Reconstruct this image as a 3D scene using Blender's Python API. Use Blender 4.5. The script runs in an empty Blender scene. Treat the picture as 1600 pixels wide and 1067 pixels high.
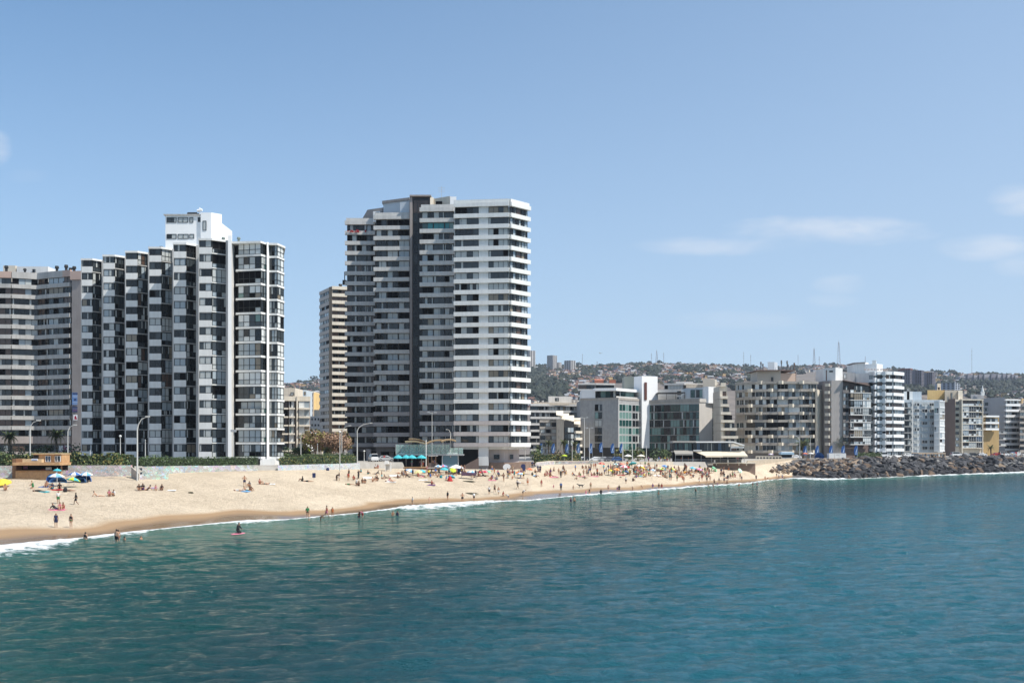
import bpy, math, random
import numpy as np
from mathutils import Vector, noise as mnoise
random.seed(7)
RNG = np.random.default_rng(7)
SC = bpy.context.scene
COL = SC.collection
R = math.radians
PI = math.pi
# camera
F = 1600 * 35.0 / 36.0      # focal length in pixels of the 1600 px wide photograph
HC = 10.5                   # eye height above the sea
HY = 698.0                  # row of the horizon
cd = bpy.data.cameras.new('camera')
cam = bpy.data.objects.new('camera', cd)
COL.objects.link(cam)
cam.location = (0, 0, HC)
cam.rotation_euler = (R(90), 0, 0)
cd.sensor_width = 36
cd.lens = 35
cd.shift_y = (HY - 533.5) / 1600
cd.clip_start = 0.5
cd.clip_end = 20000
SC.camera = cam
# sky, sun, exposure
SUN_EL, SUN_AZ = R(53), R(112)
W = bpy.data.worlds.new('World')
SC.world = W
W.use_nodes = True
nt = W.node_tree
nt.nodes.clear()
def N(tree, kind, **kw):
 n = tree.nodes.new(kind)
 for k, v in kw.items():
  if k.startswith('i_'):
   key = k[2:]
   key = int(key) if key.isdigit() else key.replace('_', ' ')
   n.inputs[key].default_value = v
  else:
   setattr(n, k, v)
 return n
def L(tree, a, b):
 tree.links.new(a, b)
def build_world():
 out = N(nt, 'ShaderNodeOutputWorld')
 bg = N(nt, 'ShaderNodeBackground')
 bg.inputs['Strength'].default_value = 0.1
 sky = N(nt, 'ShaderNodeTexSky', sky_type='NISHITA')
 sky.sun_disc = False
 sky.sun_elevation = SUN_EL
 sky.sun_rotation = SUN_AZ
 sky.altitude = 0
 sky.air_density = 1.0
 sky.dust_density = .1
 sky.ozone_density = 3.5
 tc = N(nt, 'ShaderNodeTexCoord')
 # thin clouds, laid out by direction
 vr = N(nt, 'ShaderNodeVectorMath', operation='NORMALIZE')
 L(nt, tc.outputs['Generated'], vr.inputs[0])
 mp = N(nt, 'ShaderNodeMapping')
 mp.inputs['Scale'].default_value = (1, 1, 4.0)
 L(nt, vr.outputs[0], mp.inputs['Vector'])
 n1 = N(nt, 'ShaderNodeTexNoise', i_Scale=7.0, i_Detail=7.0, i_Roughness=0.62, i_Distortion=0.3)
 L(nt, mp.outputs[0], n1.inputs['Vector'])
 sep = N(nt, 'ShaderNodeSeparateXYZ')
 L(nt, vr.outputs[0], sep.inputs[0])
 az = N(nt, 'ShaderNodeMath', operation='DIVIDE')       # tangent of azimuth from +Y
 yy = N(nt, 'ShaderNodeMath', operation='MAXIMUM', i_1=0.05)
 L(nt, sep.outputs['Y'], yy.inputs[0])
 L(nt, sep.outputs['X'], az.inputs[0]); L(nt, yy.outputs[0], az.inputs[1])
 el = N(nt, 'ShaderNodeMath', operation='DIVIDE')
 L(nt, sep.outputs['Z'], el.inputs[0]); L(nt, yy.outputs[0], el.inputs[1])
 acc = None
 for (px, py, rx, ry, amt) in [(1290, 362, 185, 27, 1.0), (1085, 384, 100, 15, .62), (1190, 383, 120, 17, .7),
         (1540, 386, 85, 22, .8), (1600, 312, 60, 28, .75), (1610, 415, 60, 20, .6),
         (1313, 444, 45, 18, .5), (1300, 470, 45, 12, .3), (1150, 500, 110, 16, .22),
         (-5, 236, 26, 30, .8), (40, 275, 40, 14, .25), (1850, 360, 160, 45, .9), (-260, 300, 160, 40, .8)]:
  cx, cz = (px - 800) / F, (HY - py) / F
  a = N(nt, 'ShaderNodeMath', operation='SUBTRACT', i_1=cx); L(nt, az.outputs[0], a.inputs[0])
  a2 = N(nt, 'ShaderNodeMath', operation='DIVIDE', i_1=rx / F); L(nt, a.outputs[0], a2.inputs[0])
  b = N(nt, 'ShaderNodeMath', operation='SUBTRACT', i_1=cz); L(nt, el.outputs[0], b.inputs[0])
  b2 = N(nt, 'ShaderNodeMath', operation='DIVIDE', i_1=ry / F); L(nt, b.outputs[0], b2.inputs[0])
  aa = N(nt, 'ShaderNodeMath', operation='POWER', i_1=2.0); L(nt, a2.outputs[0], aa.inputs[0])
  ab = N(nt, 'ShaderNodeMath', operation='ABSOLUTE'); L(nt, b2.outputs[0], ab.inputs[0])
  bb = N(nt, 'ShaderNodeMath', operation='POWER', i_1=2.0); L(nt, ab.outputs[0], bb.inputs[0])
  a3 = N(nt, 'ShaderNodeMath', operation='ABSOLUTE'); L(nt, a2.outputs[0], a3.inputs[0])
  L(nt, a3.outputs[0], aa.inputs[0])
  s = N(nt, 'ShaderNodeMath', operation='ADD'); L(nt, aa.outputs[0], s.inputs[0]); L(nt, bb.outputs[0], s.inputs[1])
  w = N(nt, 'ShaderNodeMath', operation='MULTIPLY_ADD', i_1=-2.6, i_2=1.3); L(nt, n1.outputs['Fac'], w.inputs[0])
  s2 = N(nt, 'ShaderNodeMath', operation='ADD'); L(nt, s.outputs[0], s2.inputs[0]); L(nt, w.outputs[0], s2.inputs[1])
  g = N(nt, 'ShaderNodeMath', operation='SUBTRACT', i_0=1.0, use_clamp=True); L(nt, s2.outputs[0], g.inputs[1])
  m = N(nt, 'ShaderNodeMath', operation='MULTIPLY', i_1=amt); L(nt, g.outputs[0], m.inputs[0])
  if acc is None:
   acc = m.outputs[0]
  else:
   x = N(nt, 'ShaderNodeMath', operation='MAXIMUM'); L(nt, acc, x.inputs[0]); L(nt, m.outputs[0], x.inputs[1])
   acc = x.outputs[0]
 rmp = N(nt, 'ShaderNodeMapRange', i_1=0.28, i_2=0.60, i_3=0.0, i_4=1.0)
 L(nt, n1.outputs['Fac'], rmp.inputs[0])
 mm = N(nt, 'ShaderNodeMath', operation='MULTIPLY'); L(nt, acc, mm.inputs[0]); L(nt, rmp.outputs[0], mm.inputs[1])
 sc_ = N(nt, 'ShaderNodeMath', operation='MULTIPLY', i_1=0.5, use_clamp=True); L(nt, mm.outputs[0], sc_.inputs[0])
 mix = N(nt, 'ShaderNodeMix', data_type='RGBA')
 L(nt, sc_.outputs[0], mix.inputs['Factor'])
 # marine haze whitens the sky towards the horizon, all the way round
 tint = N(nt, 'ShaderNodeMix', data_type='RGBA')
 tint.inputs['B'].default_value = SKY_LOW
 hz = N(nt, 'ShaderNodeMapRange', i_1=-.02, i_2=.56, i_3=1.0, i_4=.0)
 L(nt, sep.outputs['Z'], hz.inputs[0])
 hp = N(nt, 'ShaderNodeMath', operation='POWER', i_1=1.6)
 L(nt, hz.outputs[0], hp.inputs[0])
 dt = N(nt, 'ShaderNodeVectorMath', operation='DOT_PRODUCT')          # paler towards the sun's side
 L(nt, vr.outputs[0], dt.inputs[0])
 dt.inputs[1].default_value = (math.sin(SUN_AZ), math.cos(SUN_AZ), 0)
 dm = N(nt, 'ShaderNodeMapRange', i_1=-.8, i_2=.6, i_3=.0, i_4=.62)
 L(nt, dt.outputs['Value'], dm.inputs[0])
 da = N(nt, 'ShaderNodeMath', operation='SUBTRACT', i_0=1.0)
 L(nt, dm.outputs[0], da.inputs[1])
 db = N(nt, 'ShaderNodeMath', operation='SUBTRACT', i_0=1.0)
 L(nt, hp.outputs[0], db.inputs[1])
 dc = N(nt, 'ShaderNodeMath', operation='MULTIPLY')
 L(nt, da.outputs[0], dc.inputs[0]); L(nt, db.outputs[0], dc.inputs[1])
 de = N(nt, 'ShaderNodeMath', operation='SUBTRACT', i_0=1.0)
 L(nt, dc.outputs[0], de.inputs[1])
 L(nt, de.outputs[0], tint.inputs['Factor'])
 blue = N(nt, 'ShaderNodeMix', data_type='RGBA', blend_type='MULTIPLY')
 blue.inputs['Factor'].default_value = 1.0
 blue.inputs['B'].default_value = (.64, 1.03, 1.18, 1)
 L(nt, sky.outputs[0], blue.inputs['A'])
 L(nt, blue.outputs['Result'], tint.inputs['A'])
 L(nt, tint.outputs['Result'], mix.inputs['A'])
 mix.inputs['B'].default_value = CLOUD
 L(nt, mix.outputs['Result'], bg.inputs['Color'])
 L(nt, bg.outputs[0], out.inputs['Surface'])
SKY_LOW = (4.3, 5.35, 6.75, 1)
CLOUD = (7.2, 7.3, 7.6, 1)
build_world()
sl = bpy.data.lights.new('sun', 'SUN')
sl.energy = 4.8
sl.angle = R(0.53)
sl.color = (1.0, 0.95, 0.87)
so = bpy.data.objects.new('sun', sl)
COL.objects.link(so)
sd = Vector((math.sin(SUN_AZ) * math.cos(SUN_EL), math.cos(SUN_AZ) * math.cos(SUN_EL), math.sin(SUN_EL)))
so.rotation_euler = sd.to_track_quat('Z', 'Y').to_euler()
so.location = (100, -50, 200)
SC.view_settings.view_transform = 'Standard'
SC.view_settings.look = 'None'
SC.view_settings.gamma = 1
SC.view_settings.use_curve_mapping = False
SC.view_settings.exposure = 0.36
SC.render.engine = 'CYCLES'
SC.cycles.max_bounces = 6
SC.cycles.volume_bounces = 0
SC.cycles.caustics_reflective = False
SC.cycles.caustics_refractive = False
# helpers
def XY(px, Y):
 return ((px - 800) * Y / F, Y)
def ZZ(py, Y):
 return HC + (HY - py) * Y / F
MATS = {}
def M(name, col=(.5, .5, .5), rough=.7, var=.0, vs=2.0, bump=0.0, bs=8.0, spec=.5, metal=0.0, objcol=False, coat=0, trans=0, streak=0):
 """a procedural principled material, made once"""
 if name in MATS:
  return MATS[name]
 m = bpy.data.materials.new(name)
 m.use_nodes = True
 t = m.node_tree
 b = t.nodes['Principled BSDF']
 b.inputs['Roughness'].default_value = rough
 b.inputs['Specular IOR Level'].default_value = spec
 b.inputs['Metallic'].default_value = metal
 b.inputs['Coat Weight'].default_value = coat
 b.inputs['Transmission Weight'].default_value = trans
 b.inputs['Base Color'].default_value = (*col, 1)
 src = None
 if objcol:
  oi = N(t, 'ShaderNodeObjectInfo')
  src = oi.outputs['Color']
 if var > 0 or bump > 0 or streak > 0:
  tc = N(t, 'ShaderNodeTexCoord')
 if var > 0:
  no = N(t, 'ShaderNodeTexNoise', i_Scale=vs, i_Detail=5.0, i_Roughness=.6)
  geo = N(t, 'ShaderNodeNewGeometry')
  L(t, geo.outputs['Position'], no.inputs['Vector'])
  mr = N(t, 'ShaderNodeMapRange', i_1=.3, i_2=.7, i_3=1 - var, i_4=1 + var)
  L(t, no.outputs['Fac'], mr.inputs[0])
  fac = mr.outputs[0]
  if streak > 0:
   mp = N(t, 'ShaderNodeMapping')
   mp.inputs['Scale'].default_value = (1.6, 1.6, .12)
   L(t, geo.outputs['Position'], mp.inputs['Vector'])
   n2 = N(t, 'ShaderNodeTexNoise', i_Scale=1.0, i_Detail=4.0, i_Roughness=.7)
   L(t, mp.outputs[0], n2.inputs['Vector'])
   m2 = N(t, 'ShaderNodeMapRange', i_1=.42, i_2=.75, i_3=1.0, i_4=1 - streak)
   L(t, n2.outputs['Fac'], m2.inputs[0])
   mu = N(t, 'ShaderNodeMath', operation='MULTIPLY')
   L(t, fac, mu.inputs[0]); L(t, m2.outputs[0], mu.inputs[1])
   fac = mu.outputs[0]
  hs = N(t, 'ShaderNodeMix', data_type='RGBA', blend_type='MULTIPLY')
  hs.inputs['Factor'].default_value = 1
  if src is not None:
   L(t, src, hs.inputs['A'])
  else:
   hs.inputs['A'].default_value = (*col, 1)
  cmb = N(t, 'ShaderNodeCombineColor')
  for i in range(3):
   L(t, fac, cmb.inputs[i])
  L(t, cmb.outputs[0], hs.inputs['B'])
  src = hs.outputs['Result']
 if src is not None:
  L(t, src, b.inputs['Base Color'])
 if bump > 0:
  nb = N(t, 'ShaderNodeTexNoise', i_Scale=bs, i_Detail=6.0, i_Roughness=.65)
  geo2 = N(t, 'ShaderNodeNewGeometry')
  L(t, geo2.outputs['Position'], nb.inputs['Vector'])
  bn = N(t, 'ShaderNodeBump', i_Strength=1.0, i_Distance=bump)
  L(t, nb.outputs['Fac'], bn.inputs['Height'])
  L(t, bn.outputs[0], b.inputs['Normal'])
 MATS[name] = m
 return m
class MB:
 """collects geometry, builds one mesh"""
 def __init__(s):
  s.v, s.f, s.m, s.mats = [], [], [], []
 def mi(s, mat):
  if mat not in s.mats:
   s.mats.append(mat)
  return s.mats.index(mat)
 def poly(s, pts, mat):
  k = len(s.v)
  s.v += [tuple(p) for p in pts]
  s.f.append(tuple(range(k, k + len(pts))))
  s.m.append(s.mi(mat))
 def faces(s, verts, faces, mat):
  k = len(s.v)
  s.v += [tuple(p) for p in verts]
  mi = s.mi(mat)
  for f in faces:
   s.f.append(tuple(i + k for i in f))
   s.m.append(mi)
 def box(s, x0, x1, y0, y1, z0, z1, mat, rz=0, at=(0, 0)):
  vs = [(x, y, z) for z in (z0, z1) for y in (y0, y1) for x in (x0, x1)]
  if rz or at != (0, 0):
   c, n = math.cos(rz), math.sin(rz)
   vs = [(x * c - y * n + at[0], x * n + y * c + at[1], z) for x, y, z in vs]
  s.faces(vs, [(0, 2, 3, 1), (4, 5, 7, 6), (0, 1, 5, 4), (2, 6, 7, 3), (0, 4, 6, 2), (1, 3, 7, 5)], mat)
 def prism(s, pts, z0, z1, mat, topmat=None):
  n = len(pts)
  area = sum(pts[i][0] * pts[(i + 1) % n][1] - pts[(i + 1) % n][0] * pts[i][1] for i in range(n))
  if area < 0:
   pts = pts[::-1]
  z0 = [z0] * n if not hasattr(z0, '__len__') else z0
  z1 = [z1] * n if not hasattr(z1, '__len__') else z1
  vs = [(p[0], p[1], z0[i]) for i, p in enumerate(pts)] + [(p[0], p[1], z1[i]) for i, p in enumerate(pts)]
  s.faces(vs, [(i, (i + 1) % n, n + (i + 1) % n, n + i) for i in range(n)] + [tuple(range(n - 1, -1, -1))], mat)
  s.faces(vs[n:], [tuple(range(n))], topmat or mat)
 def tube(s, path, radii, mat, seg=8, cap=True):
  path = [Vector(p) for p in path]
  if not hasattr(radii, '__len__'):
   radii = [radii] * len(path)
  k = len(s.v)
  mi = s.mi(mat)
  for i, p in enumerate(path):
   d = (path[min(i + 1, len(path) - 1)] - path[max(i - 1, 0)]).normalized()
   a = d.cross(Vector((0, 0, 1)))
   if a.length < .05:
    a = d.cross(Vector((0, 1, 0)))
   a.normalize()
   b = d.cross(a)
   for j in range(seg):
    t = 2 * PI * j / seg
    s.v.append(tuple(p + (a * math.cos(t) + b * math.sin(t)) * radii[i]))
  for i in range(len(path) - 1):
   for j in range(seg):
    a0 = k + i * seg + j
    a1 = k + i * seg + (j + 1) % seg
    s.f.append((a0, a1, a1 + seg, a0 + seg))
    s.m.append(mi)
  if cap:
   s.f.append(tuple(k + j for j in range(seg))); s.m.append(mi)
   e = k + (len(path) - 1) * seg
   s.f.append(tuple(e + seg - 1 - j for j in range(seg))); s.m.append(mi)
 def build(s, name, smooth=False):
  me = bpy.data.meshes.new(name)
  me.from_pydata(s.v, [], s.f)
  for m in s.mats:
   me.materials.append(m)
  me.polygons.foreach_set('material_index', s.m)
  if smooth:
   me.polygons.foreach_set('use_smooth', [True] * len(s.f))
  me.update()
  return me
def npmesh(name, verts, quads, mats, smooth=True, mi=None):
 me = bpy.data.meshes.new(name)
 verts = np.asarray(verts, dtype=np.float32)
 quads = np.asarray(quads, dtype=np.int32)
 nf, k = quads.shape
 me.vertices.add(len(verts))
 me.vertices.foreach_set('co', verts.ravel())
 me.loops.add(nf * k)
 me.loops.foreach_set('vertex_index', quads.ravel())
 me.polygons.add(nf)
 me.polygons.foreach_set('loop_start', np.arange(0, nf * k, k, dtype=np.int32))
 me.polygons.foreach_set('use_smooth', np.full(nf, smooth, dtype=bool))
 for m in mats:
  me.materials.append(m)
 if mi is not None:
  me.polygons.foreach_set('material_index', np.asarray(mi, dtype=np.int32))
 me.update(calc_edges=True)
 return me
def O(name, me, parent=None, loc=(0, 0, 0), rz=0.0, scale=None, label=None, cat=None, group=None, kind=None, color=None):
 o = bpy.data.objects.new(name, me)
 COL.objects.link(o)
 o.location = loc
 if rz:
  o.rotation_euler = (0, 0, rz)
 if scale is not None:
  o.scale = (scale,) * 3 if not hasattr(scale, '__len__') else scale
 if parent is not None:
  o.parent = parent
 if label:
  o['label'] = label
 if cat:
  o['category'] = cat
 if group:
  o['group'] = group
 if kind:
  o['kind'] = kind
 if color:
  o.color = (*color, 1)
 return o
def copy_tree(o, loc=None, rz=None, label=None, group=None, scale=None, parent=None):
 c = o.copy()
 COL.objects.link(c)
 if parent is not None:
  c.parent = parent
 if loc is not None:
  c.location = loc
 if rz is not None:
  c.rotation_euler = (0, 0, rz)
 if scale is not None:
  c.scale = (scale,) * 3
 if label:
  c['label'] = label
 if group:
  c['group'] = group
 for ch in o.children:
  copy_tree(ch, parent=c)
 return c
# shore and ground
SHORE = [(-1500, 1010), (-900, 935), (-400, 893), (-200, 874), (0, 853), (110, 842), (230, 828), (370, 814), (450, 811), (560, 801),
   (640, 791), (700, 786), (760, 783), (830, 781), (900, 774), (1000, 767), (1100, 759), (1170, 755), (1200, 750), (1240, 747), (1290, 748),
   (1330, 748), (1400, 745), (1500, 741), (1600, 737), (1800, 731), (2600, 722)]
SPX = np.array([a for a, b in SHORE], float)
SY = np.array([HC * F / (b - HY) for a, b in SHORE], float)
TOP = [(-1500, 150, 5.6), (-300, 158, 5.6), (0, 162, 5.6), (200, 166, 5.7), (225, 168, 5.8), (300, 180, 6.0), (440, 194, 6.0), (520, 209, 5.8),
  (600, 231, 5.5), (700, 238, 5.2), (800, 242, 4.9), (830, 252, 5.2), (860, 288, 5.5), (950, 290, 5.6), (1050, 292, 5.2), (1100, 304, 4.2),
  (1180, 335, 4.3), (1215, 350, 5.1), (1240, 358, 6.0), (1300, 362, 6.3), (1400, 385, 6.4), (1500, 415, 6.4), (1600, 445, 6.4), (1900, 540, 6.4), (2600, 760, 6.4)]
TPX = np.array([t[0] for t in TOP], float)
TY = np.array([t[1] for t in TOP], float)
TZ = np.array([t[2] for t in TOP], float)
def lin(px, xs, ys):
 return np.interp(px, xs, ys)
def profile(px, Y):
 """ground height at image column px (as a bearing) and depth Y"""
 s, t, z = lin(px, SPX, SY), lin(px, TPX, TY), lin(px, TPX, TZ)
 q = (Y - s) / (t - s)
 qq = np.clip(q, 0, 1)
 up = z * (0.72 * qq ** 0.9 + 0.28 * np.sin(qq * PI / 2) ** 1.2)
 dn = -0.09 * (s - Y)
 beyond = np.where(Y > t + 1.0, np.where(px < 630, 6.9, np.where(px < 838, z, np.maximum(z, 5.9))), z)
 k = np.clip((Y - t) / 1.0, 0, 1)
 land = z * (1 - k) + beyond * k
 h = np.where(q < 0, np.maximum(dn, -5), np.where(q > 1, land, up))
 return h
def ground(x, y):
 px = 800 + x / max(y, 1.0) * F
 return float(profile(np.array([px]), np.array([y]))[0])
def on_beach(px, py):
 """point on the sand seen at (px, py)"""
 a = float(lin(px, SPX, SY)) * .7
 b = float(lin(px, TPX, TY)) * 1.0
 f = lambda Y: HC - (py - HY) * Y / F - float(profile(np.array([px], float), np.array([Y], float))[0])
 if f(b) > 0:
  return (*XY(px, b), float(profile(np.array([px], float), np.array([b]))[0]))
 for _ in range(40):
  m = (a + b) / 2
  if f(m) > 0:
   a = m
  else:
   b = m
 return (*XY(px, a), float(profile(np.array([px], float), np.array([a]))[0]))
def sand_mat():
 m = bpy.data.materials.new('sand')
 m.use_nodes = True
 t = m.node_tree
 b = t.nodes['Principled BSDF']
 geo = N(t, 'ShaderNodeNewGeometry')
 sep = N(t, 'ShaderNodeSeparateXYZ'); L(t, geo.outputs['Position'], sep.inputs[0])
 n1 = N(t, 'ShaderNodeTexNoise', i_Scale=.12, i_Detail=6.0, i_Roughness=.6); L(t, geo.outputs['Position'], n1.inputs['Vector'])
 n2 = N(t, 'ShaderNodeTexNoise', i_Scale=1.1, i_Detail=6.0, i_Roughness=.7); L(t, geo.outputs['Position'], n2.inputs['Vector'])
 n3 = N(t, 'ShaderNodeTexNoise', i_Scale=.045, i_Detail=2.0); L(t, geo.outputs['Position'], n3.inputs['Vector'])
 # height of the wet line wanders along the shore
 wl = N(t, 'ShaderNodeMapRange', i_1=.3, i_2=.7, i_3=-.35, i_4=.45); L(t, n3.outputs['Fac'], wl.inputs[0])
 wz = N(t, 'ShaderNodeMath', operation='SUBTRACT'); L(t, sep.outputs['Z'], wz.inputs[0]); L(t, wl.outputs[0], wz.inputs[1])
 wet = N(t, 'ShaderNodeMapRange', i_1=.75, i_2=1.05, i_3=1.0, i_4=0.0); L(t, wz.outputs[0], wet.inputs[0])
 vwet = N(t, 'ShaderNodeMapRange', i_1=.28, i_2=.6, i_3=1.0, i_4=0.0); L(t, wz.outputs[0], vwet.inputs[0])
 cr = N(t, 'ShaderNodeValToRGB')
 cr.color_ramp.elements[0].position = .32; cr.color_ramp.elements[0].color = (.44, .35, .245, 1)
 cr.color_ramp.elements[1].position = .68; cr.color_ramp.elements[1].color = (.73, .61, .455, 1)
 mixn = N(t, 'ShaderNodeMix', data_type='FLOAT', i_0=.55); L(t, n1.outputs['Fac'], mixn.inputs['A']); L(t, n2.outputs['Fac'], mixn.inputs['B'])
 L(t, mixn.outputs['Result'], cr.inputs[0])
 # dark seaweed litter along an old high-water line
 n5 = N(t, 'ShaderNodeTexNoise', i_Scale=.5, i_Detail=8.0, i_Roughness=.75); L(t, geo.outputs['Position'], n5.inputs['Vector'])
 hl = N(t, 'ShaderNodeMath', operation='ADD'); L(t, sep.outputs['Z'], hl.inputs[0])
 n6 = N(t, 'ShaderNodeMapRange', i_1=.2, i_2=.8, i_3=-.9, i_4=.9); L(t, n5.outputs['Fac'], n6.inputs[0]); L(t, n6.outputs[0], hl.inputs[1])
 d0 = N(t, 'ShaderNodeMath', operation='SUBTRACT', i_1=2.35); L(t, hl.outputs[0], d0.inputs[0])
 d1 = N(t, 'ShaderNodeMath', operation='ABSOLUTE'); L(t, d0.outputs[0], d1.inputs[0])
 d2 = N(t, 'ShaderNodeMapRange', i_1=0.0, i_2=.33, i_3=.55, i_4=0.0); L(t, d1.outputs[0], d2.inputs[0])
 n7 = N(t, 'ShaderNodeTexNoise', i_Scale=2.6, i_Detail=3.0, i_Roughness=.8); L(t, geo.outputs['Position'], n7.inputs['Vector'])
 n8 = N(t, 'ShaderNodeMapRange', i_1=.5, i_2=.64, i_3=0.0, i_4=1.0); L(t, n7.outputs['Fac'], n8.inputs[0])
 d3 = N(t, 'ShaderNodeMath', operation='MULTIPLY'); L(t, d2.outputs[0], d3.inputs[0]); L(t, n8.outputs[0], d3.inputs[1])
 lit = N(t, 'ShaderNodeMix', data_type='RGBA'); L(t, d3.outputs[0], lit.inputs['Factor']); L(t, cr.outputs[0], lit.inputs['A'])
 lit.inputs['B'].default_value = (.16, .115, .065, 1)
 mw = N(t, 'ShaderNodeMix', data_type='RGBA'); L(t, wet.outputs[0], mw.inputs['Factor']); L(t, lit.outputs['Result'], mw.inputs['A'])
 mw.inputs['B'].default_value = (.30, .195, .105, 1)
 mv = N(t, 'ShaderNodeMix', data_type='RGBA'); L(t, vwet.outputs[0], mv.inputs['Factor']); L(t, mw.outputs['Result'], mv.inputs['A'])
 mv.inputs['B'].default_value = (.20, .135, .08, 1)
 L(t, mv.outputs['Result'], b.inputs['Base Color'])
 rr = N(t, 'ShaderNodeMapRange', i_1=0.0, i_2=1.0, i_3=.9, i_4=.16); L(t, vwet.outputs[0], rr.inputs[0])
 L(t, rr.outputs[0], b.inputs['Roughness'])
 # trampled relief, smooth where wet
 n4 = N(t, 'ShaderNodeTexNoise', i_Scale=1.9, i_Detail=6.0, i_Roughness=.7); L(t, geo.outputs['Position'], n4.inputs['Vector'])
 dr = N(t, 'ShaderNodeMapRange', i_1=0.0, i_2=1.0, i_3=.5, i_4=.0); L(t, wet.outputs[0], dr.inputs[0])
 bp = N(t, 'ShaderNodeBump', i_Strength=1.0); L(t, n4.outputs['Fac'], bp.inputs['Height']); L(t, dr.outputs[0], bp.inputs['Distance'])
 L(t, bp.outputs[0], b.inputs['Normal'])
 return m
def make_ground():
 sand = sand_mat()
 land = M('paving', (.30, .28, .25), .85, var=.2, vs=.3)
 grav = M('rubble', (.10, .095, .09), .9, var=.4, vs=.8)
 pxs = np.concatenate([np.linspace(-1500, -60, 50), np.linspace(-50, 1300, 460), np.linspace(1310, 2600, 120)])
 rows = np.concatenate([np.linspace(-1.0, -.05, 10), np.linspace(0, 1, 90), 1 + np.array([.002])])
 V = []
 s, t = lin(pxs, SPX, SY), lin(pxs, TPX, TY)
 for q in rows:
  Y = s + q * (t - s) if q >= 0 else s + q * 60 * np.clip(s / 200, .4, 1)
  if q > 1:
   Y = t + 1.2
  z = profile(pxs, Y)
  if 0 < q < 1:
   x = (pxs - 800) * Y / F
   bumps = np.array([mnoise.noise(Vector((a * .18, b * .18, 0))) * .10 + mnoise.noise(Vector((a * .7, b * .7, 3))) * .05 for a, b in zip(x, Y)])
   z = z + bumps * np.clip(q * 5, 0, 1) * np.clip((1 - q) * 12, 0, 1)
   # sand mound left of the boulders
   g = np.exp(-((pxs - 1192) / 34) ** 2 - ((q - .63) / .16) ** 2) * 1.3
   z = z + g
  V.append(np.stack([(pxs - 800) * Y / F, Y, z], 1))
 for Yf in (1.0,):
  pass
 for e in (700, 900):
  Y = np.maximum(t + 1.2 + 10, np.full_like(t, e, dtype=float))
  z = profile(pxs, Y) if e < 800 else np.full_like(t, 5.9)
  V.append(np.stack([(pxs - 800) * Y / F, Y, z], 1))
 n = len(pxs); m = len(V)
 V = np.concatenate(V)
 i, j = np.meshgrid(np.arange(n - 1), np.arange(m - 1))
 i, j = i.ravel(), j.ravel()
 Q = np.stack([j * n + i, j * n + i + 1, (j + 1) * n + i + 1, (j + 1) * n + i], 1)
 mi = np.where(j >= m - 4, 1, np.where(pxs[i] > 1238, 2, 0))
 me = npmesh('beach', V, Q, [sand, land, grav], True, mi)
 O('sandy_beach', me, kind='structure')
make_ground()
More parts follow.
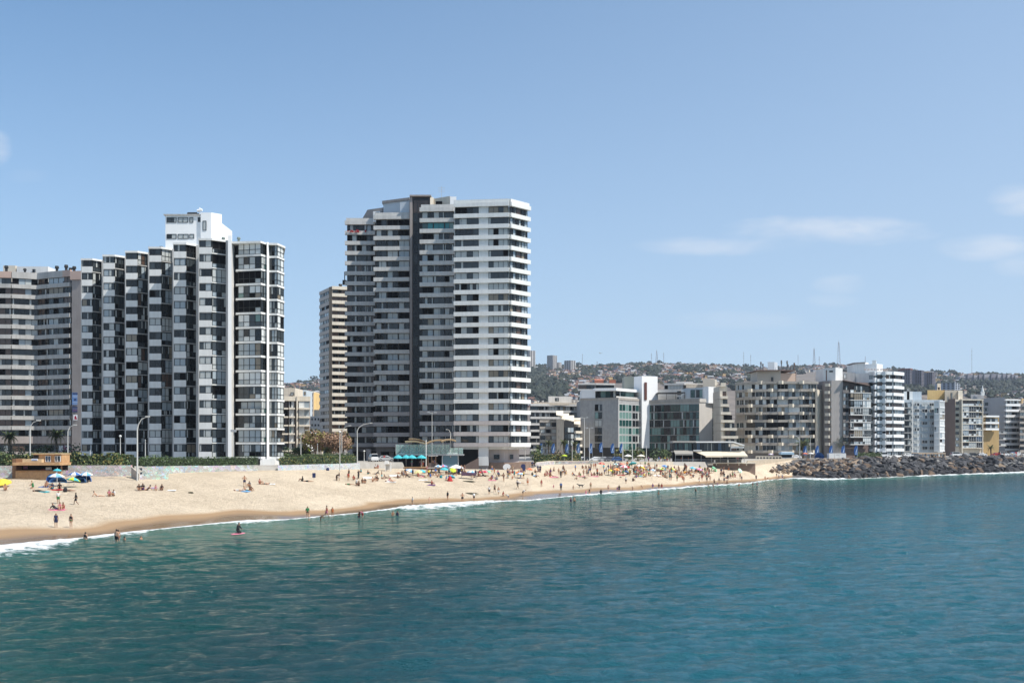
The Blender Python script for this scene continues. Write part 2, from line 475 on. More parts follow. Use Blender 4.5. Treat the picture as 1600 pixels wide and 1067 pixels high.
# water
def water_mat():
 m = bpy.data.materials.new('sea_water')
 m.use_nodes = True
 t = m.node_tree
 b = t.nodes['Principled BSDF']
 b.inputs['IOR'].default_value = 1.30
 geo = N(t, 'ShaderNodeNewGeometry')
 at = N(t, 'ShaderNodeAttribute', attribute_name='shore')     # metres from the waterline, out to sea
 af = N(t, 'ShaderNodeAttribute', attribute_name='surf')      # width of the foam here
 pn = N(t, 'ShaderNodeTexNoise', i_Scale=.035, i_Detail=4.0, i_Roughness=.55); L(t, geo.outputs['Position'], pn.inputs['Vector'])
 dd = N(t, 'ShaderNodeMapRange', i_1=.3, i_2=.7, i_3=-22, i_4=22); L(t, pn.outputs['Fac'], dd.inputs[0])
 sh = N(t, 'ShaderNodeMath', operation='ADD'); L(t, at.outputs['Fac'], sh.inputs[0]); L(t, dd.outputs[0], sh.inputs[1])
 cr = N(t, 'ShaderNodeValToRGB')
 mr = N(t, 'ShaderNodeMapRange', i_1=-6, i_2=210, i_3=0, i_4=1); L(t, sh.outputs[0], mr.inputs[0]); L(t, mr.outputs[0], cr.inputs[0])
 e = cr.color_ramp.elements  # far blue raised, middle darkened, in place of sky and tower reflections
 e[0].position = 0; e[0].color = (.080, .170, .125, 1)
 e[1].position = 1; e[1].color = (.007, .096, .136, 1)
 x = e.new(.07); x.color = (.030, .120, .100, 1)
 x = e.new(.20); x.color = (.003, .066, .058, 1)
 x = e.new(.42); x.color = (.002, .042, .050, 1)
 # foam
 fn = N(t, 'ShaderNodeTexNoise', i_Scale=.55, i_Detail=9.0, i_Roughness=.72); L(t, geo.outputs['Position'], fn.inputs['Vector'])
 fr = N(t, 'ShaderNodeMapRange', i_1=.3, i_2=.7, i_3=-1.0, i_4=1.0, clamp=False); L(t, fn.outputs['Fac'], fr.inputs[0])
 q = N(t, 'ShaderNodeMath', operation='DIVIDE'); L(t, at.outputs['Fac'], q.inputs[0])
 mx = N(t, 'ShaderNodeMath', operation='MAXIMUM', i_1=.05); L(t, af.outputs['Fac'], mx.inputs[0]); L(t, mx.outputs[0], q.inputs[1])
 q2 = N(t, 'ShaderNodeMath', operation='ADD'); L(t, q.outputs[0], q2.inputs[0])
 fs = N(t, 'ShaderNodeMath', operation='MULTIPLY', i_1=.55); L(t, fr.outputs[0], fs.inputs[0]); L(t, fs.outputs[0], q2.inputs[1])
 fm = N(t, 'ShaderNodeMapRange', i_1=.62, i_2=1.0, i_3=1.0, i_4=0.0); L(t, q2.outputs[0], fm.inputs[0])
 mix = N(t, 'ShaderNodeMix', data_type='RGBA'); L(t, fm.outputs[0], mix.inputs['Factor']); L(t, cr.outputs[0], mix.inputs['A'])
 mix.inputs['B'].default_value = (.82, .84, .84, 1)
 L(t, mix.outputs['Result'], b.inputs['Base Color'])
 ro = N(t, 'ShaderNodeMapRange', i_1=0, i_2=1, i_3=.10, i_4=.8); L(t, fm.outputs[0], ro.inputs[0]); L(t, ro.outputs[0], b.inputs['Roughness'])
 # ripples
 mp = N(t, 'ShaderNodeMapping'); mp.inputs['Scale'].default_value = (1.0, 1.7, 1.0); mp.inputs['Rotation'].default_value = (0, 0, R(12))
 L(t, geo.outputs['Position'], mp.inputs['Vector'])
 w1 = N(t, 'ShaderNodeTexNoise', i_Scale=1.15, i_Detail=9.0, i_Roughness=.66); L(t, mp.outputs[0], w1.inputs['Vector'])
 w2 = N(t, 'ShaderNodeTexNoise', i_Scale=2.4, i_Detail=4.0, i_Roughness=.6); L(t, mp.outputs[0], w2.inputs['Vector'])
 sm = N(t, 'ShaderNodeMath', operation='MULTIPLY_ADD', i_1=.2); L(t, w2.outputs['Fac'], sm.inputs[0]); L(t, w1.outputs['Fac'], sm.inputs[2])
 bp = N(t, 'ShaderNodeBump', i_Strength=1.0, i_Distance=.5); L(t, sm.outputs[0], bp.inputs['Height'])
 # wavelet slopes too small for the bump: tilt the normal directly
 mp2 = N(t, 'ShaderNodeMapping'); mp2.inputs['Scale'].default_value = (.75, 1.25, 1.0); mp2.inputs['Rotation'].default_value = (0, 0, R(-8))
 L(t, geo.outputs['Position'], mp2.inputs['Vector'])
 w3 = N(t, 'ShaderNodeTexNoise', i_Scale=1.5, i_Detail=5.0, i_Roughness=.62); L(t, mp2.outputs[0], w3.inputs['Vector'])
 sb = N(t, 'ShaderNodeVectorMath', operation='SUBTRACT'); sb.inputs[1].default_value = (.5, .5, .5); L(t, w3.outputs['Color'], sb.inputs[0])
 ml = N(t, 'ShaderNodeVectorMath', operation='MULTIPLY'); ml.inputs[1].default_value = (.5, .8, 0); L(t, sb.outputs[0], ml.inputs[0])
 ad0 = N(t, 'ShaderNodeVectorMath', operation='ADD'); L(t, bp.outputs[0], ad0.inputs[0]); L(t, ml.outputs[0], ad0.inputs[1])
 # short steep faces of the wavelets
 mp3 = N(t, 'ShaderNodeMapping'); mp3.inputs['Scale'].default_value = (.42, 1.0, 1.0); mp3.inputs['Rotation'].default_value = (0, 0, R(6))
 L(t, geo.outputs['Position'], mp3.inputs['Vector'])
 w4 = N(t, 'ShaderNodeTexNoise', i_Scale=.75, i_Detail=2.5, i_Roughness=.5, i_Distortion=.5); L(t, mp3.outputs[0], w4.inputs['Vector'])
 r4 = N(t, 'ShaderNodeMapRange', i_1=.50, i_2=.64, i_3=.04, i_4=-.95); L(t, w4.outputs['Fac'], r4.inputs[0])
 c4 = N(t, 'ShaderNodeCombineXYZ'); L(t, r4.outputs[0], c4.inputs['Y'])
 ad = N(t, 'ShaderNodeVectorMath', operation='ADD'); L(t, ad0.outputs[0], ad.inputs[0]); L(t, c4.outputs[0], ad.inputs[1])
 nm = N(t, 'ShaderNodeVectorMath', operation='NORMALIZE'); L(t, ad.outputs[0], nm.inputs[0])
 L(t, nm.outputs[0], b.inputs['Normal'])
 return m
SURF = [(-1500, 5), (-200, 6), (0, 7.5), (60, 7.5), (105, 5), (125, 1.2), (160, 3.2), (215, 3.0), (250, .9), (330, 1.4), (360, 2.0), (385, 4.8), (415, 3.2),
  (445, 1.0), (560, 1.6), (610, 2.5), (650, 9), (700, 13), (745, 10), (775, 3), (850, 3), (870, 1.5), (910, 3.5), (960, 6.0), (1050, 5.0), (1150, 6),
  (1180, 7), (1215, 3), (1290, 14), (1325, 5), (1345, 3), (1420, 4), (1450, 8), (1520, 9), (1540, 14), (1600, 18), (2600, 14)]
def make_water():
 wm = water_mat()
 pxs = np.concatenate([np.linspace(-900, -25, 150), np.linspace(-20, 1620, 1000), np.linspace(1630, 2400, 120)])
 pys = np.concatenate([np.linspace(1250, 1075, 30), np.linspace(1070, 712, 420)])
 PX, PY = np.meshgrid(pxs, pys)
 Y = HC * F / (PY - HY)
 X = (PX - 800) * Y / F
 dY = HC * F / (PY - HY) ** 2 * np.where(PY > 1072, 6, .85)     # row spacing in metres
 Z = np.zeros_like(X)
 rs = np.random.default_rng(3)
 sh = lin(PX, SPX, SY) - Y
 for k in range(46):
  lam = 1.1 * (1.085 ** k)                 # 1.1 .. 43 m
  th = rs.normal(-PI / 2 + .25, .55)
  kx, ky = math.cos(th) * 2 * PI / lam, math.sin(th) * 2 * PI / lam
  amp = .0078 * lam ** .8 if lam < 3.2 else .0125 * (3.2 / lam) ** .5
  ph = rs.uniform(0, 2 * PI)
  fade = np.clip(lam / (dY * 3.0) - .8, 0, 1)
  pha = kx * X + ky * Y + ph + .9 * np.sin(.031 * X + .047 * Y + k)
  s = np.sin(pha)
  Z += amp * fade * (s + .35 * np.cos(2 * pha))
 calm = np.clip(sh / 14, .12, 1)
 Z *= calm * (.8 + .35 * np.sin(.05 * X + .02 * Y) * np.sin(.03 * Y + 1))
 surf = lin(PX, np.array([a for a, b in SURF], float), np.array([b * 1.35 for a, b in SURF], float))
 # the little breaker: a raised rough lip of foam at the edge
 q = np.clip(1 - np.abs(sh / np.maximum(surf, .5) - .45) * 1.6, 0, 1)
 nz = .5 + .5 * np.sin(X * 2.1 + 3 * np.sin(X * .37)) * np.sin(Y * 1.7 + X * .6)
 Z += q * np.clip(surf / 9, 0, 1) * (.30 + .25 * nz)
 V = np.stack([X.ravel(), Y.ravel(), Z.ravel()], 1)
 m, n = X.shape
 i, j = np.meshgrid(np.arange(n - 1), np.arange(m - 1))
 i, j = i.ravel(), j.ravel()
 a = j * n + i
 shr = sh.ravel()
 keep = (shr[a] > -14) | (shr[a + n] > -14)
 a = a[keep]
 Q = np.stack([a, a + 1, a + n + 1, a + n], 1)
 me = npmesh('sea_surface', V, Q, [wm], True)
 at = me.attributes.new('shore', 'FLOAT', 'POINT'); at.data.foreach_set('value', shr.astype(np.float32))
 at = me.attributes.new('surf', 'FLOAT', 'POINT'); at.data.foreach_set('value', surf.ravel().astype(np.float32))
 O('sea', me, kind='structure')
 b = MB()
 b.poly([(-3500, -3500, -.9), (3500, -3500, -.9), (3500, 40, -.9), (-3500, 40, -.9)], wm)
 b.poly([(-3500, 40, -.9), (-60, 40, -.9), (-60, 60, -.9), (-3500, 60, -.9)], wm)
 b.poly([(60, 40, -.9), (3500, 40, -.9), (3500, 330, -.9), (400, 330, -.9)], wm)
 me = b.build('open_sea')
 at = me.attributes.new('shore', 'FLOAT', 'POINT'); at.data.foreach_set('value', [200.0] * len(me.vertices))
 at = me.attributes.new('surf', 'FLOAT', 'POINT'); at.data.foreach_set('value', [.1] * len(me.vertices))
 O('open_sea', me, kind='structure')
make_water()
# materials of the buildings
white = M('white_render', (.73, .73, .71), .75, var=.05, vs=.25, streak=.13)
white_clean = M('white_paint', (.80, .80, .79), .7, var=.03, vs=.3)
offwhite = M('off_white_concrete', (.57, .555, .53), .8, var=.07, vs=.3, streak=.2)
greyband = M('weathered_shaded_band', (.44, .43, .41), .85, var=.08, vs=.3, streak=.25)  # streaked; grey deepened so the far-left bands look shaded
pinkgrey = M('pinkish_grey', (.50, .45, .43), .8, var=.06, vs=.3, streak=.15)
taupe = M('taupe_render', (.33, .29, .27), .85, var=.08, vs=.3, streak=.2)
taupe_dark = M('dark_taupe_render', (.21, .19, .18), .85, var=.08, vs=.3, streak=.2)
beige = M('beige_render', (.56, .48, .38), .8, var=.08, vs=.3, streak=.25)
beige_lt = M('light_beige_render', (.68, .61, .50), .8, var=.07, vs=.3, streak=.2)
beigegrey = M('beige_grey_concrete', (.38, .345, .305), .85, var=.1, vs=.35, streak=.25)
concrete = M('grey_concrete', (.33, .33, .325), .85, var=.12, vs=.8, streak=.15)
salmon = M('salmon_parapet', (.50, .36, .30), .8, var=.1, vs=.3)
ochre = M('ochre_render', (.42, .29, .13), .8, var=.1, vs=.3, streak=.2)
yellow = M('yellow_render', (.66, .46, .20), .8, var=.08, vs=.3, streak=.15)
brown = M('brown_render', (.16, .115, .10), .85, var=.1, vs=.3, streak=.1)
redbrown = M('red_brown_slot', (.10, .03, .02), .6)
tile_red = M('red_tile', (.36, .13, .08), .85, var=.2, vs=.5)
blueish = M('pale_blue_paint', (.50, .56, .60), .75, var=.06, vs=.3, streak=.2)
dark = M('dark_interior', (.011, .011, .013), .8)
frame_d = M('dark_metal_frame', (.014, .018, .018), .5)
frame_w = M('white_metal_frame', (.70, .70, .69), .5)
frame_b = M('bronze_frame', (.06, .045, .035), .5)
steel = M('galvanised_steel', (.42, .43, .44), .45, metal=.4)
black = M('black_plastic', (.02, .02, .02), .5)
stone = M('pale_stone', (.45, .40, .34), .9, var=.3, vs=1.5, bump=.08, bs=2)
wood = M('pine_boards', (.50, .30, .15), .75, var=.18, vs=2.5)
wood_dk = M('dark_timber', (.13, .075, .045), .8, var=.2, vs=2)
G_DARK = M('glass_dark', (.010, .013, .015), .06, spec=.5)
G_MID = M('glass_grey', (.042, .052, .058), .08, spec=.5)
G_SKY = M('glass_pale_sky', (.30, .35, .38), .10, spec=.8)  # pale blue of reflected sky put into the glass colour
G_CUR = M('glass_with_curtain', (.42, .44, .43), .18, spec=.6)
G_BEI = M('glass_with_beige_blind', (.24, .20, .145), .2, spec=.6)
G_BRN = M('glass_with_brown_blind', (.09, .055, .04), .2, spec=.6)
G_GRN = M('glass_green_tint', (.012, .055, .05), .06, spec=.8)
G_GRP = M('glass_pale_green', (.15, .25, .23), .1, spec=.7)
G_TEA = M('glass_teal_awning', (.015, .20, .22), .3, spec=.6)
G_BLU = M('glass_blue_tint', (.04, .075, .13), .06, spec=.8)
OPEN = M('open_window_dark', (.006, .006, .007), .9, spec=.1)
PAL = {
 'mix': [(G_DARK, 4), (G_MID, 4), (G_CUR, 3.2), (G_SKY, 2.0), (OPEN, .8), (G_BEI, .8)],
 'shade': [(G_DARK, 6), (G_MID, 5), (G_CUR, 2.4), (G_SKY, 1.0), (OPEN, 1.1), (G_BEI, .5), (G_BRN, .4)],
 'bright': [(M('glass_white_curtain', (.66, .68, .67), .25, spec=.5), 5), (G_CUR, 2), (G_SKY, 3), (G_MID, 2.4), (G_DARK, 1.4), (G_BEI, 1.2), (OPEN, .6), (G_GRP, .5)],
 'brown': [(G_DARK, 5), (G_BRN, 4), (G_MID, 2), (G_BEI, .6), (OPEN, 2)],
 'green': [(G_GRN, 5), (G_GRP, 3), (G_DARK, 3.5)],
 'blue': [(G_BLU, 5), (G_MID, 2), (G_DARK, 2)],
 'beige': [(G_DARK, 4), (G_MID, 3), (G_CUR, 2), (G_BEI, 1.5), (G_SKY, 1.2), (OPEN, 2)],
}
_c = {}
def pick(style):
 ms = PAL[style]
 t = random.random() * sum(w for _, w in ms)
 for m, w in ms:
  t -= w
  if t <= 0:
   return m
 return ms[-1][0]
def frame_mesh(w, h, n, fm, tr=None, bar=.09, deep=.07):
 k = ('f', round(w, 2), round(h, 2), n, fm.name, tr, bar)
 if k not in _c:
  b = MB()
  b.box(0, w, -deep, .03, 0, bar, fm)
  b.box(0, w, -deep, .03, h - bar, h, fm)
  for i in range(n + 1):
   x = i * w / n
   t = bar if i in (0, n) else bar * .8
   x0 = min(max(x - t / 2, 0), w - t)
   b.box(x0, x0 + t, -deep - .004, .026, bar, h - bar, fm)
  if tr:
   b.box(bar, w - bar, -deep + .006, .02, tr - bar / 2, tr + bar / 2, fm)
  _c[k] = b.build('window_frame')
 return _c[k]
def glaze_mesh(w, h, n, style, tr=None, v=0):
 k = ('g', round(w, 2), round(h, 2), n, style, tr, v)
 if k not in _c:
  b = MB()
  base = pick(style)
  for i in range(n):
   x0, x1 = i * w / n + .01, (i + 1) * w / n - .01
   m = base if random.random() < .62 else pick(style)
   j = [random.uniform(-.006, .006) for _ in range(4)]
   z0 = .02
   if tr:
    ml = m if random.random() < .6 else pick(style)
    b.box(x0, x1, j[0], j[0] + .02, z0, tr, ml)
    z0 = tr + .005
   b.faces([(x0, j[0], z0), (x1, j[1], z0), (x1, j[2], h - .02), (x0, j[3], h - .02)], [(0, 1, 2, 3)], m)
   if m in (G_DARK, G_MID) and random.random() < .3:    # a half-drawn curtain just behind the glass plane
    cw = (x1 - x0) * random.uniform(.2, .5)
    xx = x0 if random.random() < .5 else x1 - cw
    b.poly([(xx, -.012, z0 + .03), (xx + cw, -.012, z0 + .03), (xx + cw, -.012, h - .04), (xx, -.012, h - .04)], G_CUR)
  _c[k] = b.build('glazing')
 return _c[k]
def box_mesh(x0, x1, y0, y1, z0, z1, mat, name='panel'):
 k = ('b', *[round(a, 3) for a in (x0, x1, y0, y1, z0, z1)], mat.name, name)
 if k not in _c:
  b = MB()
  b.box(x0, x1, y0, y1, z0, z1, mat)
  _c[k] = b.build(name)
 return _c[k]
class B:
 """a building: an Empty at its base with parts"""
 def __init__(s, name, x, y, z, label, cat='building', group=None):
  s.r = O(name, None, loc=(x, y, z), label=label, cat=cat, group=group)
  s.o = Vector((x, y, z))
 def part(s, name, me, x=0, y=0, z=0, rz=0, parent=None, label=None):
  if parent is not None:
   return O(name, me, parent, (x, y, z), rz, label=label)
  return O(name, me, s.r, (x - s.o.x, y - s.o.y, z - s.o.z), rz, label=label)
 def solid(s, name, pts, z0, z1, mat, label=None, top=None):
  b = MB()
  c = (sum(p[0] for p in pts) / len(pts), sum(p[1] for p in pts) / len(pts))
  zz0 = min(z0) if hasattr(z0, '__len__') else z0
  b.prism([(p[0] - c[0], p[1] - c[1]) for p in pts], [a - zz0 for a in z0] if hasattr(z0, '__len__') else 0,
    [a - zz0 for a in z1] if hasattr(z1, '__len__') else z1 - zz0, mat, top)
  return s.part(name, b.build(name), c[0], c[1], zz0, label=label)
 def window(s, A, ang, dx, z, w, h, n, style, fm=frame_d, tr=None, out=0.0, bar=.09, name='window'):
  ux, uy = math.cos(ang), math.sin(ang)
  x, y = A[0] + ux * dx + uy * out, A[1] + uy * dx - ux * out
  wd = s.part(name, frame_mesh(w, h, n, fm, tr, bar), x, y, z, ang)
  O('glazing', glaze_mesh(w, h, n, style, tr, random.randrange(9)), wd)
  return wd
 def band(s, A, ang, dx, z, w, h, d0, d1, mat, name='balcony_band', label=None):
  ux, uy = math.cos(ang), math.sin(ang)
  return s.part(name, box_mesh(0, w, d0, d1, 0, h, mat, name), A[0] + ux * dx, A[1] + uy * dx, z, ang, label=label)
def seg(A, C):
 return math.atan2(C[1] - A[1], C[0] - A[0]), math.hypot(C[0] - A[0], C[1] - A[1])
def ribbon(b, A, C, z0, fh, nf, bh, bo, wins, style, bmat, fm=frame_d, skip=(), wout=0.0, bmat2=None, nlow=0, bar=.09, trim=0, tr=None):
 """floors of window ribbon over a solid band; wins = [(from, to, panes)] as fractions of the run"""
 ang, Ln = seg(A, C)
 for k in range(nf):
  if k in skip:
   continue
  z = z0 + k * fh
  b.band(A, ang, trim, z, Ln - 2 * trim, bh, -bo, .05, bmat2 if (bmat2 and k < nlow) else bmat)
  for f0, f1, n in wins:
   b.window(A, ang, Ln * f0, z + bh + .01, Ln * (f1 - f0), fh - bh - .02, n, style, fm, out=wout, bar=bar, tr=tr)
def chimneys(b, spots, mat=black, r=.35, h=1.6):
 for (x, y, z) in spots:
  m = MB()
  m.tube([(0, 0, 0), (0, 0, h * .75)], r * .7, mat)
  m.tube([(0, 0, h * .7), (0, 0, h * .78), (0, 0, h)], [r, r * 1.15, r * .9], mat)
  b.part('roof_vent', m.build('roof_vent'), x, y, z)
# 1. stepped glass balcony block (middle left)
def stepped_block():
 fh, z0, nf, top = 2.853, 8.3, 15, 51.1
 b = B('apartment_block', -65, 208, 7.0, 'stepped white apartment block with zigzag balconies and roof penthouse, behind the graffiti wall')
 Yb = [215.5, 211.3, 207.2, 203.0, 198.9, 194.7]
 E = [(127.5, 144.4, 160), (161.3, 179.3, 196), (196.6, 214.8, 232.2), (233, 252, 270), (271.5, 290.8, 307.5), (311.2, 331, 354)]
 nxt = [161.3, 196.6, 233, 271.5, 311.2, 355.5]
 core = []
 for i, (a, c, d) in enumerate(E):
  Y = Yb[i]
  A = XY(a, Y); C = XY(c, Y)
  D = XY(d, Y + 1.9)
  hd = 1.25
  # white box fronts with their window
  for k in range(nf):
   z = z0 + k * fh
   w = C[0] - A[0]
   b.band(A, 0, 0, z, w, hd, -.02, 2.0, white, 'balcony_box')
   b.window(A, 0, .06, z + hd + .01, w - .12, fh - hd - .14, 2, 'shade' if i < 4 else 'mix', out=-.05)
   b.band(A, 0, 0, z + fh - .13, w, .13, -.01, 2.0, greyband, 'slab_edge')
  # glazed return running back to the right
  ang, Ln = seg(C, D)
  for k in range(nf):
   z = z0 + k * fh
   st = 'shade' if i < 5 else 'mix'
   if random.random() < .8:
    b.window(C, ang, .08, z + .2, Ln - .1, fh - .24, 3 if i < 5 else 3, st, tr=1.0, out=-.1)
   else:
    b.window(C, ang, .08, z + .2, Ln - .1, .9, 3, st, out=-.1, name='balcony_railing')
   b.window(C, ang, .2, z + .2, Ln - .3, fh - .3, 2, 'mix', out=-.22)
   b.band(C, ang, 0, z, Ln, .18, -.06, .6, greyband if i < 5 else white, 'balcony_slab')
  # pier
  pw = .3 if i != 4 else .55
  e = XY(d, Y + 1.9)
  n0 = XY(nxt[i], Y - 1.2)
  b.solid('pier', [(e[0] - .02, e[1] - .45), (max(n0[0], e[0] + pw) , e[1] - .45), (max(n0[0], e[0] + pw), e[1] + 1.5), (e[0] - .02, e[1] + 1.5)], 7.0, top, greyband if i < 4 else offwhite)
  # body behind
  Bk = 226
  b.solid('wall', [(A[0] + .05, Y + .30), (C[0] - .1, Y + .30), (D[0], Y + 2.25), (D[0] + .25, Bk), (A[0] + .05, Bk)], 6.9, top - .3, dark)
  # left flank of the bay
  b.solid('side_wall', [(A[0] - .12, Y - .02), (A[0] + .04, Y - .02), (A[0] + .04, Y + 4.6), (A[0] - .12, Y + 4.6)], 7.0, top, offwhite)
  # roof slab
  b.solid('roof', [(A[0] - .1, Y - .25), (C[0] + .1, Y - .25), (D[0] + .3, Y + 1.75), (D[0] + .3, Bk + .2), (A[0] - .1, Bk + .2)], top - .28, top + .12, white)
  b.solid('ground_wall', [(A[0] + .1, Y + .2), (C[0] - .2, Y + .2), (D[0] - .1, Y + 2.1), (D[0] - .1, Y + 2.24), (A[0] + .1, Y + 2.24)], 6.9, z0 - .01, concrete)
 # white round-edged column
 Yc = 194.2
 pts = [XY(356.2, Yc), XY(361.8, Yc + .1), XY(361.4, Yc + 3), XY(356.5, Yc + 3)]
 b.solid('column', pts, 7.4, top + .6, white_clean)
 # right wing: wrap-around glazed balconies
 a7 = XY(362.6, 199.2); b7 = XY(371.5, 199.2)
 c7, d7, e7 = XY(371.5, 197.6), XY(408, 196.4), XY(417.6, 198.2)
 p0, p1 = XY(417.9, 197.9), XY(420.0, 198.2)
 f8, g8, h8 = XY(420.2, 198.6), XY(433.5, 198.4), XY(443.6, 201.4)
 b.solid('wall', [(a7[0], 199.5), (c7[0] + .1, 198.4), (d7[0], 197.2), (e7[0] - .2, 199.0), (g8[0] - .1, 199.2), (h8[0] - .5, 202.0), (XY(439, 222)[0], 222), (a7[0], 222)], z0 + .1, top - .4, dark)
 for k in range(nf):
  z = z0 + k * fh
  st = 'bright' if k > 2 else 'mix'
  ang, Ln = seg(a7, b7)
  b.window(a7, ang, .05, z + .1, Ln - .05, fh - .14, 2, 'bright', tr=1.0, out=.12)
  # slab
  b.solid('balcony_slab', [(c7[0] - .6, c7[1] + .6), (c7[0] - .35, c7[1] - .1), (d7[0], d7[1] - .12), (e7[0], e7[1] - .1), (e7[0], 199.6), (c7[0] - .6, 199.6)], z - .14, z + .26, white)
  b.solid('balcony_slab', [(f8[0], f8[1] - .1), (g8[0], g8[1] - .12), (h8[0] + .12, h8[1]), (h8[0] - .3, h8[1] + 1.5), (f8[0], 200)], z - .14, z + .26, white)
  r = random.random()
  ang, Ln = seg(c7, d7)
  if r < .85:
   b.window(c7, ang, .05, z + .27, Ln - .1, fh - .43, 4, st, tr=.95, out=-.06)
  else:
   b.window(c7, ang, .05, z + .27, Ln - .1, .95, 4, st, out=-.06, name='balcony_railing')
   b.window(c7, ang, .3, z + .27, Ln - .5, fh - .5, 3, 'bright', out=-.62)
  ang, Ln = seg(d7, e7)
  b.window(d7, ang, .05, z + .27, Ln - .1, fh - .43, 2, 'bright', tr=.95, out=-.06)
  ang, Ln = seg(f8, g8)
  b.window(f8, ang, .02, z + .27, Ln - .06, fh - .43, 3, 'mix', tr=.95, out=-.06)
  ang, Ln = seg(g8, h8)
  if random.random() < .75:
   b.window(g8, ang, .02, z + .27, Ln - .06, fh - .43, 2, 'bright', tr=.95, out=-.06)
  else:
   b.window(g8, ang, .02, z + .27, Ln - .06, .95, 2, 'bright', out=-.06, name='balcony_railing')
 b.solid('pillar', [(p0[0], p0[1] - .5), (p1[0], p1[1] - .5), (p1[0], p1[1] + .5), (p0[0], p0[1] + .5)], z0 - .14, top, white_clean)
 b.solid('roof', [(a7[0] - .2, 196.6), (c7[0], 196.4), (d7[0], d7[1] - .5), (e7[0], e7[1] - .4), (g8[0] + .1, g8[1] - .4), (h8[0] + .3, h8[1]), (XY(440, 222)[0], 222.2), (a7[0] - .2, 222.2)], top - .5, top - .1, white)
 # undercroft
 q0, q1 = XY(404, 196.5), XY(432, 197.5)
 b.solid('pillar', [(q0[0] + .3, q0[1]), (q1[0] - .3, q1[1]), (q1[0], 201), (q0[0], 201)], 6.6, z0 - .15, white)
 b.solid('stone_base', [(q0[0] - .1, 195.6), (q1[0] + .2, 196.4), (q1[0] + .2, 201), (q0[0] - .1, 201)], 5.0, 6.62, stone)
 # penthouse
 P0, P1, P2 = XY(258.5, 207), XY(331, 207), XY(346.5, 208.2)
 zt = ZZ(337, 207)
 b.solid('penthouse', [P0, P1, (P1[0], 222), (P0[0] + .5, 222)], top - .2, zt, white_clean)
 b.solid('stair_head', [(P1[0] - 2.2, 206.6), (P1[0], 206.6), P2, (XY(345.5, 219)[0], 219), (P1[0] - 2.2, 219)], top - .2, ZZ(333, 207), white_clean)
 b.solid('roof_edge', [(P0[0] - .3, 206.7), (P1[0] - 2.3, 206.7), (P1[0] - 2.3, 222.3), (P0[0] - .3, 222.3)], zt, zt + .25, greyband)
 for f0, f1, y0, y1, n in [(.03, .24, 340, 348, 2), (.27, .49, 340, 348, 2), (.52, .60, 340, 348, 1), (.70, .82, 340, 347, 1),
        (.03, .24, 366, 373.5, 2), (.27, .50, 366, 373.5, 2), (.52, .62, 366, 373, 1)]:
  w = P1[0] - P0[0]
  h = (y1 - y0) * 207 / F
  b.window((P0[0], 207), 0, w * f0, ZZ(y1, 207), w * (f1 - f0), h, n, 'mix', out=.02)
 b.window((P0[0], 206.6), 0, (P1[0] - P0[0]) - 1.75, ZZ(361, 207), .75, 2.0, 1, 'shade', out=.02)
 chimneys(b, [XY(144 + i * 0, 219) + (top,) for i in range(0)])
 for px_, Y_, hh in [(164, 213, 1.3), (217, 208, 1.0), (252, 205, 1.6)]:
  x, y = XY(px_, Y_ + 5)
  chimneys(b, [(x, y, top)], black, .45, hh)
 for px_, Y_, hh in [(349, 204, 1.6), (373, 204, 1.4)]:
  x, y = XY(px_, Y_)
  b.part('vent_base', box_mesh(-.6, .6, -.6, .6, 0, .9, white_clean, 'vent_base'), x, y, top)
  chimneys(b, [(x, y, top + .9)], M('patina_grey', (.16, .2, .18), .6), .35, 1.4)
 x, y = XY(301, 210)
 m = MB(); m.tube([(-1.0, 0, .6), (.9, 0, .6)], .55, black, 12); m.tube([(.2, .6, .55), (1.3, .6, .55)], .5, black, 12)
 b.part('water_tank', m.build('water_tank'), x, y, zt + .25)
 m = MB(); m.tube([(0, 0, 0), (0, 0, 2.2)], .12, white_clean); m.tube([(-.5, 0, 1.5), (.5, 0, 1.7)], .3, white_clean)
 b.part('antenna', m.build('antenna'), x + 1.5, y, zt + .2)
stepped_block()
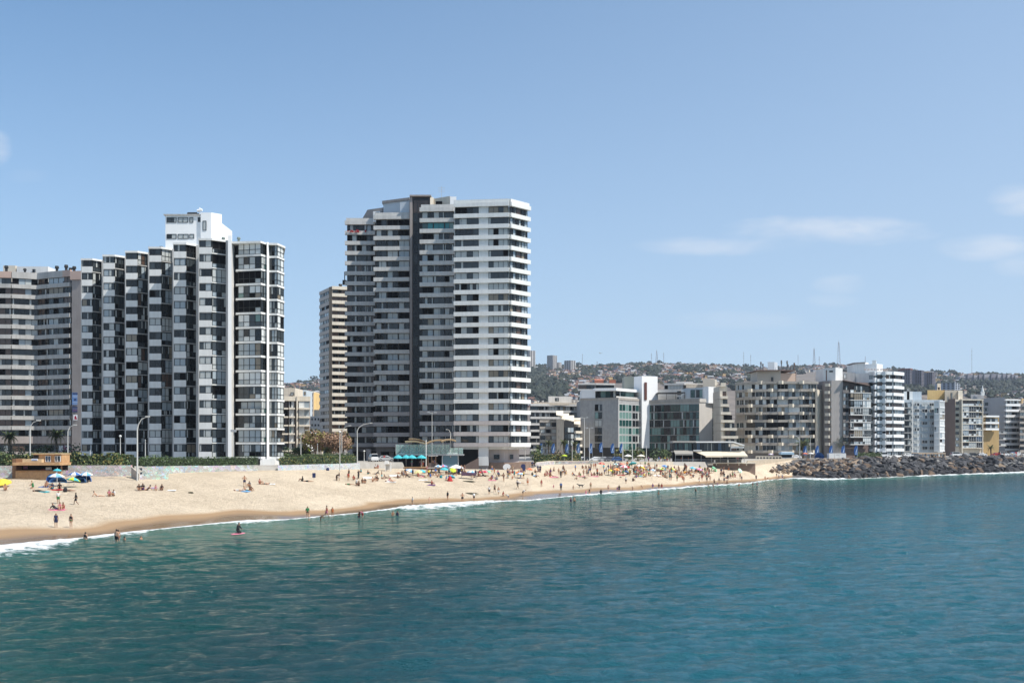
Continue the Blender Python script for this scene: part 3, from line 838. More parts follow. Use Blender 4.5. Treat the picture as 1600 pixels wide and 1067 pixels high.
# 2. tall tower with white balcony bands
def big_tower():
 fh, zb, nf = 2.68, 10.5, 22
 b = B('apartment_tower', -20, 255, 5.9, 'tallest white tower by the beach, banded with balconies, dark glass shaft up its middle')
 top = 71.2
 S1 = (XY(541.5, 265), XY(586.5, 265.2))
 S2 = (XY(586.5, 259), XY(640.5, 258.6))
 S3 = (XY(658.5, 250.5), XY(710, 250))
 RF = (XY(709.5, 245.8), XY(795.5, 244.2))
 CH = (XY(795.5, 244.2), XY(824.5, 249))
 z_top = zb + nf * fh
 # bodies
 b.solid('wall', [(S1[0][0] + .1, 265.2), (S1[1][0] + 3, 265.4), (S1[1][0] + 3, 282), (S1[0][0] + .1, 282)], zb - 1.2, z_top, taupe_dark)
 b.solid('wall', [(S2[0][0] + .1, 259.25), (S2[1][0] + 1, 258.9), (S2[1][0] + 1, 283), (S2[0][0] + .1, 283)], zb - 1.2, z_top, taupe_dark)
 b.solid('wall', [(S3[0][0] + .1, 250.75), (S3[1][0] + 2, 250.3), (S3[1][0] + 2, 283), (S3[0][0] + .1, 283)], zb - 1.2, z_top, taupe_dark)
 b.solid('wall', [(RF[0][0] + .05, 246.1), (RF[1][0], 244.6), (CH[1][0] - .3, 249.3), (CH[1][0] - .3, 270), (RF[0][0] + .05, 283)], zb - .6, z_top, white)
 runs = [(S1, .60, [(.03, .36, 2), (.37, .70, 2), (.71, .98, 2)]),
   (S2, .6, [(.03, .33, 2), (.35, .66, 2), (.68, .99, 2)]),
   (S3, .6, [(.02, .36, 2), (.37, .70, 2), (.71, .99, 2)]),
   (RF, .4, [(.02, .45, 4), (.63, .985, 4)]),
   (CH, .5, [(.03, .34, 2), (.36, .62, 1), (.64, .97, 2)])]
 low = M('grey_lower', (.40, .37, .36), .8, var=.06, vs=.3)  # darker grey for the lowest bands and the pillars
 for ri, (S, bo, wins) in enumerate(runs):
  ang, Ln = seg(*S)
  ext = .0 if ri in (0, 1, 2) else 0
  for k in range(nf):
   z = zb + k * fh
   if ri < 3:
    mt = low if k < 4 else offwhite
   elif ri == 3:
    mt = pinkgrey if k < 3 else white  # front bands pinkish grey on the lowest floors
   else:
    mt = white
   ww = Ln
   x0 = 0
   if ri == 4:
    ww = Ln + .35
   b.band(S[0], ang, x0 - (.35 if ri in (0, 1, 2) else 0), z, ww + (.35 if ri in (0, 1, 2) else 0), 1.0, -bo - .25, .1, mt)
   for f0, f1, n in wins:
    h = fh - 1.02
    w = Ln * (f1 - f0)
    st = 'mix' if ri > 2 else 'shade'
    if ri == 4 and f0 > .3 and f0 < .4:
     st = 'brown'
    if ri == 2 and k == 20:
     b.window(S[0], ang, Ln * f0, z + 1.01, w, h, n, 'teal', out=.12)
     continue
    b.window(S[0], ang, Ln * f0, z + 1.01, w, h, n, st, out=.12 if ri < 3 else .05)
  # parapet in two steps
  mt = offwhite if ri < 3 else white
  b.band(S[0], ang, -(.35 if ri in (0, 1, 2) else 0), z_top, Ln + (.35 if ri in (0, 1, 2) else (.35 if ri == 4 else 0)), 1.0, -bo - .35, .1, mt, 'parapet')
  b.band(S[0], ang, 0, z_top + 1.0, Ln, top - z_top - 1.0, -bo - .1, .12, mt, 'parapet')
  if ri in (3,):
   pass
 # white pier between the two windows of the front
 ang, Ln = seg(*RF)
 b.band(RF[0], ang, Ln * .452, zb - 4.6, Ln * .175, z_top - zb + 4.6, -.18, .1, white, 'pier')
 # red flowers on the top left balcony
 m = MB()
 red = M('red_geraniums', (.35, .01, .02), .8, var=.4, vs=3)
 rr = random.Random(4)
 for i in range(34):
  x, z = rr.choice((1.4, 1.9, 2.9, 3.5, 5.2)) + rr.gauss(0, .25), rr.uniform(-.45, .15)
  s = rr.uniform(.06, .16)
  m.box(x - s, x + s, -1.1 - s, -.95, z - s, z + s, red, rz=0)
 b.part('balcony_flowers', m.build('balcony_flowers'), S1[0][0], S1[0][1], zb + 21 * fh + 1.0)
 # shaft
 T = ZZ(307, 257)
 sx0, sx1, sx2 = XY(640.2, 256.8), XY(644.2, 256.8), XY(672, 256.8)
 b.solid('pilaster', [sx0, sx1, (sx1[0], 262), (sx0[0], 262)], 6, T, taupe)
 b.solid('shaft', [(sx1[0], 257.4), (sx2[0], 257.4), (sx2[0], 268), (sx1[0], 268)], 6, T - .1, M('black_panel', (.02, .021, .024), .35))
 b.solid('roof_edge', [(sx0[0], 256.4), (sx2[0] + .3, 256.4), (sx2[0] + .3, 268.4), (sx0[0], 268.4)], T - .12, T + .25, taupe)
 n = int((T - 8) / fh)
 for k in range(n):
  b.window((sx1[0], 257.4), 0, .12, 7 + k * fh, XY(660.8, 257.4)[0] - sx1[0] - .2, fh - .35, 2, 'shaft', out=.04, bar=.07)
 b.window((sx1[0], 257.4), 0, .2, T - 4.3, sx2[0] - sx1[0] - .6, 3.4, 4, 'brown', out=.045, bar=.07)
 b.solid('shaft_side', [(sx2[0], 256.9), (XY(677, 257)[0], 257.3), (XY(677, 257)[0], 268), (sx2[0], 268)], top, T - .2, beige_lt)
 # roof volumes
 a0, a1 = XY(599, 262), XY(640, 259.5)
 b.solid('machine_room', [a0, a1, (a1[0], 276), (a0[0], 276)], z_top + 1, [ZZ(318.5, 262), ZZ(313, 259.5), ZZ(313, 259.5), ZZ(318.5, 262)], M('pale_grey_panel', (.52, .56, .60), .6, var=.04, vs=.3))
 b.solid('roof_fascia', [(a0[0] - .3, a0[1] - .3), (a1[0], a1[1] - .3), (a1[0], 276.3), (a0[0] - .3, 276.3)], [ZZ(318.5, 262), ZZ(313, 259.5), ZZ(313, 259.5), ZZ(318.5, 262)],
   [ZZ(314.5, 262), ZZ(309, 259.5), ZZ(309, 259.5), ZZ(314.5, 262)], taupe)
 b.solid('panel_screen', [XY(625, 258.8), XY(639.8, 258.4), XY(639.8, 258.8), XY(625, 259.1)], top - 1.6, ZZ(315, 258), M('pale_grey_panel', None))
 c0, c1, c2 = XY(562, 272), XY(574, 268), XY(598, 264)
 b.solid('mansard', [c0, c1, c2, (c2[0], 280), (c0[0], 280)], z_top + .5, [top + .3, ZZ(328, 268), ZZ(324.5, 264), ZZ(324.5, 280), top + .3], taupe)
 b.solid('dormer', [XY(583, 263.4), XY(594, 263.2), XY(594, 266), XY(583, 266)], z_top + .5, ZZ(330, 263), white_clean)
 b.window(XY(586.5, 263.3), 0, 0, ZZ(340, 263), .9, 1.4, 1, 'brown', out=.12)
 # right roof clutter
 d0, d1 = XY(676, 258), XY(703, 256)
 b.solid('roof_room', [d0, d1, (d1[0], 268), (d0[0], 268)], top, [ZZ(311, 258), ZZ(306.5, 256), ZZ(306.5, 256), ZZ(311, 258)], beige_lt)
 b.solid('roof_room', [XY(703.2, 255.6), XY(713, 255.6), XY(713, 262), XY(703.2, 262)], top - 1, ZZ(307.5, 255.6), white_clean)
 b.window(XY(681, 256.6), 0, 0, ZZ(320.5, 256), 1.7, 1.0, 2, 'brown', out=.5)
 for px_ in (699, 703, 707):
  x, y = XY(px_, 254)
  m = MB(); m.tube([(0, 0, 0), (0, 0, 1.3)], .07, steel, 6)
  for a in range(6):
   m.tube([(0, -.1, 1.3), (.5 * math.cos(a), -.35, 1.3 + .5 * math.sin(a))], [.1, .25], white_clean, 6)
  b.part('satellite_dish', m.build('satellite_dish'), x, y, top - 1.2)
 m = MB(); m.tube([(0, 0, 0), (0, 0, 4)], .05, steel, 5)
 for z in (2.6, 3.1, 3.6):
  m.tube([(-.9, 0, z), (.9, 0, z)], .035, steel, 5)
 x, y = XY(690, 262)
 b.part('antenna', m.build('antenna'), x, y, ZZ(309, 258))
 x, y = XY(776, 255)
 m = MB(); m.box(-1, 1, -1, 1, 0, 1.2, black); m.tube([(-1.8, 0, .5), (1.6, 0, .5)], .4, black)
 b.part('water_tank', m.build('water_tank'), x, y, top)
 x, y = XY(538.5, 268)
 m = MB(); m.box(-.5, .5, -.5, .5, 0, 1.2, black); m.tube([(0, 0, 0), (0, 0, 3.5)], .12, black, 6)
 b.part('wall_bracket', m.build('wall_bracket'), x, y, ZZ(445, 268))
 # ground floor: recessed walls and piers
 z1 = zb - .02
 g = 4.9
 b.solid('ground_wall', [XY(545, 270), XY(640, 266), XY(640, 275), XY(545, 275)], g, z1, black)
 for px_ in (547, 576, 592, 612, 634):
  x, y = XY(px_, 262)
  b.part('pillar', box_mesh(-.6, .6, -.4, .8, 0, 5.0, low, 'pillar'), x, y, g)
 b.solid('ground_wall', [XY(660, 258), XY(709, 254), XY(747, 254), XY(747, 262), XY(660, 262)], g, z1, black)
 w0, w1, w2, w3 = XY(747.5, 245.9), XY(763, 245.6), XY(788, 245), XY(811, 248)
 b.solid('pier', [w0, w1, (w1[0], 252), (w0[0], 252)], g - .6, z1, pinkgrey)
 b.solid('ground_wall', [(w1[0], 246.9), (w2[0] - .1, 246.5), (w3[0], 249.2), (w3[0], 262), (w1[0], 262)], g, z1, pinkgrey)
 b.solid('plinth', [(w1[0] - .3, 245.9), (w2[0], 244.6), (XY(822, 246)[0], 247.2), (XY(830, 252)[0], 254), (XY(830, 252)[0], 262), (w1[0] - .3, 262)], g - 1.4, ZZ(722.3, 245), M('brown_stone', (.22, .155, .12), .9, var=.15, vs=1))
 b.window(XY(771.5, 246.2), 0, 0, ZZ(717, 246.5), 1.45, 1.1, 1, 'shade', out=.45)
 b.window(XY(796, 247.2), .4, 0, ZZ(717, 246.5), .9, 1.1, 1, 'shade', out=.3)
 # ramp
 r0, r1 = XY(727, 243), XY(748, 243)
 b.solid('ramp_wall', [(r0[0], 243), (r1[0], 243), (r1[0], 243.5), (r0[0], 243.5)], g - .6, [ZZ(726, 243), ZZ(715, 243), ZZ(715, 243), ZZ(726, 243)], brown)
PAL['teal'] = [(G_TEA, 5), (G_GRN, 2), (G_GRP, .5)]
PAL['shaft'] = [(M('glass_shaft', (.008, .009, .012), .2, spec=.35), 6), (G_DARK, 1)]
big_tower()
# 3. far left curved block
def left_block():
 fh = 2.7
 b = B('apartment_block', -120, 270, 6.5, 'wide grey banded block at the far left edge with sign panels on its end pier')
 P = [(-70, 262), (-20, 265.5), (18.5, 266), (60, 268.5), (76, 266.5), (100, 264.5), (112.2, 263.4)]
 pts = [XY(a, y) for a, y in P]
 zt = ZZ(449.5, 265)
 z0 = zt - fh * 14
 bk = [(pts[-1][0] + 2, 283), (pts[0][0], 283)]
 b.solid('wall', [(p[0], p[1] + .25) for p in pts] + bk, 6, zt + 1.7, taupe_dark)
 for i in range(len(pts) - 1):
  A, C = pts[i], pts[i + 1]
  ang, Ln = seg(A, C)
  n = max(1, round(Ln / 1.6))
  for k in range(15):
   z = z0 + (k) * fh
   if k < 14:
    b.band(A, ang, 0, z, Ln, 1.05, -.8, .1, greyband)  # off-white bands toned grey to carry the block's shade
   if k == 14:
    b.band(A, ang, 0, z, Ln, 1.05, -.8, .1, greyband)
   b.window(A, ang, .1, z + 1.06, Ln - .2, fh - 1.08, n, 'brown' if i % 2 else 'shade', out=.05)
  b.band(A, ang, 0, zt + fh, Ln, 1.7, -.5, .1, salmon if i < 2 or i > 4 else greyband, 'parapet')
  # lower storeys, larger bands
  for z, h in ((z0 - 3.6, 1.9), (z0 - 7.4, 1.6)):
   b.band(A, ang, 0, z, Ln, h, -.5, .1, taupe, 'balcony_band')
   b.window(A, ang, .1, z + h + .01, Ln - .2, 1.7, n, 'shade', out=.05)
 e0, e1 = XY(112.3, 262.6), XY(126.5, 262)
 b.solid('end_pier', [e0, e1, (e1[0], 283), (e0[0], 283)], 6, zt + 1.66, taupe)
 b.solid('parapet', [(e0[0] - .3, 262.2), (e1[0] + .4, 261.6), (e1[0] + .4, 264.2), (e0[0] - .3, 264.2)], zt + 1.67, zt + 3.9, salmon)
 for px0, px1, y0, y1 in [(5, 24, 415, 431), (26, 75, 416.5, 431)]:
  c0, c1 = XY(px0, 273), XY(px1, 273)
  b.solid('roof_room', [c0, c1, (c1[0], 281), (c0[0], 281)], zt + 2.5, ZZ(y0, 273), beige_lt if px0 < 20 else white)
 b.window(XY(51, 272.9), 0, 0, ZZ(426, 273), .8, .9, 1, 'shade', out=.1)
 x, y = XY(39, 270)
 m = MB(); m.tube([(0, 0, 0), (0, 0, 3.0)], .3, black); m.tube([(0, 0, 3.0), (0, 0, 3.5)], [.5, .35], black)
 b.part('roof_vent', m.build('roof_vent'), x, y, zt + 2.5)
 for px_, hh in ((10, 2.4), (89, 2.3), (103.5, 2.6), (110.5, 1.8), (116, 2.2)):
  x, y = XY(px_, 268)
  chimneys(b, [(x, y, zt + 4)], black, .5, hh)
 # sign panels on the pier
 navy = M('navy_sign', (.02, .03, .10), .4)
 blue = M('blue_sign', (.10, .20, .42), .4)
 wsign = M('white_sign', (.75, .75, .78), .4)
 crim = M('crimson_print', (.35, .01, .04), .5)
 lite = M('pale_print', (.45, .52, .65), .5)
 e = XY(112.6, 262.6)
 def sign(y0, y1, mat, lab, marks, w=1.75, x0=.15):
  h = (y1 - y0) * 262.3 / F
  m = MB()
  m.box(0, w, -.12, 0, 0, h, mat)
  o = b.part('sign_panel', m.build('sign_panel'), e[0] + x0, 262.35, ZZ(y1, 262.3), label=lab)
  for (u0, u1, v0, v1, mm) in marks:
   q = MB(); q.box(u0 * w, u1 * w, -.135, -.121, v0 * h, v1 * h, mm)
   O('sign_print', q.build('sign_print'), o)
 sign(613.3, 632.5, blue, 'tall blue sign panel with rows of lettering', [(.08, .95, .86, .97, navy), (.1, .9, .72, .76, lite), (.1, .85, .6, .63, lite), (.3, .65, .36, .5, navy),
              (.1, .9, .2, .24, lite), (.15, .8, .08, .11, lite)])
 sign(635, 644, navy, 'navy sign panel with pink line', [(.1, .9, .3, .36, M('pink_print', (.4, .15, .25), .5)), (.1, .9, .62, .66, lite)])
 sign(647.8, 656.3, wsign, 'white sign panel with dark red emblem', [], w=1.25, x0=.5)
 m = MB()     # the red mark: an upright stem and two rounded lobes
 m.prism([(.36, 0), (.95, 0), (1.0, .5), (.62, .62), (.36, .5)], 0, .02, crim)
 em = MB()
 for (u0, u1, v0, v1) in [(.28, .95, .15, .55), (.30, .80, .5, .95), (.45, .65, .9, 1.15)]:
  em.box(u0 + .4, u1 + .4, -.14, -.125, v0, v1, crim)
 b.part('sign_emblem', em.build('sign_emblem'), e[0] + .1, 262.35, ZZ(656.0, 262.3))
left_block()
# 4. small tower behind
def rear_tower():
 b = B('apartment_tower', -65, 385, 6, 'slim beige banded tower rising behind, left of the tallest tower')
 fh, n = 2.69, 20
 top = ZZ(447.5, 377)
 A, C = XY(518.5, 377), XY(549, 379)
 D = XY(499.3, 391)
 z0 = top - 1.2 - n * fh
 b.solid('wall', [(D[0] + .2, D[1] + .2), (A[0], A[1] + .3), (C[0], C[1] + .2), (C[0], 400), (D[0] + 1, 402)], 6, top - .3, taupe)
 ribbon(b, A, C, z0, fh, n, 1.2, .9, [(.02, .32, 2), (.34, .64, 2), (.66, .96, 2)], 'brown', beige_lt)
 ribbon(b, D, A, z0, fh, n, 1.3, .15, [(.05, .35, 2), (.40, .88, 3)], 'shade', beige_shade)
 ang, Ln = seg(A, C)
 b.band(A, ang, 0, z0 + n * fh, Ln, 1.2, -.9, .1, beige_lt, 'parapet')
 ang, Ln = seg(D, A)
 b.band(D, ang, 0, z0 + n * fh, Ln, 1.2, -.15, .1, beige_shade, 'parapet')
 b.solid('corner_pier', [(A[0] - 1.1, A[1] + .2), (A[0] + .1, A[1] - .5), (A[0] + .3, A[1] + .5), (A[0] - 1, A[1] + 1)], 6, top - .2, M('brown_corner', (.22, .17, .12), .8))
 x, y = XY(532, 384)
 chimneys(b, [(x, y, top)], black, .7, 2)
beige_shade = M('shaded_beige', (.42, .39, .36), .8, var=.06, vs=.3)  # shade of the left face put into a greyer beige
rear_tower()
# 5. low blocks between the towers
def low_blocks():
 b = B('apartment_block', -70, 322, 6, 'cream low-rise flats with glazed balconies, seen in the gap between the two big blocks')
 A, C = XY(440, 318), XY(484, 321)
 top = ZZ(619, 318)
 fh, n = 2.7, 6
 z0 = top - 1.5 - n * fh
 b.solid('wall', [(A[0], 318.5), (C[0], 321.5), (XY(483, 338)[0], 338), (A[0], 338)], 6, top - .2, brown)
 ang, Ln = seg(A, C)
 for k in range(n):
  z = z0 + k * fh
  for f0, f1, o in ((0, .22, 0), (.24, .44, .9), (.58, .98, 1.3)):
   b.band(A, ang, Ln * f0, z, Ln * (f1 - f0), .5, -1.2 - o, .2, beige_lt, 'balcony_slab')
   b.window(A, ang, Ln * f0 + .1, z + .52, Ln * (f1 - f0) - .2, fh - .55, 2, 'bright' if o else 'brown', out=o, fm=frame_w if o else frame_d)
 b.band(A, ang, Ln * .50, 6, Ln * .055, top - 6, -1.9, .3, beige_lt, 'column')
 b.band(A, ang, 0, z0 + n * fh, Ln, 1.5, -1.6, .2, beige_lt, 'parapet')
 P0, P1 = XY(440, 323), XY(461, 323)
 b.solid('penthouse', [P0, P1, (P1[0], 335), (P0[0], 335)], top, ZZ(606, 323), beige_lt)
 b.window(XY(454, 322.9), 0, 0, ZZ(618, 323), 1.1, 1.0, 1, 'mix', out=.1)
 # shop front extension with green and yellow sign
 b2 = B('shop_building', -66, 306, 6, 'small white shop front with a yellow and green sign, beside the cream low-rise flats')
 s0, s1 = XY(478.5, 305), XY(486, 306)
 b2.solid('wall', [s0, s1, (s1[0], 314), (s0[0], 314)], 6, [ZZ(679, 305), ZZ(676, 306), ZZ(676, 306), ZZ(679, 305)], white_clean)
 m = MB(); m.box(0, 1.1, -.12, 0, 0, 1.25, M('lime_sign', (.62, .72, .05), .5)); m.box(.32, .62, -.14, -.12, .4, .85, M('dark_green_print', (.02, .12, .04), .5))
 b2.part('sign', m.build('sign'), s0[0] + .1, 304.9, ZZ(705.5, 305))
 m = MB(); m.box(0, .35, -.12, 0, 0, 1.6, M('green_sign', (.02, .16, .07), .5))
 b2.part('sign', m.build('green_sign'), s1[0] - .55, 305.6, ZZ(688, 305))
 c0, c1 = XY(455, 303), XY(489, 304)
 b2.solid('canopy', [c0, c1, (c1[0], 308), (c0[0], 308)], ZZ(708.5, 303), ZZ(705.5, 303), beige_lt)
 c0, c1 = XY(487, 301), XY(503, 301)
 b2.solid('low_wall', [c0, c1, (c1[0], 303), (c0[0], 303)], 6, ZZ(704, 301), beige)
 # pale blue-grey block behind
 def simple(name, px0, px1, Y, y0, y1, mat, label, cols, rows, style='shade', fm=frame_d, dep=14, wf=.5, hf=.5, dy=2):
  q = B(name, *XY((px0 + px1) / 2, Y), 6, label)
  A, C = XY(px0, Y), XY(px1, Y + dy)
  z1, z0_ = ZZ(y0, Y), ZZ(y1, Y)
  q.solid('wall', [A, C, (C[0], Y + dep), (A[0], Y + dep)], 6, z1, mat)
  ang, Ln = seg(A, C)
  ch, cw = (z1 - z0_) / rows, Ln / cols
  for r in range(rows):
   for c in range(cols):
    q.window(A, ang, cw * (c + .5 - wf / 2), z0_ + ch * (r + .5 - hf / 2), cw * wf, ch * hf, 2 if cw * wf > 1.6 else 1, style, fm, out=.08)
  return q, A, C, z1
 simple('apartment_block', 462, 479, 420, 609, 660, blueish, 'pale blue-grey building with a dark red roof edge, rising behind the cream flats', 3, 5)
 q, A, C, z1 = simple('apartment_block', 477, 490, 470, 613.5, 668, taupe, 'brown-grey block with a flat pale roof and yellow right side, behind the cream flats', 2, 7)
 e = XY(494, 474)
 q.solid('side_wall', [(C[0], C[1]), e, (e[0], 484), (C[0], 484)], 6, z1 + .3, yellow)
 q.solid('roof', [(A[0] - .5, A[1] - .5), (C[0] + .2, C[1] - .5), (C[0] + .2, 484), (A[0] - .5, 484)], z1, z1 + .8, offwhite)
 simple('low_building', 480, 500, 400, 650, 678, white, 'small white building with square windows, just left of the slim rear tower base', 4, 3, wf=.4, hf=.35)
 simple('low_building', 490.5, 499.5, 404, 640, 652, beige_lt, 'cream stair tower standing on the small white building, left of the slim rear tower', 1, 1, wf=.01, hf=.01)
 return simple
simple = low_blocks()
# 6. hotel with green glass
def hotel():
 b = B('hotel', *XY(1010, 405), 5.9, 'modern grey hotel with green glass front, white rooftop boxes and dark glass penthouse')
 K0, K1 = XY(907, 404), XY(966, 398)
 K2 = XY(1003.5, 412)
 zt = ZZ(624.5, 398)
 b.solid('wall', [K0, K1, (K2[0], K2[1]), (K2[0], 430), (K0[0], 428)], 10.2, zt, concrete)
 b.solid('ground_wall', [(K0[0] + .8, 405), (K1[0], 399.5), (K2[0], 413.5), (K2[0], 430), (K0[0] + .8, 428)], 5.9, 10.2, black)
 b.solid('parapet', [(K0[0] - .1, K0[1] - .15), (K1[0] + .1, K1[1] - .2), (K2[0], K2[1] - .2), (K2[0], K2[1] + .3), (K0[0] - .1, 404.4)], zt, zt + .9, beigegrey)
 ang, Ln = seg(K0, K1)
 rows = 6
 ch = (ZZ(631, 400) - ZZ(704, 400)) / rows
 zb = ZZ(704, 400)
 for r in range(rows):
  b.window(K0, ang, Ln * .385, zb + ch * r + .35, Ln * .19, ch - .5, 2, 'green' if r == 4 else 'shade', out=.06)
 ang, Ln = seg(K1, K2)
 for r in range(rows):
  b.window(K1, ang, .4, zb + ch * r + .25, Ln * .52, ch - .3, 4, 'green', out=.08, fm=frame_w, bar=.12)
  b.window(K1, ang, .4 + Ln * .54, zb + ch * r + .25, Ln * .43, ch - .3, 3, 'green', out=.08, fm=frame_w, bar=.12)
 b.band(K1, ang, -.2, 10.2, .45, zt - 10.2, -.3, .1, offwhite, 'corner_pier')
 # white box and penthouse
 q0, q1, q2 = XY(909, 404), XY(930, 402), XY(930, 408)
 b.solid('roof_box', [(q0[0], 403.8), (q1[0], 401.6), (q1[0], 415), (q0[0], 415)], zt + .9, ZZ(609, 402), white_clean)
 p0, p1, p2 = XY(930.5, 403.5), XY(962, 401), XY(991, 412)
 b.solid('penthouse', [p0, p1, p2, (p2[0], 424), (p0[0], 424)], zt + .9, ZZ(611, 402), dark)
 ang, Ln = seg(p0, p1); b.window(p0, ang, .1, ZZ(624.5, 402) + .9, Ln - .1, 2.7, 4, 'green', out=.08, bar=.06)
 ang, Ln = seg(p1, p2); b.window(p1, ang, .1, ZZ(624.5, 402) + .9, Ln - .1, 2.6, 4, 'green', out=.08, bar=.06)
 b.solid('roof_slab', [XY(929, 400.5), XY(963, 398.5), XY(999, 412), (XY(999, 412)[0], 425), (XY(929, 400.5)[0], 425)], ZZ(610.8, 401), ZZ(606.5, 401), white_clean)
 b.solid('roof_slab', [XY(963, 398.4), XY(1006, 414), (XY(1006, 414)[0], 417), XY(963, 400.4)], zt + .9, zt + 1.5, offwhite)
 b.solid('roof_room', [XY(976, 418), XY(991, 416), (XY(991, 416)[0], 428), (XY(976, 418)[0], 428)], ZZ(607, 418), ZZ(588.5, 418), M('sage_grey', (.34, .34, .28), .8))
 # white stair tower
 t0, t1, t2 = XY(991, 415), XY(1003, 409.5), XY(1027.5, 413)
 b.solid('stair_tower', [t0, t1, t2, (t2[0], 425), (t0[0], 425)], 10, ZZ(587.3, 410), white_clean)
 m = box_mesh(0, 1.25, -.08, 0, 0, ZZ(597.5, 411) - ZZ(625, 411), redbrown, 'louvre_strip')
 ang, Ln = seg(t1, t2)
 b.part('louvre_strip', m, *XY(1006.8, 409.8), ZZ(625, 411), ang)
 # second wing
 W0, W1 = XY(1003.5, 413), XY(1092.5, 400)
 W2, W3 = XY(1113, 405), XY(1126.5, 408)
 zt2 = ZZ(629.5, 408)
 b.solid('wall', [W0, W1, W2, W3, (W3[0], 432), (W0[0], 432)], 10.2, zt2, M('sand_grey_render', (.50, .47, .43), .8, var=.05, vs=.3, streak=.1))
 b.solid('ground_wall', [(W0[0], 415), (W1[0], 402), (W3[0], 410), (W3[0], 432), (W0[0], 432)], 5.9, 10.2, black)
 b.solid('parapet', [(W0[0], W0[1] - .3), (W1[0] + .1, W1[1] - .3), (W1[0] + .1, W1[1] + .5), (W0[0], W0[1] + .5)], zt2, [ZZ(625.5, 413), ZZ(622.3, 400), ZZ(622.3, 400), ZZ(625.5, 413)], beigegrey)
 b.solid('parapet', [(W1[0] + .12, W1[1] - .3), (W2[0], W2[1] - .2), (W2[0], W2[1] + .6), (W1[0] + .12, W1[1] + .5)], zt2, ZZ(622.5, 400), M('sand_grey_render', None))
 ang, Ln = seg(W0, W1)
 for r in range(rows):
  for c in range(6):
   b.window(W0, ang, .15 + Ln * c / 6, zb + ch * r + .22, Ln / 6 - .12, ch - .27, 3, 'green', out=.08, bar=.08)
 ang, Ln = seg(W2, W3)
 for r in range(5):
  b.window(W2, ang, .1, zb + ch * (r + 1) + .25, Ln - .1, ch - .3, 2, 'green' if r % 2 else 'shade', out=.08)
 # rooftop right
 b.solid('roof_box', [XY(1100, 403), XY(1107, 402), XY(1126.5, 406), (XY(1126.5, 406)[0], 420), (XY(1100, 403)[0], 420)], zt2 - .3, ZZ(604.5, 404), white_clean)
 m = MB()
 for i in range(4):
  m.box(i * .62, i * .62 + .3, -.1, 0, 0, .32, M('dark_print', (.08, .08, .08), .5))
 ang, _ = seg(XY(1107, 402), XY(1126.5, 406))
 b.part('sign_marks', m.build('sign_marks'), *XY(1115, 403.4), ZZ(616.5, 403.5), ang)
 b.solid('penthouse', [XY(1071, 410), XY(1100, 406), (XY(1100, 406)[0], 420), (XY(1071, 410)[0], 420)], zt2, ZZ(606, 408), blueish)
 ang, Ln = seg(XY(1071, 410), XY(1100, 406))
 b.window(XY(1071, 410), ang, Ln * .28, ZZ(621, 407), Ln * .72, 3.2, 3, 'green', out=.08)
 b.solid('terrace_room', [XY(1028, 418), XY(1058, 416), (XY(1058, 416)[0], 424), (XY(1028, 418)[0], 424)], zt2, ZZ(609, 417), offwhite)
 m = MB()
 a0, a1 = XY(1027, 409), XY(1071, 405)
 m.prism([(0, 0), (a1[0] - a0[0], a1[1] - a0[1]), (a1[0] - a0[0], 6), (0, 6)], 2.6, 2.9, black)
 for t in (0.02, .33, .66, .98):
  x, y = (a1[0] - a0[0]) * t, (a1[1] - a0[1]) * t
  m.box(x - .08, x + .08, y, y + .2, 0, 2.6, black)
 b.part('pergola', m.build('pergola'), a0[0], a0[1], ZZ(624, 407))
hotel()
def generic(name, pts, top, base, fh, n, bh, bo, wins, style, bmat, wall, label, dep=16, fm=frame_d, roof=True, skip_last=False):
 b = B(name, sum(p[0] for p in pts) / len(pts), sum(p[1] for p in pts) / len(pts), 5.9, label)
 z0 = top - bh - n * fh
 # body set 0.3 m behind the glazing
 bk = max(p[1] for p in pts) + dep
 xr = pts[-1][0] * bk / pts[-1][1] if pts[-1][0] < 0 else pts[-1][0]
 xl = pts[0][0] * bk / pts[0][1] if pts[0][0] > 0 else pts[0][0]
 b.solid('wall', [(p[0], p[1] + .3) for p in pts] + [(xr, bk), (xl, bk)], base, top - .3, wall)
 for i in range(len(pts) - 1):
  w = wins[i] if isinstance(wins, dict) else wins
  if w is None:
   ang, Ln = seg(pts[i], pts[i + 1])
   b.band(pts[i], ang, 0, base, Ln, top - base, -.02, .2, wall, 'wall_face')
   continue
  ribbon(b, pts[i], pts[i + 1], z0, fh, n, bh, bo, w, style, bmat, fm=fm)
  ang, Ln = seg(pts[i], pts[i + 1])
  b.band(pts[i], ang, 0, z0 + n * fh, Ln, bh, -bo, .1, bmat, 'parapet')
 return b, z0
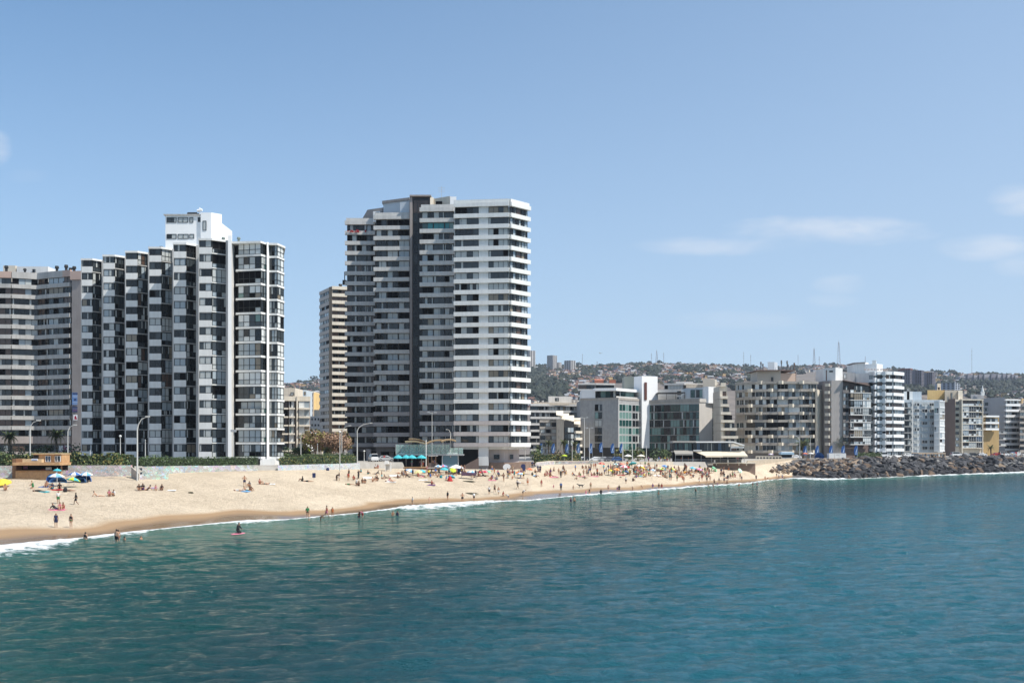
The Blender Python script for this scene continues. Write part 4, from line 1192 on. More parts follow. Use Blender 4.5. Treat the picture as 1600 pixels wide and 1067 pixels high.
# 7. low white block right of the tall tower, and flats in front of it
def low_white():
 pts = [XY(828, 424), XY(872, 428), XY(908, 430)]
 b, z0 = generic('apartment_block', pts, ZZ(631, 426), 6, 2.75, 7, .95, .9, [(.02, .3, 3), (.32, .62, 3), (.66, .98, 3)], 'beige', offwhite, concrete,
     'long low white block with a pale roof box, between the tallest tower and the hotel')
 a, c = XY(833, 428), XY(907, 434)
 b.solid('roof_edge', [(a[0], 424), (c[0], 429.4), (c[0], 440), (a[0], 440)], ZZ(633, 426), ZZ(629, 426), beige)
 a, c = XY(857, 432), XY(893, 434)
 b.solid('penthouse', [a, c, (c[0], 440), (a[0], 440)], ZZ(631, 430), ZZ(619, 432), offwhite)
 b.window(XY(867, 431.9), 0, 0, ZZ(627, 432), 1.7, 1.5, 2, 'shade', out=.12)
 for px_ in (841, 848, 897, 903):
  x, y = XY(px_, 433)
  chimneys(b, [(x, y, ZZ(629, 430))], offwhite, .5, 1.0)
 # grey flats
 b, z0 = generic('apartment_block', [XY(843, 392), XY(871, 393)], ZZ(656, 392), 6, 2.6, 5, 1.0, .2, [(.05, .3, 1), (.36, .62, 1), (.68, .94, 1)], 'shade', beigegrey, beigegrey,
     'small grey block with dark square windows, in front of the long low white block')
 # beige stepped flats with slanted awning roofs
 b = B('apartment_block', *XY(888, 388), 6, 'small brown and beige stepped block with slanted cream terrace roofs, left of the hotel')
 b.solid('wall', [XY(870, 388), XY(881, 386), XY(907, 392), (XY(907, 392)[0], 404), (XY(870, 388)[0], 404)], 6, ZZ(655, 388), beige)
 for i, (x0, x1, y0, y1) in enumerate([(869, 880, 641, 649), (876, 889, 645, 655), (884, 897, 648, 657), (893, 907, 652, 662)]):
  b.solid('awning_roof', [XY(x0, 385 + i), XY(x1, 385.5 + i), XY(x1, 392 + i), XY(x0, 392 + i)], [ZZ(y1, 388), ZZ(y1 + 2, 388), ZZ(y0 + 3, 388), ZZ(y0 + 2, 388)],
    [ZZ(y1 - 1, 388), ZZ(y1 + 1, 388), ZZ(y0, 388), ZZ(y0, 388)], beige_lt)
 A, C = XY(881.5, 385.6), XY(897, 388)
 b.solid('dark_bay', [A, C, (C[0], 392), (A[0], 392)], 6, ZZ(657, 386), dark)
 for k in range(4):
  b.window(A, seg(A, C)[0], .2, 8.6 + k * 2.5, seg(A, C)[1] - .4, 2.0, 3, 'shade', out=.08)
 A, C = XY(897, 388), XY(907, 391)
 for k in range(4):
  b.band(A, seg(A, C)[0], 0, 8.0 + k * 2.6, seg(A, C)[1], .9, -.9, .1, beige_lt)
  b.window(A, seg(A, C)[0], .1, 8.9 + k * 2.6, seg(A, C)[1] - .2, 1.6, 2, 'shade', out=.05)
 A = XY(871, 387.7)
 for k in range(4):
  b.window(A, 0, .5, 8.6 + k * 2.5, 1.6, 1.2, 1, 'shade', out=.3)
 # long roof with red tiles behind the hotel
 b, z0 = generic('apartment_block', [XY(903, 450), XY(930, 450), XY(961, 452)], ZZ(598.5, 450), 10, 2.7, 9, .8, .6, [(.05, .95, 4)], 'shade', offwhite, concrete,
     'grey banded building with a red tiled roof hut, rising behind the hotel roof')
 b.solid('roof_hut', [XY(929, 452), XY(943, 452), XY(943, 460), XY(929, 460)], ZZ(600, 452), [ZZ(594, 452), ZZ(594, 452), ZZ(590, 452), ZZ(590, 452)], tile_red)
 b.solid('roof_hut', [XY(952, 453), XY(962, 453), XY(962, 460), XY(952, 460)], ZZ(600, 452), ZZ(593, 452), tile_red)
 # glassy flats behind the second wing
 b, z0 = generic('apartment_block', [XY(1038, 470), XY(1068, 468), XY(1100, 470)], ZZ(598.5, 468), 10, 2.8, 5, .9, .6, [(.02, .98, 6)], 'shade', offwhite, concrete,
     'pale flats with a long glazed top floor, seen behind the hotel pergola')
 b.solid('penthouse', [XY(1056, 474), XY(1083, 474), XY(1083, 480), XY(1056, 480)], ZZ(599, 470), ZZ(595.5, 470), offwhite)
 b.solid('penthouse', [XY(1072, 462), XY(1126, 462), XY(1126, 468), XY(1072, 468)], ZZ(606, 462), [ZZ(600, 462), ZZ(602, 462), ZZ(602, 462), ZZ(600, 462)], beige)
 b.solid('roof_room', [XY(1098, 460), XY(1117, 460), XY(1120, 468), XY(1098, 468)], ZZ(604, 460), [ZZ(590.5, 460), ZZ(593, 460), ZZ(593, 468), ZZ(590.5, 468)], M('grey_beige', (.45, .41, .35), .8))
low_white()
# 8. terraced cream block
def terraced():
 b = B('apartment_block', *XY(1140, 372), 5.9, 'cream stepped block just right of the hotel, its balconies spreading wider downward')
 rights = [1136, 1138, 1141, 1146, 1150, 1152, 1153, 1153]
 top = 606
 b.solid('wall', [XY(1124, 377), XY(1136, 376), (XY(1136, 376)[0], 388), (XY(1124, 377)[0], 388)], 6, ZZ(603, 376), beige_lt)
 for k, r in enumerate(rights):
  y0 = 613 + k * 12.4
  z = ZZ(y0 + 10, 372)
  A, C = XY(1125 + k * .3, 371 - k * .2), XY(r, 372 - k * .2)
  w = C[0] - A[0]
  b.solid('wall', [(A[0], A[1] + 1.5), (C[0] - .6, A[1] + 1.5), (C[0] - .6, 384), (A[0], 384)], z, z + 2.9, beige)
  b.band(A, 0, 0, z, w, .95, -.6, 1.5, beige_lt)
  b.window((A[0], A[1] + 1.5), 0, w * .3, z + .97, w * .62, 1.8, 2, 'brown', out=.12)
  b.band(A, 0, 0, z + .97, 1.0, 1.9, .3, 1.4, beige_lt, 'pier')
 b.solid('roof_room', [XY(1126, 376), XY(1134, 376), XY(1134, 382), XY(1126, 382)], ZZ(604, 376), ZZ(598, 376), beige_lt)
terraced()
# 9. round-balcony block
def round_block():
 b = B('apartment_block', *XY(1215, 393.8), 5.9, 'broad beige-grey block, curved balcony bands dotted with sunlit wedges, cluttered roof')
 n, fh = 9, 2.97
 top = ZZ(596, 385.0)
 z0 = top - .9 - n * fh
 P = [(1150, 392.7), (1163, 388.9), (1180, 386.7), (1215, 385.0), (1250, 385.0), (1278, 386.1)]
 pts = [XY(*p) for p in P]
 b.solid('wall', [(p[0], p[1] + 1.2) for p in pts] + [(pts[-1][0], 409.2), (XY(1154, 409.2)[0], 409.2)], 5.9, top - .5, beigegrey)
 for k in range(n + 1):
  z = z0 + k * fh
  for i in range(len(pts) - 1):
   ang, Ln = seg(pts[i], pts[i + 1])
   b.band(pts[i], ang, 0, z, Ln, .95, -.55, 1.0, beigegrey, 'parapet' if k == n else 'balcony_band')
   if k < n:
    m = max(1, round(Ln / 3.9))
    for q in range(m):
     b.window(pts[i], ang, Ln * q / m + .06, z + .97, Ln / m - .12, fh - 1.0, 3, 'beige' if random.random() < .7 else 'bright', out=-.9 if random.random() < .35 else -.25, fm=frame_w if random.random() < .5 else frame_d, bar=.07)
 # wedges with one lit side, in a paler beige that carries the sunlight
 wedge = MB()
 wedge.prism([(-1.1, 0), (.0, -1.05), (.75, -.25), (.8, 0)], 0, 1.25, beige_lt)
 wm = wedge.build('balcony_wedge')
 for k in range(n + 1):
  for c in range(4):
   px = (1188.5 if k % 2 else 1172.5) + c * 32.3
   if px > 1275:
    continue
   Yq = 384.6 if px > 1200 else 386.7
   x, y = XY(px, Yq - .3)
   b.part('balcony_wedge', wm, x, y, z0 + k * fh - .12)
 # right flank, its sunlight put into a lighter beige
 a, c = XY(1278, 385.6), XY(1289.5, 391.6)
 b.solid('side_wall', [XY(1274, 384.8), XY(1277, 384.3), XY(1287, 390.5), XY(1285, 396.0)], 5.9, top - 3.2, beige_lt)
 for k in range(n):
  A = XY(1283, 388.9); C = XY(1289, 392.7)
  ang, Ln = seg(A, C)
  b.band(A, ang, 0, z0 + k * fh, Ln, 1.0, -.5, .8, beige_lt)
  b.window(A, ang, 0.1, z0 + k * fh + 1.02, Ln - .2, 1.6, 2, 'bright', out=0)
 # penthouse hut
 h0, h1, h2 = XY(1183, 396.0), XY(1220, 393.8), XY(1243, 394.9)
 zr = ZZ(579.5, 393.8)
 b.solid('penthouse', [h0, h1, (h1[0], 407.0), (h0[0], 407.0)], top, zr, M('grey_beige', None))
 b.solid('penthouse', [XY(1220, 394.4), h2, (h2[0], 407.0), (XY(1220, 393.8)[0], 407.0)], top, ZZ(583, 393.8), M('salmon_render', (.56, .42, .33), .8, var=.06, vs=.3))
 b.solid('roof_slab', [XY(1181, 392.7), XY(1243, 392.7), (XY(1243, 392.7)[0], 408.1), (XY(1181, 392.7)[0], 408.1)], zr, zr + .35, brown)
 b.window(h0, 0, 5.0, top + .3, .9, 2.0, 1, 'shade', out=2.1)
 b.solid('roof_room', [XY(1199.5, 396.0), XY(1210, 396.0), XY(1215, 399.3), XY(1215, 404.8), XY(1199.5, 404.8)], zr + .3, ZZ(565.5, 396.0), M('pale_grey_panel', None))
 for px_, hh in ((1189, 3.6), (1192, 2.8), (1221, 4.2), (1230, 4.0), (1231.5, 2.6), (1236, 2.0), (1241, 3.2), (1243, 4.6), (1253, .8)):
  x, y = XY(px_, 396.0)
  chimneys(b, [(x, y, zr + .2 if px_ < 1243 else top)], M('dull_steel', (.2, .2, .2), .5) if px_ < 1240 else brown, .33, hh)
 # base
 b.solid('ground_wall', [XY(1152, 387.8), XY(1278, 384.1), XY(1278, 387.2), XY(1152, 389.8)], 5.9, z0 - .02, taupe_dark)
round_block()
# 10. grey block with plain pier
def pier_block():
 b = B('apartment_block', *XY(1322, 390.1), 5.9, 'taupe block with plain windowless pier, stair tower above and glazed balconies on its right')
 top = ZZ(594.5, 383.7)
 zf = 2.84
 a, c = XY(1299, 382.6), XY(1317, 382.6)
 b.solid('pier', [a, c, (c[0], 398.5), (a[0], 398.5)], 5.9, top, M('taupe_lighter', (.43, .39, .36), .8, var=.05, vs=.3, streak=.15))
 a, c = XY(1288, 385.8), XY(1299, 384.8)
 b.solid('wall', [a, c, (c[0], 398.5), (a[0], 398.5)], 5.9, top, taupe)
 wedge = MB(); wedge.prism([(-.9, 0), (.35, -1.0), (1.3, -.5), (1.35, 0)], 0, 1.1, beige_lt)  # paler than the wall, sunlight put into the colour
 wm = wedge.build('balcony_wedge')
 for k in range(9):
  z = top - 2.2 - k * zf
  b.part('balcony_wedge', wm, *XY(1292 if k % 2 else 1292.6, 383.6), z - .1)
  b.window(XY(1294, 385.4), 0, 0, z + .1, 1.4, 1.5, 1, 'shade', out=.1)
 a, c, e = XY(1287, 387.9), XY(1305.5, 385.3), XY(1316.5, 387.9)
 b.solid('stair_tower', [a, c, e, (e[0], 398.5), (a[0], 398.5)], top, ZZ(574.5, 385.8), white)
 ang, Ln = seg(a, c)
 b.band(a, ang, .9, top + .2, .35, 4.1, -.06, 0, redbrown, 'louvre_strip')
 b.window(a, ang, 2.2, top + 3.4, 1.4, .6, 1, 'shade', out=.06)
 # right glazed part
 pts = [XY(1317, 382.2), XY(1326, 382.5)]
 nn = 8
 z0 = ZZ(601, 382.6) - .4 - nn * zf
 b.solid('wall', [(pts[0][0], 382.6), (XY(1359, 386.9)[0], 387.3), (XY(1359, 386.9)[0], 400.7), (pts[0][0], 400.7)], 5.9, ZZ(597, 383.7), brown)
 ribbon(b, pts[0], pts[1], z0, zf, nn, 1.2, .12, [(.05, .95, 2)], 'shade', taupe_dark)
 q = [XY(1326.5, 382.3), XY(1359, 385.8)]
 ang, Ln = seg(*q)
 for k in range(nn):
  z = z0 + k * zf
  b.band(q[0], ang, 0, z, Ln, .32, -.9, .3, offwhite, 'balcony_slab')
  for f0, f1, nw in ((0.01, .16, 1), (.18, .58, 4), (.6, .99, 4)):
   r = random.random()
   if r < .72:
    b.window(q[0], ang, Ln * f0, z + .33, Ln * (f1 - f0), zf - .36, nw, 'bright' if random.random() < .6 else 'mix', fm=frame_w if random.random() < .6 else frame_d, out=.75, tr=.9, bar=.06)
   else:
    b.window(q[0], ang, Ln * f0, z + .33, Ln * (f1 - f0), .95, nw, 'bright', fm=frame_w, out=.75, bar=.06, name='balcony_railing')
 b.solid('roof_slab', [(pts[0][0], 381.2), (XY(1344, 382.6)[0], 382.5), (XY(1359, 384.8)[0], 385.0), (XY(1359, 384.8)[0], 400.7), (pts[0][0], 400.7)], [ZZ(595, 382.6), ZZ(599.5, 382.6), ZZ(602.5, 384.8), ZZ(602, 384.8), ZZ(595, 382.6)],
   [ZZ(594, 382.6), ZZ(598.5, 382.6), ZZ(601.5, 384.8), ZZ(601, 384.8), ZZ(594, 382.6)], brown)
 # top flats behind
 b.solid('penthouse', [XY(1317, 394.3), XY(1336, 393.2), XY(1336, 398.5), XY(1317, 398.5)], top - 2, ZZ(582, 393.2), offwhite)
 b.window(XY(1318, 394.1), 0, 0, ZZ(591, 393.2), 3.8, 1.7, 4, 'bright', out=.1)
pier_block()
# 11. white tower with bays
def white_tower():
 b = B('apartment_tower', *XY(1375, 392), 5.9, 'bright white tower with wavy balcony bays and a row of rooftop awnings, right of centre')
 fh, n = 2.7, 12
 top = ZZ(580.5, 387)
 z0 = top - 1.3 - n * fh
 a, c = XY(1336, 394), XY(1358, 389)
 b.solid('wall', [a, c, (c[0], 408), (a[0] + 1, 408)], 5.9, top - .4, white)
 b.window(a, 0, .5, top - 4.0, 1.5, 1.1, 1, 'mix', out=.4)
 pts = [XY(1358, 389), XY(1367, 387.5), XY(1370, 386.4), XY(1379, 386.6), XY(1384, 386), XY(1393, 386.5), XY(1409.5, 392)]
 b.solid('wall', [(p[0], p[1] + .4) for p in pts] + [(XY(1409, 406)[0], 406), (pts[0][0], 406)], 5.9, top - .2, white)
 for i in range(len(pts) - 1):
  ang, Ln = seg(pts[i], pts[i + 1])
  bulge = i in (1, 3)
  for k in range(n + 1):
   z = z0 + k * fh
   if bulge:
    b.band(pts[i], ang, 0, z - .3, Ln, 1.9 if k < n else 1.5, -.9, .2, white_clean, 'balcony_box')
   else:
    b.band(pts[i], ang, 0, z, Ln, 1.15 if k < n else 1.3, -.45 if i < 5 else -.9, .2, white_clean, 'balcony_band')
   if k < n and not bulge:
    b.window(pts[i], ang, .1, z + 1.17, Ln - .2, fh - 1.2, max(2, round(Ln / 1.2)), 'mix' if random.random() < .7 else 'brown', out=.1)
   elif k < n:
    b.window(pts[i], ang, .1, z + 1.62, Ln - .2, fh - 1.95, 1, 'bright', out=.1)
 # rooftop awnings
 ang, Ln = seg(XY(1347, 386), XY(1394, 386))
 for i in range(9):
  x, y = XY(1350 + i * 5.0, 387.5)
  b.part('roof_awning', awning_mesh(), x, y, top + .2)
 r0, r1, r2 = XY(1334, 396), XY(1352, 393), XY(1357.5, 394)
 b.solid('roof_room', [r0, r1, r2, (r2[0], 404), (r0[0], 404)], top - 1, [ZZ(568.5, 394), ZZ(566, 394), ZZ(567, 394), ZZ(567, 394), ZZ(568.5, 394)], white)
 b.solid('roof_edge', [(r0[0] - .2, 395.6), (r1[0], 392.6), (r1[0], 404), (r0[0] - .2, 404)], ZZ(567.5, 394), ZZ(566, 394), taupe)
 r0, r1, r2 = XY(1353, 392), XY(1370, 390.5), XY(1379, 393)
 b.solid('roof_room', [r0, r1, r2, (r2[0], 402), (r0[0], 402)], top - 1, ZZ(569, 392), white_clean)
 b.solid('roof_room', [XY(1363, 390.8), XY(1369, 390.4), XY(1369.4, 398), XY(1363, 398)], ZZ(569, 392), ZZ(563, 391), white_clean)
def awning_mesh():
 if 'awn' not in _c:
  m = MB()
  m.faces([(0, 0, .9), (.9, -.1, .9), (.5, -1.1, .35), (-.3, -1.1, .35), (0, 0, .8), (.9, -.1, .8), (.5, -1.1, .27), (-.3, -1.1, .27)],
    [(0, 1, 2, 3), (7, 6, 5, 4), (0, 3, 7, 4), (1, 5, 6, 2), (2, 6, 7, 3), (0, 4, 5, 1)], taupe_dark)
  m.box(0, .1, -.1, 0, 0, .9, white_clean)
  _c['awn'] = m.build('roof_awning')
 return _c['awn']
white_tower()
# 12. blocks further right
def far_blocks():
 # pale blue block
 pts = [XY(1411, 436), XY(1460, 437.5)]
 b = B('apartment_block', *XY(1440, 440), 5.9, 'pale blue-grey block with white glazed corner balconies, beside the bright white tower')
 top = ZZ(624.5, 437)
 b.solid('wall', [(pts[0][0], 436.4), (XY(1474, 438)[0], 438.4), (XY(1474, 438)[0], 455), (pts[0][0], 455)], 5.9, top, blueish)
 ang, Ln = seg(*pts)
 fh = 2.72
 n = 8
 z0 = top - .9 - n * fh
 for k in range(n):
  z = z0 + k * fh
  b.band(pts[0], ang, 0, z - .1, Ln * .26, .25, -1.1, .2, offwhite, 'balcony_slab')
  for f0, f1, nw in ((.02, .12, 1), (.14, .25, 1), (.36, .52, 2), (.60, .78, 2), (.84, .98, 2)):
   if f0 < .2:
    b.window(pts[0], ang, Ln * f0, z + .2, Ln * (f1 - f0), 2.1, nw, 'shade', out=.05)
   else:
    b.window(pts[0], ang, Ln * f0, z + .8, Ln * (f1 - f0), 1.4, nw, 'mix', out=.05, fm=frame_w)
  b.band(pts[0], ang, Ln * .28, z + 2.45, Ln * .72, .12, -.12, .1, greyband, 'ledge')
 b.band(pts[0], ang, Ln * .28, 6, .4, top - 6, -.4, .1, white, 'pier')
 q = [XY(1459.5, 435.5), XY(1467, 434.8), XY(1475, 437)]
 for i in range(2):
  ang, Ln = seg(q[i], q[i + 1])
  for k in range(n + 1):
   z = z0 + k * fh
   b.band(q[i], ang, 0, z, Ln, .35, -.5, .5, white_clean, 'balcony_slab')
   if k < n:
    b.window(q[i], ang, .05, z + .37, Ln - .1, fh - .4, 2, 'bright', fm=frame_w, out=.3, tr=.9, bar=.11)
 for px0, px1, y0, mt in ((1412, 1426, 611.5, white), (1426, 1440, 611.8, blueish), (1417, 1421, 607, concrete)):
  b.solid('roof_room', [XY(px0, 442), XY(px1, 442), XY(px1, 450), XY(px0, 450)], top, ZZ(y0, 442), mt)
 # brown flanked block with yellow penthouse
 b = B('apartment_block', *XY(1505, 455), 5.9, 'beige block with a dark brown windowless flank and a yellow rooftop box')
 top = ZZ(624, 451)
 a, c, e = XY(1476, 456), XY(1492.5, 450), XY(1535, 452)
 b.solid('wall', [a, c, (c[0], 470), (a[0], 470)], 5.9, top + .3, brown)
 b.solid('wall', [(c[0], 450.6), (e[0], 452.6), (e[0], 470), (c[0], 470)], 5.9, top, beige_lt)
 ang, Ln = seg(c, e)
 n, fh = 8, 2.72
 z0 = top - n * fh - .4
 for k in range(n + 1):
  z = z0 + k * fh
  b.band(c, ang, Ln * .18, z, Ln * .82, .3 if k < n else .5, -.9, .4, beige_lt, 'balcony_slab')
  if k < n:
   b.window(c, ang, .15, z + .9, Ln * .12, 1.2, 1, 'mix', out=.05)
   for f0, f1 in ((.20, .46), (.47, .73), (.74, .98)):
    if random.random() < .5:
     b.window(c, ang, Ln * f0, z + .32, Ln * (f1 - f0), fh - .4, 3, 'bright' if random.random() < .6 else 'blue', out=.7, fm=frame_w, tr=.95, bar=.07)
    else:
     b.window(c, ang, Ln * f0, z + .32, Ln * (f1 - f0), .9, 3, 'bright', out=.7, fm=frame_w, bar=.07, name='balcony_railing')
     b.window(c, ang, Ln * f0, z + .32, Ln * (f1 - f0), fh - .45, 2, 'brown', out=-.0, bar=.07)
 b.band(c, ang, Ln * .20, 6, .35, top - 6, -1.0, .1, beige_lt, 'column')
 b.band(c, ang, Ln * .955, 6, .35, top - 6, -1.0, .1, beige_lt, 'column')
 b.solid('roof_box', [XY(1449, 460), XY(1476, 460), XY(1476, 470), XY(1449, 470)], 20, ZZ(609.5, 460), yellow)
 b.solid('roof_box', [XY(1476.3, 454), XY(1497, 454), XY(1497, 464), XY(1476.3, 464)], top - 1, ZZ(609.5, 454), beige)
 b.solid('roof_box', [XY(1497.2, 453), XY(1504, 453.5), XY(1504, 464), XY(1497.2, 464)], top - 1, ZZ(609.8, 453), beige_lt)
 b.window(XY(1485, 453.6), 0, 0, top + .1, .9, 3.0, 1, 'shade', out=.1)
 x, y = XY(1467, 458)
 chimneys(b, [(x, y, ZZ(609.5, 460))], black, .6, 1.2)
 b.solid('chimney_stack', [XY(1464.5, 464), XY(1470, 464), XY(1470, 468), XY(1464.5, 468)], 25, ZZ(599, 464), beige_lt)
 # ochre low block
 b = B('apartment_block', *XY(1548, 460), 5.9, 'low ochre block with white balconies on its two top floors')
 a, c = XY(1535, 459), XY(1561, 461)
 b.solid('wall', [a, c, (c[0], 474), (a[0], 474)], 5.9, ZZ(652, 460), ochre)
 a, c = XY(1539, 457), XY(1559.5, 459)
 ang, Ln = seg(a, c)
 b.solid('wall', [(a[0], 458.6), (c[0], 460.6), (c[0], 470), (a[0], 470)], ZZ(652, 460), ZZ(649.5, 459), offwhite)
 for k in range(2):
  z = ZZ(672, 458) + k * 2.9
  b.band(a, ang, 0, z, Ln, .9, -.6, 1.0, white_clean)
  b.window(a, ang, .2, z + .92, Ln - .4, 1.7, 4, 'mix', out=.1)
 b.band(a, ang, 0, ZZ(651.5, 458), Ln, .7, -.8, 1.0, white_clean, 'parapet')
 # grey and white block
 b = B('apartment_block', *XY(1566, 487), 5.9, 'grey block with crisp white balcony bands, near the right edge of the picture')
 a, c, e = XY(1537, 492), XY(1570, 481), XY(1592.5, 483)
 top = ZZ(622, 482)
 b.solid('wall', [a, c, (c[0], 500), (a[0], 500)], 5.9, ZZ(621, 484), greyish)
 b.solid('wall', [(c[0], 481.8), (e[0], 483.8), (e[0], 500), (c[0], 500)], 5.9, top - .2, taupe)
 ribbon(b, c, e, top - 1.2 - 9 * 2.7, 2.7, 9, 1.15, .8, [(.03, .48, 3), (.52, .97, 3)], 'mix', white_clean)
 ang, Ln = seg(c, e)
 b.band(c, ang, -.4, top - 1.2, Ln + .4, .6, -1.0, .1, white_clean, 'parapet')
 ang, Ln = seg(a, c)
 for k in range(9):
  b.window(a, ang, Ln * .02, top - 3.2 - k * 2.7, Ln * .2, 1.5, 2, 'shade', out=.06)
  b.band(a, ang, Ln * .80, top - 3.9 - k * 2.7, Ln * .2, 1.0, -.6, .05, greyish, 'balcony_band')
 for k in range(3):
  q0, q1 = XY(1559, 470), XY(1570, 471)
  z = ZZ(697, 470) + k * 2.9
  b.band(q0, 0, 0, z, q1[0] - q0[0], .3, -.5, 2.5, offwhite, 'balcony_slab')
  b.window(q0, 0, .1, z + .32, q1[0] - q0[0] - .2, .9, 3, 'bright', fm=frame_w, bar=.06, out=.3, name='balcony_railing')
 b.solid('roof_room', [XY(1517, 494), XY(1537, 494), XY(1537, 500), XY(1517, 500)], 20, ZZ(616, 494), greyish)
 x, y = XY(1536, 492)
 m = MB(); m.prism([(-.8, 0), (.8, 0), (.8, 1), (-.8, 1)], 0, 2.0, white); m.tube([(0, .5, 2), (0, .5, 5.0)], [.7, .1], white)
 b.part('spire', m.build('spire'), x, y, ZZ(618, 492))
 # block at the edge
 pts = [XY(1592.5, 474), XY(1640, 476)]
 b, z0 = generic('apartment_block', pts, ZZ(640.5, 474), 5.9, 2.72, 7, 1.1, .7, [(.02, .2, 2), (.22, .42, 3), (.46, .7, 3), (.74, .98, 3)], 'shade', beigegrey, taupe,
     'grey-brown banded block cut off by the right edge of the picture')
 pts = [XY(1652, 500), XY(1760, 520)]
 b, z0 = generic('apartment_block', pts, ZZ(615, 505), 5.9, 2.72, 9, 1.1, .7, [(.02, .48, 5), (.52, .98, 5)], 'mix', offwhite, taupe,
     'white banded block standing beyond the right edge of the picture')
greyish = M('plain_grey_render', (.38, .38, .39), .8, var=.05, vs=.3, streak=.1)
far_blocks()
# hills
RIDGE = [(-900, 610), (-200, 606), (200, 604), (445, 601), (470, 600), (500, 594), (560, 588), (700, 580), (828, 573.5), (845, 573.5), (880, 575), (905, 574), (960, 573), (1020, 571.5),
   (1080, 571), (1140, 573), (1180, 576), (1215, 575), (1300, 571), (1340, 573), (1400, 577), (1450, 580), (1480, 582), (1530, 585), (1585, 586), (1640, 590), (1900, 600), (2400, 630)]
RX = np.array([a for a, _ in RIDGE], float)
RYY = np.array([c for _, c in RIDGE], float)
RD = 2600.0
def hill_h(px, r):
 """height of the hillside at bearing px and depth r"""
 rd = RD
 ridge = HC + (HY - lin(px, RX, RYY)) * rd / F
 q = np.clip((r - 620) / (rd - 620), 0, 1)
 h = 6 + (ridge - 6) * (q ** 1.18)
 return np.where(r > rd, ridge - (r - rd) * .12, h)
def hn(x, y):
 return mnoise.noise(Vector((x * .0016, y * .0016, 5))) * 26 + mnoise.noise(Vector((x * .005, y * .005, 9))) * 9
def make_hills():
 hm = M('hill_earth', (.15, .125, .105), .95, var=.45, vs=.02)
 pxs = np.linspace(-900, 2400, 260)
 rs = np.concatenate([np.linspace(560, 2600, 60), [2640, 2700, 2900, 3300]])
 PX, RR = np.meshgrid(pxs, rs)
 Z = hill_h(PX, RR)
 X = (PX - 800) * RR / F
 q = np.clip((RR - 620) / 1980, 0, 1)
 bump = np.vectorize(hn)(X, RR) * np.sin(q * PI) ** .6
 Z = Z + bump
 V = np.stack([X.ravel(), RR.ravel(), Z.ravel()], 1)
 m, n = X.shape
 i, j = np.meshgrid(np.arange(n - 1), np.arange(m - 1))
 i, j = i.ravel(), j.ravel()
 a = j * n + i
 O('hills', npmesh('hills', V, np.stack([a, a + 1, a + n + 1, a + n], 1), [hm], True), kind='structure')
def hill_pt(px, r):
 q = min(max((r - 620) / 1980, 0), 1)
 x = (px - 800) * r / F
 return x, r, float(hill_h(np.array([px]), np.array([r]))[0]) + hn(x, r) * (math.sin(q * PI) ** .6 if 0 < q < 1 else 0)
make_hills()
HW = [M('house_wall_%s' % nm, c, .85, var=.12, vs=.15) for nm, c in [('white', (.74, .72, .69)), ('cream', (.60, .53, .43)), ('pink', (.44, .30, .26)), ('grey', (.33, .33, .35)),
                  ('ochre', (.46, .33, .16)), ('blue', (.20, .27, .37)), ('brick', (.28, .14, .10)), ('pale', (.50, .49, .47))]]
HR = [M('house_roof_%s' % nm, c, .8, var=.2, vs=.2) for nm, c in [('red', (.21, .095, .07)), ('zinc', (.34, .35, .37)), ('dark', (.075, .065, .065)), ('rust', (.16, .08, .05))]]
def house_mesh(w, d, h, wall, roof, flat=False):
 m = MB()
 m.box(-w / 2, w / 2, -d / 2, d / 2, -6, h, wall)
 if flat:
  m.box(-w / 2 - .3, w / 2 + .3, -d / 2 - .3, d / 2 + .3, h, h + .4, roof)
 else:
  e, r = .5, h + w * .22
  m.faces([(-w / 2 - e, -d / 2 - e, h - .1), (w / 2 + e, -d / 2 - e, h - .1), (w / 2 + e, d / 2 + e, h - .1), (-w / 2 - e, d / 2 + e, h - .1), (-w / 2 - e, 0, r), (w / 2 + e, 0, r)],
    [(0, 1, 5, 4), (2, 3, 4, 5), (0, 4, 3), (1, 2, 5), (3, 2, 1, 0)], roof)
 for x in (-w * .25, w * .22):
  m.box(x - .7, x + .7, -d / 2 - .06, -d / 2, h * .35, h * .35 + 1.4, dark)
  m.box(w / 2, w / 2 + .06, x * d / w - .6, x * d / w + .6, h * .35, h * .35 + 1.3, dark)
 return m.build('hillside_house')
hm_variants = []
_names = ['white', 'cream', 'pink', 'grey', 'ochre', 'blue', 'brick', 'pale']
_rn = ['red', 'zinc', 'dark', 'rust']
for wi in range(8):
 for ri in ((0, 1, 2), (1, 2, 0), (2, 1, 0), (3, 1, 2), (0, 1, 2), (1, 2, 3), (0, 2, 1), (1, 3, 2))[wi]:
  w, d, h = random.uniform(7, 13), random.uniform(6, 10), random.uniform(3, 7.5)
  fl = random.random() < .35
  hm_variants.append((house_mesh(w, d, h, HW[wi], HR[ri], fl), _names[wi], _rn[ri], fl))
def visible_hill(px, r):
 """rough test: is the hill point above the roofs in front of it in the picture?"""
 x, y, z = hill_pt(px, r)
 return HY - (z - HC) * F / y
def roofline(px):
 return float(np.interp(px, [440, 445, 463, 466, 480, 490, 500, 501, 826, 827, 856, 893, 907, 908, 930, 976, 990, 1027, 1040, 1072, 1100, 1125, 1153, 1154, 1183, 1200, 1240, 1288, 1330, 1352, 1380, 1410, 1411, 1440, 1475, 1504, 1515, 1536, 1560, 1592, 1600, 1700],
       [600, 606, 608, 612, 616, 640, 650, 560, 560, 632, 620, 620, 620, 606, 600, 592, 588, 590, 600, 600, 596, 598, 606, 597, 585, 570, 580, 576, 575, 566, 570, 582, 612, 612, 609, 609, 620, 612, 620, 622, 640, 640]))
FOREST = [(855, 612, 34, 17), (838, 590, 14, 12), (1020, 581, 12, 6), (1150, 615, 14, 14), (1440, 620, 40, 10), (1540, 603, 70, 5), (1560, 596, 60, 4), (1170, 580, 10, 4), (1300, 585, 24, 3)]
